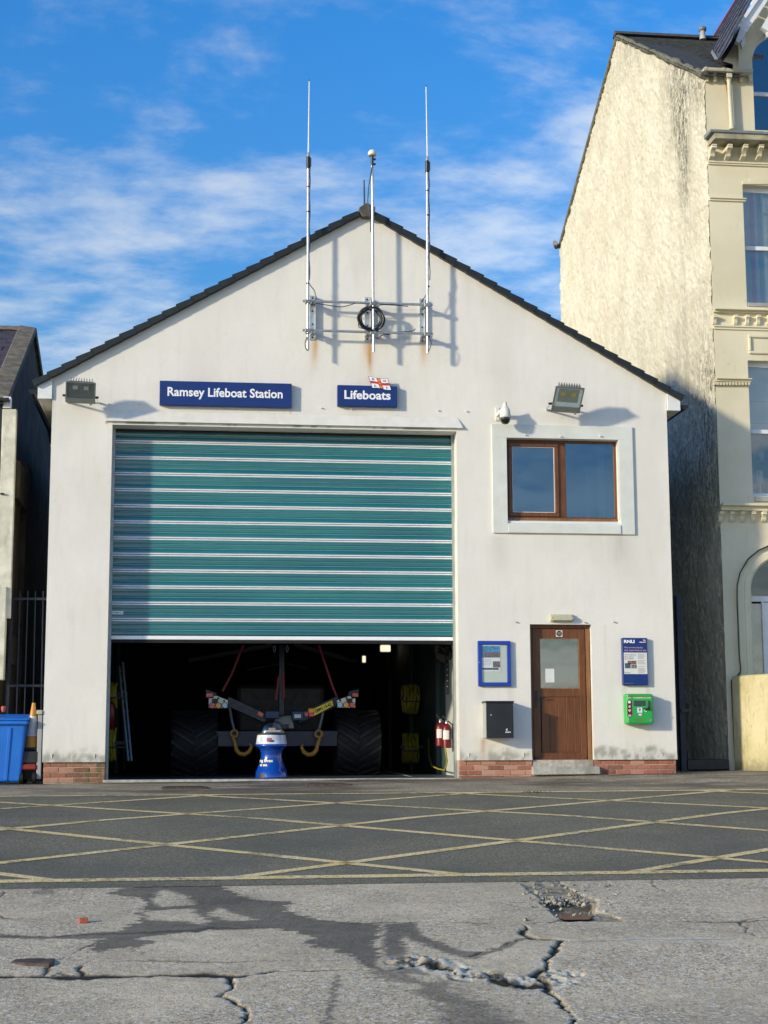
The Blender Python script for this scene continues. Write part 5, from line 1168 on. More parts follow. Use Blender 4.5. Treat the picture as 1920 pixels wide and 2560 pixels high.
for pa, pb_ in ((zB(272, 688), zB(298, 676)), (zA(1458, 745), zA(1500, 770))):
    mb = MB(); mb.bar(P(*pa, YT-.12), P(*pb_, YT-.12), .02, .06); part('red_marker', mb, LR, tr_)
GCAST = mat('grey_cast_bracket', (.17,.18,.175), .5, var=.15)
g_ = [zB(35,705), zB(160,690), zB(185,800), zB(0,800), zB(20,740)]; pts = [P(*p, YT-.1) for p in g_]; mb = MB(); mb.prism([(p.x, p.z) for p in pts], YT-.12, YT+.02); part('hitch_bracket', mb, GCAST, tr_, bevel=.01)
part('hitch_recess', MB().box(P(*zB(95,760),YT-.13).x, P(*zB(140,760),YT-.13).x, YT-.125, YT-.12, P(*zB(95,795),YT-.13).z, P(*zB(95,765),YT-.13).z), BLACKM, tr_)
BB = mat('mid_blue_box', (.02,.05,.14), .4)
for pa, pb_ in ((zB(165,655), zB(262,735)), (zA(1520,725), zA(1655,800))):
    a, b = P(*pa, YT-.2), P(*pb_, YT-.2); part('control_box', MB().box(a.x, b.x, YT-.2, YT-.05, b.z, a.z), BB, tr_, bevel=.015)
a, b = P(*zB(185,683), YT-.205), P(*zB(240,712), YT-.205); part('white_label', MB().box(a.x, b.x, YT-.206, YT-.201, b.z, a.z), PAPER, tr_)
# mast and red straps
tq((704, 1612), (704, 1790), .10, .10, CARB, 'mast', YT+.1)
for pa, pb_ in (((697, 1690), (690, 1750)), ((708, 1680), (710, 1745)), ((797, 1612), (830, 1712)), ((830, 1712), (842, 1742)), ((609, 1612), (578, 1688)), ((578, 1688), (556, 1728))):
    mb = MB(); mb.bar(P(*pa, YT), P(*pb_, YT), .012, .035); part('red_strap', mb, mat('dark_red_strap', (.22,.012,.035), .6), tr_)
for px in (686, 718): 
    c_ = P(px, 1622, YT); part('chain_link', MB().tube([c_+Vector((.018*math.cos(a_)*(1), 0, .055*math.sin(a_))) for a_ in np.linspace(0, 2*math.pi, 13)[:-1]], .006, 6, closed=True), STEEL, tr_)
# wheels with chevron lugs
for (pa, pb_) in (((426, 0), (545, 0)), ((844, 0), (955, 0))):
    a, b = P(pa[0], 1880, YT), P(pb_[0], 1880, YT); xm = (a.x+b.x)/2; hw = (b.x-a.x)/2; rad = .52; yc = YT+.56
    vs = []; n = 40; prof = [(-hw, .80), (-hw, .93), (-hw*.85, .985), (-hw*.3, 1.0), (hw*.3, 1.0), (hw*.85, .985), (hw, .93), (hw, .80)]
    mb = MB(); m_ = len(prof)
    for px_, rr in prof: vs += [(xm+px_, yc+rad*rr*math.cos(2*math.pi*k/n), .012+rad+rad*rr*math.sin(2*math.pi*k/n)) for k in range(n)]
    mb.add(vs, [(i*n+k, i*n+(k+1)%n, (i+1)*n+(k+1)%n, (i+1)*n+k) for i in range(m_-1) for k in range(n)], True)
    mb.add(vs[:n], [tuple(range(n))]); mb.add(vs[-n:], [tuple(range(n))])
    wh = part('tyre', mb, RUB, tr_); TL = mat('dusty_rubber_lug', (.008,.009,.014), .6, var=.3, vs=10)
    lug = MB()
    for k in range(18):
        for s in (-1, 1):
            a0 = 2*math.pi*(k+(.5 if s > 0 else 0))/18; seg = []
            for j in range(5):
                u = j/4; an = a0+u*.42; xx = xm+s*(hw*.02+hw*.95*u); rr = rad*(1.0 if u < .8 else .99)
                for da_, dr in ((-.05, 0), (-.05, .035), (.05, .035), (.05, 0)):
                    seg.append((xx, yc-(rr+dr)*math.cos(an+da_), .012+rad+.035*0+(rr+dr)*math.sin(an+da_)*1.0))
            fs = [tuple(j*4+k_ for k_ in (0,1,2,3)) for j in (0, 4)]
            for j in range(4):
                for k_ in range(3): fs.append((j*4+k_, j*4+k_+1, j*4+4+k_+1, j*4+4+k_))
            lg = MB(); lg.add(seg, fs); part('tread_lug', lg, TL, wh)
# right side wall equipment
def wallbox(pa, pb_, y0, y1, xw, m, name, par, bevel=.006, front=True):
    """box standing off the plane x = xw; pa, pb_ give its height, y0..y1 its run along the wall"""
    a, b = P(*pa, y0), P(*pb_, y0); return part(name, MB().box(a.x, xw, y0, y1, b.z, a.z), m, par, bevel=bevel)
XW = -1.335
t = thing('grey_wall_cabinet', (XW, 1.2, 1.6), 'tall pale grey cabinet on the inner wall just inside the bay, right side', 'cabinet')
part('cabinet_body', MB().box(XW-.13, XW, .5, 1.1, P(1120,1735,.5).z, P(1120,1640,.5).z), INTL, t, bevel=.008)
part('black_rail', MB().box(XW-.20, XW-.14, 1.3, 1.4, P(1105,1737,1.3).z, P(1105,1642,1.3).z), BLACKM, t)
for k in range(5): c_ = P(1107, 1660+k*14, 1.29); part('rail_stud', MB().cyl((XW-.17, 1.285, c_.z), (XW-.17, 1.30, c_.z), .01, 8), STEEL, t)
t = thing('white_switch_box', (XW, .6, 1.2), 'white box on the inner wall just above the two fire extinguishers', 'switch box')
part('box_body', MB().box(XW-.18, XW-.0, .42, .62, P(1120,1765.5,.45).z, P(1120,1735.5,.45).z), WHITE, t, bevel=.006)
part('box_side', MB().box(XW-.20, XW-.181, .42, .62, P(1120,1765,.45).z, P(1120,1737,.45).z), GREYB, t)
t = thing('low_wall_box', (XW, .5, .1), 'white and grey box low on the inner wall at the door threshold', 'wall box')
part('white_panel', MB().box(XW-.17, XW-.08, .41, .45, P(1120,1915,.42).z, P(1120,1868,.42).z), WLIT, t)
part('grey_block', MB().box(XW-.17, XW, .46, .75, .012, P(1120,1888,.46).z), mat('mid_grey_block', (.16,.17,.175), .7), t, bevel=.005)
part('upper_block', MB().box(XW-.079, XW, .41, .459, P(1120,1889,.46).z, P(1120,1868,.46).z), GREYB, t)
t = thing('hanging_bundle', (XW-.15, 1.2, 2.1), 'bundle of dark coats and straps hung over the grey wall cabinet', 'bundle')
rs = random.Random(8)
for k in range(5):
    c_ = P(1100+k*7, 1634+rs.uniform(-8, 8), 1.2); pts = [(c_.x+rs.uniform(-.06,.06), 1.2+rs.uniform(-.08,.08), c_.z+rs.uniform(-.12,.12)) for _ in range(6)]
    part('fold', MB().tube(pts, [.02,.05,.06,.055,.05,.02], 8), mat('dark_olive_cloth', (.03,.034,.026), .9, var=.4), t)
mb = MB(); mb.bar(P(1091, 1646, 1.2), P(1103, 1634, 1.2), .03, .035); part('torch', mb, BLACKM, t)
RB = REDP
def extinguisher(px, ptop, pbot, y, label):
    b = P(px, pbot, y); top = P(px, ptop, y); h_ = top.z-b.z; r_ = .078
    t = thing('fire_extinguisher', tuple(b), label, 'fire extinguisher', 'fire extinguishers on the inner wall')
    part('cylinder', MB().lathe([(.001,0),(r_,0),(r_,.02),(r_,h_-.09),(r_*.8,h_-.03),(r_*.35,h_),(.001,h_)], b, 20), RB, t)
    part('valve', MB().lathe([(.022,h_),(.022,h_+.06),(.001,h_+.06)], b, 12), STEEL, t)
    part('handle', MB().bar((b.x-.01, y, b.z+h_+.055), (b.x-.07, y-.04, b.z+h_+.12), .02, .03), BLACKM, t)
    part('hose', MB().tube([(b.x+.02, y-.02, b.z+h_+.04), (b.x+.085, y-.05, b.z+h_-.02), (b.x+.07, y-.075, b.z+h_*.6), (b.x+.05, y-.08, b.z+h_*.25)], .012, 8), BLACKM, t)
    mb = MB(); vs = []
    for i in range(7):
        a_ = -.95+.22*i
        for z_ in (h_*.35, h_*.72): vs.append((b.x+(r_+.002)*math.sin(a_), y-(r_+.002)*math.cos(a_), b.z+z_))
    mb.add(vs, [(2*i, 2*i+2, 2*i+3, 2*i+1) for i in range(6)]); part('label', mb, PAPER, t)
extinguisher(1101, 1806, 1866, 1.75, 'red fire extinguisher further into the bay, partly hidden by the nearer one')
extinguisher(1117, 1809, 1870, 1.25, 'red fire extinguisher nearer the bay door with a pale label')
def hose_reel(xw, s, pyc, y, label, n=11, r_=.26, cat='hose coil'):
    zc_ = P(1045, pyc, y).z; t = thing('hose_coil', (xw, y, zc_), label, cat, 'yellow hose coils on the bay walls'); rs = random.Random(int(pyc))
    for k in range(n):
        rr = r_*(1-.05*rs.random()); x_ = xw+s*(.10+k*.026)+rs.uniform(-.005,.005); ph = rs.uniform(0, 6)
        pts = [(x_+.012*math.sin(2*t_+ph), y+rr*.8*math.cos(t_), zc_+rr*math.sin(t_)*1.02-.01*math.sin(3*t_+ph)) for t_ in np.linspace(0, 2*math.pi, 26)[:-1]]
        part('hose_loop', MB().tube(pts, .0125, 6, closed=True), YELH, t)
    part('hanger', MB().bar((xw, y, zc_+.02), (xw+s*.42, y, zc_+.02), .05, .05), BLACKM, t)
    part('strap', MB().box(min(xw+s*.08, xw+s*.40), max(xw+s*.08, xw+s*.40), y-.27, y-.235, zc_-.06, zc_-.035), BLACKM, t)
    return t
hose_reel(XW, -1, 1748, 5.3, 'upper coil of yellow hose on the right inner wall'); hose_reel(XW, -1, 1870, 5.3, 'lower coil of yellow hose on the right inner wall near the floor')
hose_reel(-6.99, 1, 1738, 2.0, 'upper coil of yellow hose in shadow on the left inner wall', n=6, r_=.2); hose_reel(-6.99, 1, 1858, 2.0, 'lower coil of yellow hose in shadow on the left inner wall', n=6, r_=.26)
hz_ = [P(*p, y_) for p, y_ in (((1070,1765),5.2),((1071,1820),4.9),((1073,1890),4.2),((1080,1915),3.2),((1095,1922),2.4),((1112,1926),1.6),((1118,1905),1.2),((1113,1868),1.1))]
hz_ = [Vector((p.x if i < 2 else min(p.x, XW-.05), p.y, max(p.z, .03))) for i, p in enumerate(hz_)]
solo('trailing_hose', MB().tube(hz_, .0125, 6), YELH, tuple(hz_[0]), 'single length of yellow hose trailing from the coils along the floor', 'hose')
b = P(281, 1785, 1.9)
t = thing('fire_extinguisher', (b.x, 1.3, b.z-.25), 'dim red fire extinguisher on the left inner wall between hose coils', 'fire extinguisher')
part('cylinder', MB().lathe([(.001,0),(.07,0),(.07,.38),(.03,.44),(.001,.44)], (b.x, 1.3, b.z-.25), 16), RB, t); part('valve', MB().lathe([(.02,.44),(.02,.5),(.001,.5)], (b.x, 1.3, b.z-.25), 10), BLACKM, t)
# ladder leaning in the shade at left
t = thing('ladder', (P(312, 1900, 1.6).x, 1.6, .01), 'slim grey blue ladder leaning just inside the bay at left', 'ladder')
LAD = mat('dull_aluminium', (.16,.20,.24), .45, .4)
la = [((297,1665),(320,1903)), ((306,1655),(328,1903))]
for a, b in la: mb = MB(); mb.bar(P(*a, 1.9), P(*b, 1.5), .025, .05); part('stile', mb, LAD, t)
for k in range(9):
    u = (k+.7)/9.6; a = [P(q_[0][0]+(q_[1][0]-q_[0][0])*u, q_[0][1]+(q_[1][1]-q_[0][1])*u, 1.9-.4*u) for q_ in la]; part('rung', MB().cyl(a[0], a[1], .012, 6), LAD, t)
# lit lamps inside: small fittings that glow
for (pa, pb_, y_, lbl) in (((951,1613),(976,1629),9.0,'cream lit lamp high inside the bay under the door edge'), ((906,1640),(914,1656),11.0,'small bright lit lamp deeper inside the bay')):
    a, b = P(*pa, y_), P(*pb_, y_); t = thing('ceiling_lamp', ((a.x+b.x)/2, y_, a.z), lbl, 'lamp')
    part('housing', MB().box(a.x-.02, b.x+.02, y_+.02, y_+.2, b.z-.02, a.z+.03), GREYB, t, bevel=.01)
    part('glowing_tube', MB().box(a.x, b.x, y_-.02, y_+.019, b.z, a.z), mat('lit_lamp_cover', (.8,.75,.6), .5, emit=(1,.88,.62), estr=.75), t, bevel=.012)
    part('cord', MB().cyl(((a.x+b.x)/2, y_+.1, a.z+.03), ((a.x+b.x)/2, y_+.1, 5.69), .008, 6), BLACKM, t)

# ------------------------------------------------------------------ the tall cream house on the right
HX, HY = 3.0, 1.05; HB = 11.9; HEF, HR, HEB = 11.84, 15.05, 12.3; HRY = 6.4
hs_t = thing('tall_cream_house', (HX, HY, .1), 'tall cream Victorian house with flaking rough side wall, right of the station', 'house')
def hz_top(y): return np.where(y < HRY, HEF+(HR-HEF)*(y-HY)/(HRY-HY), HR+(HEB-HR)*(y-HRY)/(HB-HRY))
ysv = np.linspace(HY, HB, 460); tt = np.linspace(0, 1, 620)
Yg, T = np.meshgrid(ysv, tt); Zg = -.1+T*(hz_top(Yg)+.1)
nz = fbm(Yg*5, Zg*3.2, 5, 5)-.5; nz2 = fbm(Yg*17, Zg*12, 9, 3)-.5
nz3 = fbm(Yg*40, Zg*34, 29, 2)-.5
Xg = HX+.001-.05*nz-.045*nz2-.02*nz3
v = np.stack([Xg.ravel(), Yg.ravel(), Zg.ravel()], 1); nx = len(ysv)
v[:, 1] += (.03*(fbm(Zg*5, Yg*0+2, 7, 4)-.5)*(Yg < HY+.1)).ravel()
i = (np.arange(nx-1)[None, :]+np.arange(len(tt)-1)[:, None]*nx).ravel(); f = np.stack([i, i+1, i+nx+1, i+nx], 1)
x, y, z = v.T
def blob(px, py, sy, sz):
    p = PXp(px, py, HX); return np.exp(-((y-p.y)/sy)**2-((z-p.z)/sz)**2)
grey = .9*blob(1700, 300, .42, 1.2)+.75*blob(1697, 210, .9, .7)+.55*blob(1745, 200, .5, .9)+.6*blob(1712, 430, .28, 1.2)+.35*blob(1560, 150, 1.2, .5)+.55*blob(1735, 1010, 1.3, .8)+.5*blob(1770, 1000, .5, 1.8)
grey = np.clip(grey+.30*np.exp(-(hz_top(y)-z)/.35)+.55*sstep(7.3, 5.6, z)*0+.42*(1-sstep(4.6, 6.2, z))+.35*blob(1700, 1230, 2.5, 1.2), 0, 1)  # besides stains, paints the alley's shade into the lower wall as grey
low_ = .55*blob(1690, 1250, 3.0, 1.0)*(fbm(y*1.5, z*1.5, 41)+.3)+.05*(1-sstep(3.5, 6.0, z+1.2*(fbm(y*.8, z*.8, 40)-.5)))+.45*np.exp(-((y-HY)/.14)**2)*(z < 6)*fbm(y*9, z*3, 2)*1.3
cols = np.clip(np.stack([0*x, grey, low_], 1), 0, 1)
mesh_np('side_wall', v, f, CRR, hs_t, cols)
# front wall with real window openings (plan in photo pixels on the plane of the facade)
def H(px, py, y=HY): return P(px, py, y)
HXR = 9.5
wins = []
a3 = H(1884, 325); t3 = H(1884, 148)                # top floor arched
a2, b2_ = H(1862, 766), H(1862, 462); a1, b1_ = H(1878, 1240), H(1876, 901); a0, b0_ = H(1881, 1900), H(1881, 1474)
W_ = 1.15
wins = [(H(1884,240).x, H(1884,240).x+W_, a3.z, t3.z, W_/2), (H(1862,620).x, H(1862,620).x+1.5, a2.z, b2_.z, 0), (H(1876,1080).x, H(1876,1080).x+1.5, a1.z, b1_.z, 0), (H(1881,1600).x, H(1881,1600).x+1.02, .1, b0_.z, .51)]
# facade built as a frame round the openings
FH = []   # (x0,x1,z0,z1) solid rectangles
xl = HX+.012
zcur = -.1
gx = H(1848, 172, HY).x
for (x0, x1, z0, z1, rd) in sorted(wins, key=lambda q: q[2]):
    FH.append((xl, HXR, zcur, z0))
    if z1 > HEF: FH += [(xl, x0, z0, HEF-.0), (gx, x0, HEF, z1+rd)]
    else: FH.append((xl, x0, z0, z1)); FH.append((x1, HXR, z0, z1))
    if rd: 
        FH.append((x1, HXR, z1, z1+rd)); zcur = z1+rd
        if z1 < HEF: FH.append((xl, x0, z1, z1+rd))
    else: zcur = z1
FH.append((xl, HXR, zcur, 19.0 if False else HEF+.02))
mb = MB()
for b in FH:
    if b[3]-b[2] > .001 and b[1]-b[0] > .001: mb.box(b[0], b[1], HY, HY+.3, b[2], b[3])
for (x0, x1, z0, z1, rd) in wins:
    if rd:
        n = 20; cx_ = (x0+x1)/2; arc = [(cx_-rd*math.cos(math.pi*k/n), z1+rd*math.sin(math.pi*k/n)) for k in range(n+1)]
        for k in range(n):
            (xa_, za_), (xb_, zb__) = arc[k], arc[k+1]; zt_ = z1+rd
            mb.add([(xa_,HY,za_),(xb_,HY,zb__),(xb_,HY,zt_),(xa_,HY,zt_)], [(0,1,2,3)]); mb.add([(xa_,HY,za_),(xb_,HY,zb__),(xb_,HY+.3,zb__),(xa_,HY+.3,za_)], [(0,3,2,1)])
fw = part('front_wall', mb, CR, hs_t)
part('inner_dark', MB().box(HX+.35, HXR, HY+1.4, HY+1.45, -.1, HEF), INTD, hs_t); part('inner_dark', MB().box(gx+.4, HXR, HY+.9, HY+.95, HEF-.5, HEF+1.6), INTD, hs_t)
# gable front rising above the gutter: bargeboard, stepped trim, slates
slope_m = 1.48
gp0 = H(1868, 172, HY-.05); gx = H(1848, 172, HY).x
mb = MB(); tri = [(gx, HEF+.02), (HXR, HEF+.02), (HXR, 19.5)]; q1 = H(1842, 110, HY); 
gtop = [(q1.x+.02, q1.z), (q1.x+.02+3.2, q1.z+3.2*slope_m)]
mb.prism([(gx, zcur), (HXR, zcur), (HXR, gtop[1][1]), gtop[1], (gtop[0][0]+max(0, (zcur-gtop[0][1])/slope_m), max(zcur, gtop[0][1]))], HY+.0, HY+.28)
gw = part('gable_wall', mb, CR, hs_t)
# cream cheek of the gable
cp = [(1800,151),(1832,108),(1843,112),(1842,163),(1836,162),(1815,157)]
mb = MB()
A_, B_, C__ = H(1842, 163), H(1842, 112), None
chk = [PXp(1842, 163, gx-.01), PXp(1842, 110, gx-.01), PXp(1832, 108, gx-.01), PXp(1799, 151, gx-.01)]
mb.add(chk, [(0,1,2,3)]); mb.add([p+Vector((.15,0,0)) for p in chk], [(3,2,1,0)]); part('gable_cheek', mb, CR, hs_t)
bl, bt = H(1834, 104, HY-.28), H(1834, 104, HY-.28)
s0 = Vector((H(1834, 103, HY-.28).x, HY-.28, H(1834, 103, HY-.28).z)); s1 = s0+Vector((3.0, 0, 3.0*slope_m))
pn = Vector((-slope_m, 0, 1)).normalized()
mb = MB(); mb.bar(s0, s1, .10, .19, up=pn); part('bargeboard', mb, WHITE, hs_t, bevel=.004)
mb = MB(); mb.bar(s0+Vector((.0,.0,0))-pn*.0+Vector((-.03,-.03,.09)), s1+Vector((-.03,-.03,.09)), .13, .05, up=pn); part('verge_strip', mb, WHITE, hs_t)
# stepped trim behind the bargeboard
k0 = H(1864, 107, HY-.16); k1 = H(1890, 22, HY-.16); nst = 3; dx_ = (k1.x-k0.x)/nst
for k in range(9):
    xx = k0.x+dx_*k; zz0 = k0.z+(k1.z-k0.z)/nst*k
    part('stepped_trim', MB().box(xx-.55, xx, HY-.16, HY-.10, zz0, zz0+(k1.z-k0.z)/nst*1.05+.0), WHITE, hs_t) if False else \
    part('stepped_trim', MB().prism([(xx-dx_*1.02, zz0), (xx, zz0), (xx, zz0+dx_*slope_m*1.6), (xx-dx_*.4, zz0+dx_*slope_m*1.9), (xx-dx_*1.02, zz0+dx_*slope_m*1.2)], HY-.16, HY-.10), WHITE, hs_t)
pe = [H(1851,107,HY-.15), H(1864,107,HY-.15), H(1855,121,HY-.15)]; mb = MB(); mb.prism([(p.x, p.z) for p in pe], HY-.165, HY-.105); part('trim_point', mb, WHITE, hs_t)
lb = H(1911, 78, HY-.25); mb = MB(); mb.bar(lb, lb+Vector((.7,0,1.15)), .12, .16, up=Vector((-1.6,0,1))); part('window_hood_board', mb, WHITE, hs_t)
for k in range(6): part('board_tooth', MB().box(lb.x+.03+k*.045, lb.x+.055+k*.045, HY-.28, HY-.22, lb.z-.12+k*.005, lb.z-.02), WHITE, hs_t)
# steep slated slope facing left: plane through the bargeboard line, running back
def on_slope(px, py):
    r = ray(px, py); p0_ = s0+Vector((-.05,0,.12)); n_ = Vector((-slope_m, 0, 1)); t_ = (p0_-Vector(CAM)).dot(n_)/Vector(r).dot(n_); return Vector(CAM+r*t_)
Q = [on_slope(1798, 149), on_slope(1774, 113), on_slope(1850, -14), on_slope(1872, -14), on_slope(1828, 103)]
mb = MB(); Qe = [Q[0], Q[1], Q[1]+(Q[2]-Q[1])*1.6, Q[4]+(Q[3]-Q[4])*1.6, Q[4]]; mb.add(Qe, [(0,1,2,3,4)]); mb.add([q-Vector((-.05,0,.05)) for q in Qe], [(4,3,2,1,0)])
part('gable_roof_slope', mb, SLT, hs_t)
# slate courses: thin boards stepping down from the red ridge towards the valley
nb = 7; mb = MB(); nrm = Vector((-slope_m, 0, 1)).normalized()
for k in range(nb):
    u0, u1 = k/nb, (k+1)/nb
    a_ = Q[1]+(Q[0]-Q[1])*u0; b_ = Q[1]+(Q[0]-Q[1])*u1; d1 = (Q[2]-Q[1])*1.6
    e0 = a_+d1*(1-.0); e1 = b_+d1
    nsl = 24
    for j in range(nsl):
        j0 = (j+.5*(k%2))/nsl; j1 = j0+.95/nsl; h_ = .010+random.uniform(0,.008)
        p = [a_+d1*j0, b_+d1*j0, b_+d1*j1, a_+d1*j1]; mb.add([p[0]+nrm*.004, p[1]+nrm*(.004+h_*1.6), p[2]+nrm*(.004+h_*1.6), p[3]+nrm*.004, p[1], p[2]], [(0,1,2,3),(1,4,5,2)])
part('gable_slates', mb, SLT, hs_t, kind='stuff')
mb = MB(); mb.bar(Q[1]+Vector((0,0,.02)), Q[1]+(Q[2]-Q[1])*1.6, .09, .07, up=nrm); part('red_ridge_tiles', mb, mat('red_ridge_tile', (.28,.03,.025), .7, var=.25, vs=12), hs_t, bevel=.01)
mb = MB(); va = P(1754, 119, 3.3); 
vq = [on_slope(1800,150), on_slope(1791,152), on_slope(1772,121), on_slope(1777,116)]; mb.add([p+nrm*.03 for p in vq], [(0,1,2,3)]); part('valley_flashing', mb, LEAD, hs_t)
# main roof: courses of slate
ms = (HR-HEF)/(HRY-HY); nco = 30; mb = MB(); up = Vector((0, -ms, 1)).normalized()
rs = random.Random(5)
for k in range(nco):
    y0 = HY-.16+(HRY-HY+.16)*k/nco; y1 = HY-.16+(HRY-HY+.16)*(k+1.25)/nco; z0 = HEF-.02+ms*(y0-HY)+.045; z1 = HEF-.02+ms*(y1-HY)+.025
    xx = HX-.10-(.14*(k%2))
    xlim = gx+.02 if y0 < HY+1.3 else HXR
    while xx < xlim:
        w2 = .28; a_, b_ = max(xx, HX-.10), min(xx+w2, xlim); j = rs.uniform(-.01, .01); zz_ = rs.uniform(-.004, .006)
        if b_-a_ > .03: mb.add([(a_+.003,y0+j,z0+zz_),(b_-.003,y0+j,z0+zz_),(b_-.003,y1,z1),(a_+.003,y1,z1),(a_+.003,y0+j,z0+zz_-.02),(b_-.003,y0+j,z0+zz_-.02)], [(0,1,2,3),(4,5,1,0)])
        xx += w2
part('roof_slates', mb, mat('dark_mossy_slate', (.045,.048,.045), .8, var=.4, vs=12, bump=.4), hs_t, kind='stuff')
mb = MB(); mb.prismx([(HY-.12, HEF-.0), (HRY, HR+.0), (HB+.1, HEB-.0), (HB+.1, HEB-.15), (HRY, HR-.15), (HY+.05, HEF-.04)], HX+.02, gx+.02); mb.prismx([(HY+1.5, HEF+ms*1.45), (HRY, HR+.0), (HB+.1, HEB-.0), (HB+.1, HEB-.15), (HRY, HR-.15), (HY+1.5, HEF+ms*1.3)], gx+.021, HXR); part('roof_body', mb, MATS['dark_mossy_slate'], hs_t)
mb = MB(); mb.prismx([(HRY-.14, HR-.0), (HRY, HR+.12), (HRY+.14, HR-.0)], HX-.06, HXR); part('ridge_tiles', mb, RIDGE, hs_t)
# rough mortar verge along the side wall top
mb = MB(); pts = [(HX-.02+rs.uniform(-.015,.015), HY-.12+(HRY-HY+.12)*k/30, HEF+.0+ms*(-.12+(HRY-HY+.12)*k/30)+.0+rs.uniform(-.02,.02)) for k in range(31)]
part('verge_mortar', MB().tube(pts, [.06+rs.uniform(-.02,.02) for _ in pts], 7), mat('mossy_mortar', (.14,.135,.10), .95, var=.4, vs=15, bump=.7), hs_t)
pts = [(HX-.0, HRY+(HB-HRY)*k/20, HR+(HEB-HR)*k/20-.02) for k in range(21)]; part('rear_verge', MB().tube(pts, .05, 7), MATS['mossy_mortar'], hs_t)
# vent pipe on the roof
def on_roof(px, py): r = ray(px, py); n_ = Vector((0, -ms, 1)); p0_ = Vector((HX, HY, HEF+.04)); t_ = (p0_-Vector(CAM)).dot(n_)/Vector(r).dot(n_); return Vector(CAM+r*t_)
b = on_roof(1757, 99); sc__ = (b.y-CAM[1])/FPX
part('vent_pipe', MB().lathe([(9*sc__,0),(8*sc__,12*sc__),(7*sc__,13*sc__),(7*sc__,26*sc__),(.01,26*sc__)], b, 16), mat('pale_vent', (.42,.42,.42), .5), hs_t)
part('vent_cap', MB().lathe([(.001,25*sc__),(10*sc__,25*sc__),(11*sc__,33*sc__),(8*sc__,36*sc__),(.001,36*sc__)], b, 16), LEAD, hs_t)
# gutter, hopper, downpipe, little brackets
def hbox(pa, pb_, y0, y1, m, name, bevel=.004, par=None): a, b = P(*pa, y0), P(*pb_, y0); return part(name, MB().box(a.x, b.x, y0, y1, b.z, a.z), m, par or hs_t, bevel=bevel)
g0, g1 = P(1766, 168, HY-.2), P(1882, 181, HY-.2)
prof = [(HY-.03, g0.z), (HY-.2, g0.z), (HY-.205, g0.z-.02), (HY-.19, g0.z-.05), (HY-.185, g1.z+.035), (HY-.15, g1.z), (HY-.03, g1.z)]
mb = MB(); mb.prismx(prof, HX-.06, g1.x); part('gutter', mb, mat('cream_gutter', (.55,.53,.42), .5, var=.08, dirt=.15), hs_t)
for px in (1766, 1810, 1838.5, 1880): a = P(px, 174, HY-.21); part('gutter_joint', MB().prismx([(p[0]-.008 if p[0] < HY-.1 else p[0], p[1]+.006) for p in prof], a.x-.018, a.x+.018), MATS['cream_gutter'], hs_t)
for px0, px1 in ((1765,1771.5),(1784,1792),(1850,1859),(1872,1880)):
    mb = hbox((px0,183), (px1,203), HY-.07, HY, CR, 'small_bracket'); hbox((px0,183), (px1,194), HY-.10, HY-.071, CR, 'bracket_nose')
hbox((1817,182), (1831,193), HY-.16, HY-.001, MATS['cream_gutter'], 'hopper_head'); hbox((1819,193), (1829,198), HY-.13, HY-.01, MATS['cream_gutter'], 'hopper_neck')
a, b = P(1822, 197, HY-.09), P(1829, 315, HY-.09); part('downpipe', MB().cyl((a.x, a.y, a.z), (a.x+.02, b.y, b.z), .038, 14), MATS['cream_gutter'], hs_t)
part('pipe_collar', MB().cyl((a.x+.02, b.y, b.z+.02), (a.x+.022, b.y, b.z-.06), .05, 14), MATS['cream_gutter'], hs_t)
rp_ = P(1815.5, 210, HY-.003); ru = MB(); ru.add([(rp_.x-.02, HY-.003, rp_.z+.08), (rp_.x+.03, HY-.003, rp_.z+.09), (rp_.x+.04, HY-.003, rp_.z-.55), (rp_.x+.02, HY-.003, rp_.z-.3)], [(0,1,2,3)]); part('rust_stain', ru, mat('rust_stain', (.45,.20,.05), .85, var=.4, vs=20), hs_t)
# cornices
def cornice(pts_z, x0, x1, name, m=CR): mb = MB(); mb.prismx(pts_z, x0, x1); return part(name, mb, m, hs_t)
def zH(py, y=HY): return P(1850, py, y).z
XR = HXR
# main cornice under the top floor
z_a, z_b, z_c = zH(327, HY-.34), zH(333, HY-.34), zH(350, HY-.28)
mb = MB(); mb.prismx([(HY, z_a+.03), (HY-.36, z_a), (HY-.36, z_b), (HY, z_b)], HX-.04, XR); part('lead_flashing', mb, LEAD, hs_t)
cornice([(HY, z_b-.001), (HY-.33, z_b-.001), (HY-.33, z_c+.03), (HY-.36, z_c+.01), (HY-.36, z_c-.015), (HY, z_c-.015)], HX+.03, XR, 'cornice', mat('dirty_cream_stone', (.40,.37,.27), .85, var=.15, dirt=.5))
def bracket(px0, px1, py0, py1, dpt, n=3):
    a, b = P(px0, py0, HY-dpt*.5), P(px1, py1, HY-dpt*.5); z1_, z0_ = P(px0, py0, HY-dpt).z, P(px0, py1, HY-.02).z
    h_ = z1_-z0_; S = [(HY, z1_), (HY-dpt, z1_), (HY-dpt, z1_-.10*h_), (HY-dpt*.94, z1_-.13*h_), (HY-dpt*.97, z1_-.28*h_), (HY-dpt*.7, z1_-.36*h_), (HY-dpt*.48, z1_-.6*h_), (HY-dpt*.55, z1_-.66*h_), (HY-dpt*.5, z1_-.80*h_), (HY-.03, z0_), (HY, z0_)]
    mb = MB(); mb.prismx(S, a.x, b.x); return part('scroll_bracket', mb, CR, hs_t, bevel=.003)
for k in range(9):
    x_ = 1774+k*39.3; bracket(x_, x_+13.5, 359, 403, .27)
cornice([(HY, zH(404)), (HY-.05, zH(404, HY-.05)), (HY-.05, zH(408, HY-.05)), (HY-.03, zH(409, HY-.03)), (HY-.03, zH(413, HY-.03)), (HY, zH(415))], HX+.01, XR, 'string_course')
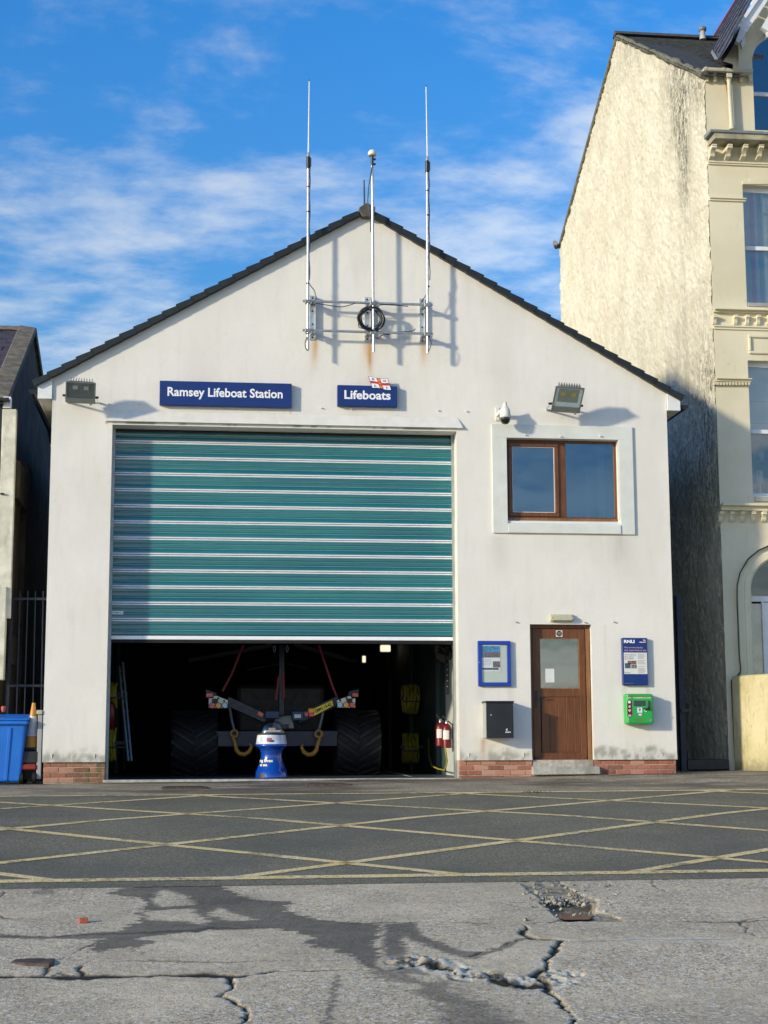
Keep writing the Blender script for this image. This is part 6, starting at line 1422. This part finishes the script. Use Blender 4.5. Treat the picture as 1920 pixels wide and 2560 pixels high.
# impost string of the second floor
def stringc(py0, py1, px1, dpt=.06, name='impost_moulding', x0=None):
    za, zb_ = zH(py0, HY-dpt), zH(py1, HY-dpt*.5); xr = P(px1, py0, HY-dpt).x if px1 else XR
    mb = MB(); mb.prismx([(HY, za), (HY-dpt, za), (HY-dpt, za-(za-zb_)*.35), (HY-dpt*.5, za-(za-zb_)*.5), (HY-dpt*.5, zb_), (HY, zb_)], x0 or HX+.01, xr); return part(name, mb, CR, hs_t)
stringc(494, 503, 1866)
stringc(771, 781, None, .14, 'cornice'); 
for k, x_ in enumerate([1782, 1834, 1863.5, 1891, 1918, 1946, 1974]): bracket(x_, x_+10, 786, 812, .10)
stringc(814, 824, None, .05, 'string_course')
stringc(944.5, 954, 1880, .09, 'dentil_moulding')
for k in range(12):
    a, b = P(1784+k*7.85, 955.5, HY-.05), P(1788.6+k*7.85, 962.5, HY-.05); part('dentil', MB().box(a.x, b.x, HY-.055, HY, b.z, a.z), CR, hs_t)
stringc(1257, 1276, None, .16, 'cornice')
for k in range(8): x_ = 1797+k*26.8; bracket(x_, x_+11.5, 1278, 1305, .12)
# sunk panel between the floors
a, b = P(1870.5, 836, HY-.03), P(1872, 884, HY-.03); x0p, z1p, z0p = a.x, a.z, b.z
part('panel_moulding', wood_frame(x0p, x0p+1.5, z0p, z1p, .05, HY-.035, HY-.0), CR, hs_t, bevel=.012)
# windows
def sash(x0, x1, z0, z1, rd, yq, zm, name='window', curtains=None, frame_w=.06, deep=.12):
    fr_t = .055; yy = HY+deep
    mbf = MB(); mbf.box(x0, x0+fr_t, yy, yy+.06, z0, z1); mbf.box(x1-fr_t, x1, yy, yy+.06, z0, z1); mbf.box(x0+fr_t, x1-fr_t, yy, yy+.06, z0, z0+.07)
    if rd:
        cx_ = (x0+x1)/2; n = 20; o_ = [(cx_-rd*math.cos(math.pi*k/n), z1+rd*math.sin(math.pi*k/n)) for k in range(n+1)]; i_ = [(cx_-(rd-fr_t)*math.cos(math.pi*k/n), z1+(rd-fr_t)*math.sin(math.pi*k/n)) for k in range(n+1)]
        for k in range(n): mbf.prism([o_[k], o_[k+1], i_[k+1], i_[k]], yy, yy+.06)
    else: mbf.box(x0+fr_t, x1-fr_t, yy, yy+.06, z1-.08, z1)
    w_ = part(name, mbf, WHITE, hs_t)
    part('meeting_rail', MB().box(x0+fr_t, x1-fr_t, yy-.01, yy+.05, zm-.035, zm+.035), WHITE, w_, bevel=.004)
    if rd:
        part('lower_pane', MB().box(x0+fr_t, x1-fr_t, yy+.02, yy+.028, z0+.07, zm-.035), GLV, w_)
        poly = [(x0+fr_t, zm+.035), (x1-fr_t, zm+.035)]+[(cx_+(rd-fr_t)*math.cos(math.pi*k/n), z1+(rd-fr_t)*math.sin(math.pi*k/n)) for k in range(n+1)]
        mb = MB(); mb.prism(poly, yy+.02, yy+.028); part('upper_pane', mb, GLV, w_)
    else:
        part('lower_pane', MB().box(x0+fr_t, x1-fr_t, yy+.02, yy+.028, z0+.07, zm-.035), GLV, w_); part('upper_pane', MB().box(x0+fr_t, x1-fr_t, yy+.01, yy+.018, zm+.035, z1-.08), GLV, w_)
    return w_
w3 = sash(*wins[0], HY, zH(223), 'arched_window', deep=.16)
w2 = sash(*wins[1], HY, zH(613), deep=.14)
w1 = sash(*wins[2], HY, zH(1074), deep=.14)
# striped vertical blinds behind the second floor window; pale roller blind behind the first
STR = [(.38,.48,.55),(.30,.48,.46),(.42,.20,.32),(.55,.62,.66),(.24,.42,.38),(.55,.66,.62),(.34,.50,.42),(.62,.68,.60),(.28,.44,.42),(.50,.52,.60)]
x0, x1, z0, z1, _ = wins[1]
for k in range(20):
    xx = x0+.06+k*.07; cc_ = STR[k % len(STR)]; nm = 'blind_%s' % ['slate','teal','plum','pale','dark','mint','green','light','deep','lilac'][k % 10]
    part('blind_strip', MB().box(xx, xx+.068, HY+.24+.006*(k%2), HY+.245+.006*(k%2), z0, z1), mat(nm, cc_, .8, var=.08), w2)
x0, x1, z0, z1, _ = wins[2]
part('roller_blind', MB().box(x0+.03, x1-.03, HY+.24, HY+.245, zH(1072), z1), mat('pale_teal_blind', (.55,.68,.64), .8, var=.05), w1)
for py in (995, 1050): part('blind_seam', MB().box(x0+.03, x1-.03, HY+.236, HY+.2395, zH(py)-.006, zH(py)+.006), mat('blind_seam_grey', (.38,.48,.46), .8), w1)
a, b = P(1889, 1178, HY+.6), P(1908, 1207, HY+.6); xc = (a.x+b.x)/2
part('lamp_shade', MB().lathe([(.001, a.z), ((b.x-a.x)/2*.92, a.z), ((b.x-a.x)/2, b.z), (.001, b.z)], (xc, HY+.6, 0), 20), mat('lamp_shade_cream', (.55,.60,.62), .8), w1)
part('lamp_stem', MB().cyl((xc, HY+.6, b.z), (xc, HY+.6, b.z-.25), .015, 8), STEEL, w1)
part('inner_ledge', MB().box(x0, x1, HY+.45, HY+.8, b.z-.28, b.z-.25), GREYB, w1)
a, b = P(1899, 1130, HY+.7), P(1907, 1154, HY+.7); part('glass_ornament', MB().lathe([(.001,0),(.045,0),(.03,.05),(.05,.12),(.03,.17),(.001,.17)], ((a.x+b.x)/2, HY+.7, b.z), 14), mat('pale_blue_ornament', (.22,.42,.62), .3), w1)
hbox((1888, 1241), (1960, 1254), HY-.04, HY+.12, mat('grey_sill', (.34,.34,.33), .7), 'window_sill')
hbox((1870, 756), (1960, 768), HY-.02, HY+.13, MATS['grey_sill'], 'window_sill')
# shoulders at the corners of the openings
for pts_ in ([(1857,452),(1876,452),(1872,447),(1960,447),(1960,460),(1857,460)],):
    mb = MB(); mb.prism([(P(a, b, HY-.02).x, P(a, b, HY-.02).z) for a, b in pts_], HY-.02, HY-.0005); part('head_moulding', mb, CR, hs_t)
# ground floor arch: moulded surround of several rings
x0, x1, z0, z1, rd = wins[3]; cx_ = (x0+x1)/2; n = 28
def ring(ro, ri, y0, y1, zb_, m, name):
    mb = MB(); o_ = [(cx_-ro*math.cos(math.pi*k/n), z1+ro*math.sin(math.pi*k/n)) for k in range(n+1)]; i_ = [(cx_-ri*math.cos(math.pi*k/n), z1+ri*math.sin(math.pi*k/n)) for k in range(n+1)]
    for k in range(n): mb.prism([o_[k], o_[k+1], i_[k+1], i_[k]], y0, y1)
    mb.box(cx_-ro, cx_-ri, y0, y1, zb_, z1); mb.box(cx_+ri, cx_+ro, y0, y1, zb_, z1); return part(name, mb, m, hs_t)
r_out = rd+(P(1881,1600,HY).x-P(1845,1600,HY).x)
ring(r_out, r_out-.05, HY-.07, HY, .1, CR, 'arch_moulding'); ring(r_out-.051, r_out-.12, HY-.045, HY, .1, CR, 'arch_moulding'); ring(r_out-.121, rd+.03, HY-.06, HY, .1, CR, 'arch_moulding'); ring(rd+.0295, rd, HY-.03, HY, .1, CR, 'arch_moulding')
yy = HY+.2; ztr0, ztr1 = zH(1504, yy), zH(1490, yy)
w0 = part('transom', MB().box(x0, x1, yy-.02, yy+.06, ztr0, ztr1), WHITE, hs_t, bevel=.005)
mb = MB(); mb.prism([(x0, ztr1), (x1, ztr1)]+[(cx_+rd*math.cos(math.pi*k/n), z1+rd*math.sin(math.pi*k/n)) for k in range(n+1)], yy+.02, yy+.03); part('fanlight_pane', mb, glassmat('green_fanlight', refl=.12, clear=.45), w0)
xd0 = P(1908, 1600, yy).x
for q in (x0, xd0): part('frame_post', MB().box(q, q+.035, yy-.01, yy+.05, .1, ztr0-.001), WHITE, w0)
part('side_pane', MB().box(x0+.036, xd0, yy+.02, yy+.03, .1, ztr0-.03), GLV, w0)
part('entrance_door', MB().box(xd0+.036, x1, yy-.0, yy+.05, .1, ztr0-.01), WHITE, w0, bevel=.006)
a, b = P(1890, 1647, HY+.5), P(1903, 1653, HY+.5); part('letter_plate', MB().box(a.x, b.x, HY+.5, HY+.51, b.z, a.z), STEEL, w0)
# black cable following the arch and dropping behind the garden wall
cpt = [P(a, b, HY-.09) for a, b in [(1935,1362),(1920,1365),(1896,1376),(1870,1398),(1850,1432),(1843,1463),(1842.5,1500),(1845,1560),(1848,1640),(1851.5,1670),(1851,1680),(1844,1689),(1832,1694),(1828.5,1702),(1831,1760),(1834,1820),(1837,1880),(1838,1900)]]
part('black_cable', MB().tube(cpt, .012, 6), BLACKM, hs_t)
# old hooks and fixings on the side wall
p = PXp(1391, 617, HX-.05); part('pipe_stub', MB().cyl(p, p+Vector((-.1,-.3,0)), .06, 10), LEAD, hs_t)
# ------------------------------------------------------------------ garden wall of the house
gw0 = P(1833, 1800, .92); plan = [(gw0.x+.0, .98), (gw0.x+.10, .55), (gw0.x+.30, .10), (gw0.x+.85, -.25), (gw0.x+3.5, -.30), (gw0.x+3.5, -.02), (gw0.x+.95, .05), (gw0.x+.5, .40), (gw0.x+.33, .98)]
ztp = P(1880, 1683, .0).z
t = thing('garden_wall', (gw0.x+.5, .3, .08), 'low rounded cream garden wall with cracked render at the right edge', 'garden wall')
mb = MB(); mb.prismz(plan, -.1, ztp); gm_ = part('wall_body', mb, GWM, t, bevel=.05, seg=3)
# gate and post in the right hand gap
t = thing('side_gate', (2.4, 1.3, .08), 'dark blue iron gate post and panel in the gap by the cream house', 'gate')
a, b = P(1688, 1491, .7), P(1698, 1915, .7); part('gate_panel', MB().box(1.87, P(1690,1600,.75).x, .75, .79, .1, P(1690,1492,.75).z), mat('gate_dark_timber', (.03,.028,.026), .8, var=.4), t)
px_ = P(1702, 1700, .7); part('gate_post', MB().box(px_.x-.045, px_.x+.045, .66, .75, .02, P(1702,1489,.7).z), mat('blue_black_paint', (.007,.014,.035), .5, var=.3), t, bevel=.006)
part('latch', MB().box(px_.x-.03, px_.x+.09, .62, .66, P(1704,1776,.7).z-.02, P(1704,1776,.7).z+.02), BLACKM, t)
part('hinge_bar', MB().box(1.87, px_.x-.05, .73, .748, .35, .39), IRON, t)
t = thing('dark_planter', (2.75, 1.4, .1), 'low dark box lying in the shaded gap beside the cream house', 'box')
a, b = P(1716, 1899, 1.0), P(1812, 1921, 1.0); part('box_body', MB().box(a.x, HX-.03, .95, 1.5, b.z-.02, a.z), BLACKM, t, bevel=.01)

# ------------------------------------------------------------------ the dark old building on the left
LX = -8.45; LY = .65
lh = thing('old_slate_roofed_building', (LX, LY, 0), 'old building with slate roof and dark weathered side wall left of the station', 'building')
fe, rg, bk = (LY+.1, 5.90), (4.08, 7.80), (7.7, 6.55)
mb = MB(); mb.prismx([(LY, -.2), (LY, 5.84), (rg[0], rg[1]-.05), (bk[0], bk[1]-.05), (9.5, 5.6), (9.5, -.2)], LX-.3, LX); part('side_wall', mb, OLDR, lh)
mb = MB(); mb.prismx([(LY+.02, -.2), (LY+.02, 5.80), (rg[0], rg[1]-.12), (bk[0], bk[1]-.12), (12, 4.5), (12, -.2)], LX-9, LX-.301); part('building_body', mb, mat('dark_roof_felt', (.05,.045,.05), .9), lh)
# coping stones along the verge
for k in range(4):
    u0, u1 = k/4, (k+1)/4-.004; ya, yb_ = LY-.12+(rg[0]-LY+.12)*u0, LY-.12+(rg[0]-LY+.12)*u1; za, zb_ = 5.76+(rg[1]-5.76)*u0, 5.76+(rg[1]-5.76)*u1
    mb = MB(); mb.add([(LX-.25,ya,za+.12),(LX+.05,ya,za+.08),(LX+.05,yb_,zb_+.08),(LX-.25,yb_,zb_+.12),(LX-.25,ya,za-.02),(LX+.05,ya,za-.03),(LX+.05,yb_,zb_-.03),(LX-.25,yb_,zb_-.02)], [(0,1,2,3),(4,7,6,5),(0,4,5,1),(1,5,6,2),(2,6,7,3),(3,7,4,0)])
    part('coping_stone', mb, COPE, lh, bevel=.015)
mb = MB(); mb.add([(LX-.25,rg[0],rg[1]+.10),(LX+.05,rg[0],rg[1]+.06),(LX+.05,bk[0],bk[1]+.03),(LX-.25,bk[0],bk[1]+.07),(LX-.25,rg[0],rg[1]-.1),(LX+.05,rg[0],rg[1]-.1),(LX+.05,bk[0],bk[1]-.1),(LX-.25,bk[0],bk[1]-.1)], [(0,1,2,3),(4,7,6,5),(0,4,5,1),(1,5,6,2),(2,6,7,3),(3,7,4,0)]); part('coping_stone', mb, COPE, lh)
# slates, one by one near the verge
sm = (rg[1]-5.80)/(rg[0]-LY); sa_l = math.atan(sm)
sme = MB().box(-.145, .145, -.16, .16, -.006, .006).mesh('slate', (0,0,0), .002); sme.materials.append(mat('purple_slate', (.07,.055,.065), .65, var=.25, vs=6, bump=.3, dirt=.25))
for k in range(17):
    yy_ = LY+.0+k*.21; zz_ = 5.82+sm*(yy_-LY)+.03
    for j in range(9):
        xx = LX-.38-j*.30+(.15 if k % 2 else 0); piece('slate', sme, lh, (xx+random.uniform(-.004,.004), yy_+random.uniform(-.01,.01), zz_+random.uniform(-.003,.006)), rot=(sa_l-.035, random.uniform(-.012,.012), random.uniform(-.012,.012)))
mb = MB(); mb.prismx([(rg[0]-.18, rg[1]-.02), (rg[0], rg[1]+.10), (rg[0]+.18, rg[1]-.02)], LX-9, LX-.25); part('ridge_tiles', mb, COPE, lh, bevel=.01)
# front: pilaster, gutter
def lbox(pa, pb_, y0, y1, m, name, bevel=.004): a, b = P(*pa, y0), P(*pb_, y0); return part(name, MB().box(a.x, b.x, y0, y1, b.z, a.z), m, lh, bevel=bevel)
lbox((6, 1022), (25, 1545), LY-.12, LY, MOSSW, 'pilaster', .008); lbox((-10, 1466), (9, 1700), LY-.16, LY-.001, MOSSW, 'lower_pilaster', .01)
lbox((8, 991), (26.5, 1020), LY-.14, LY-.0, WHITE, 'fascia_end'); lbox((-60, 992), (22, 1002), LY-.26, LY-.141, DARK, 'gutter'); lbox((-60, 1002), (8, 1010), LY-.2, LY-.01, DARK, 'gutter_board')
lbox((-60, 1011), (6, 1545), LY-.03, LY-.005, mat('grey_frontage', (.30,.32,.33), .6, dirt=.3), 'front_panel'); lbox((-2, 1012), (1.5, 1500), LY-.1, LY-.04, BLACKM, 'front_pipe')
lbox((0, 1232), (10, 1236), LY-.16, LY-.121, BLACKM, 'pipe_clip')
# piers and ledges on its side wall
def sbox(y0, y1, z0, z1, out_, m=OLDR, name='side_pier', bevel=.01): return part(name, MB().box(LX+.0, LX+out_, y0, y1, z0, z1), m, lh, bevel=bevel)
zt = PXp(40, 1030, LX).z
sbox(1.2, 2.9, 4.35, 4.95, .16, name='side_ledge'); sbox(1.4, 2.0, -.1, 4.34, .10); sbox(2.7, 3.7, -.1, 5.2, .12); sbox(.8, 1.8, 1.75, 2.2, .14, name='side_ledge')
# iron gate between the two buildings
t = thing('iron_gate', (-8.05, .6, 0), 'tall dark iron railing gate in the narrow gap left of the station', 'gate')
yg = .75
def gb(pa, pb_, w_, name='bar'): a, b = P(*pa, yg), P(*pb_, yg); mb = MB(); mb.bar(a, b, w_, w_, up=(0,1,0)); part(name, mb, IRON, t)
gb((30, 1497), (119, 1497.5), .035, 'top_rail'); gb((22, 1714), (112, 1714.5), .035, 'lower_rail'); gb((31, 1497), (12, 1880), .05, 'gate_post')
for xt, xb_ in ((51,37),(70,57),(89,79),(108,100)): gb((xt, 1478), (xb_, 1905), .017)
# recycling bin
bx0, bx1 = P(-46, 1880, -.08), P(60, 1880, -.08); by0, by1 = -.55, .10; bc = ((bx0.x+bx1.x)/2, 0, float(gz(-8.3, -.1)))
t = thing('wheelie_bin', bc, 'blue wheelie bin with closed lid at the left edge', 'bin')
zb_, zt_ = float(gz(-8.3, -.1)), P(40, 1802, -.08).z
lft, rgt = P(-52, 1880, -.08).x, P(50, 1960, -.08).x; rt = P(66, 1800, -.08).x
mb = MB(); wv = rt-rgt
def loop(i, e=0): x0_, x1_ = lft+.02-(.06*i), rgt+(rt-rgt)*i; y0_, y1_ = -.03-.05*i, .46+.06*i; z_ = zb_+.03+(zt_-zb_-.03)*i; return [(x0_,y0_,z_),(x1_,y0_,z_),(x1_,y1_,z_),(x0_,y1_,z_)]
b0, b1 = loop(0), loop(1); mb.add(b0+b1, [(0,3,2,1),(4,5,6,7),(0,1,5,4),(1,2,6,5),(2,3,7,6),(3,0,4,7)]); bd = part('bin_body', mb, BIN, t, bevel=.035, seg=3)
for u in (.32, .72): 
    xa_, xb_ = rgt-.02-(rgt-lft)*u, rt-.02-(rt-lft)*u; mb = MB(); mb.bar((xa_, -.033, zb_+.05), (xb_, -.083, zt_-.10), .05, .018, up=(0,1,0)); part('moulded_rib', mb, BIN, bd, bevel=.006)
mb = MB(); mb.box(lft-.10, rt+.02, -.13, .57, zt_-.055, zt_-.0); part('rim', mb, BIN, t, bevel=.015, seg=2)
mb = MB(); mb.add([(lft-.1,-.14,zt_+.001),(rt+.03,-.14,zt_+.001),(rt+.03,.58,zt_+.03),(lft-.1,.58,zt_+.03),(lft-.1,-.14,zt_+.03),(rt+.03,-.14,zt_+.03),(rt+.01,.57,zt_+.11),(lft-.1,.57,zt_+.11)], [(0,3,2,1),(4,5,6,7),(0,1,5,4),(1,2,6,5),(2,3,7,6),(3,0,4,7)]); part('lid', mb, BIN, t, bevel=.015, seg=2)
p = P(8.5, 1770, .3); part('lid_knob', MB().lathe([(.001,.03),(.03,.025),(.035,0),(.03,-.03),(.02,-.06)], p, 14), mat('faded_red_plastic', (.45,.09,.07), .6), t)
for s in (0,): part('wheel', MB().cyl((rgt-.01, -.44+.86, zb_+.10), (rgt+.04, -.44+.86, zb_+.10), .10, 20), RUB, t)
# traffic cone standing on a small red and black trolley
zt2 = P(80, 1872, .2).z; cc = P(79, 1872, .2); t = thing('traffic_cone', tuple(cc), 'orange and white traffic cone behind the blue bin', 'traffic cone')
def cr_(i): return .115+(.022-.115)*i
hh = P(86, 1756, .2).z-cc.z; lean = P(87.5, 1756, .2).x-cc.x
def cseg(i0, i1, m, name): 
    pr = [(cr_(i0), hh*i0), (cr_(i1), hh*i1)]; mb = MB().lathe(pr, cc, 28); mb.v = [(a+lean*(d_-cc.z)/hh*.35, b, d_) for a, b, d_ in mb.v]; part(name, mb, m, t)
cseg(.03, .27, CONEO, 'orange_band'); cseg(.27, .70, CONEW, 'white_sleeve'); cseg(.70, .99, CONEO, 'orange_tip'); 
part('rubber_base', MB().box(cc.x-.17, cc.x+.17, cc.y-.17, cc.y+.17, cc.z-.03, cc.z+.02), RUB, t, bevel=.02)
t = thing('small_trolley', (cc.x, 0, 0), 'low black and red wheeled trolley under the traffic cone', 'trolley')
zg_ = float(gz(cc.x, -.1)); part('deck', MB().box(cc.x-.2, cc.x+.12, -.0, .5, zg_+.30, cc.z-.035), BLACKM, t, bevel=.01)
part('red_tray', MB().box(cc.x-.14, cc.x+.10, -.02, .3, zg_+.20, zg_+.29), mat('dull_red', (.22,.02,.015), .6), t, bevel=.02)
for dx_ in (-.12, .06): part('wheel', MB().cyl((cc.x+dx_-.02, .04, zg_+.09), (cc.x+dx_+.03, .04, zg_+.09), .085, 20), RUB, t)
part('upright', MB().box(cc.x-.18, cc.x+.10, .3, .48, zg_+.06, zg_+.3), BLACKM, t)
# grey service cover on the corner
x0, x1 = P(91, 1900, -.04).x, WX0-.012; t = thing('service_duct', (x0, 0, 0), 'narrow pale grey service duct with a lid on the station corner by the cone', 'service duct')
part('duct_body', MB().box(x0, x1, .0, .2, .03, P(100, 1787, -.05).z), mat('grey_plastic_duct', (.36,.36,.35), .5, var=.05), t, bevel=.006)
part('duct_lid', MB().box(x0-.02, x1, -.02, .22, P(100, 1786, -.05).z, P(100, 1775, -.05).z), mat('pale_duct_lid', (.40,.41,.33), .6, dirt=.3), t, bevel=.008)
# distant low terrain behind everything
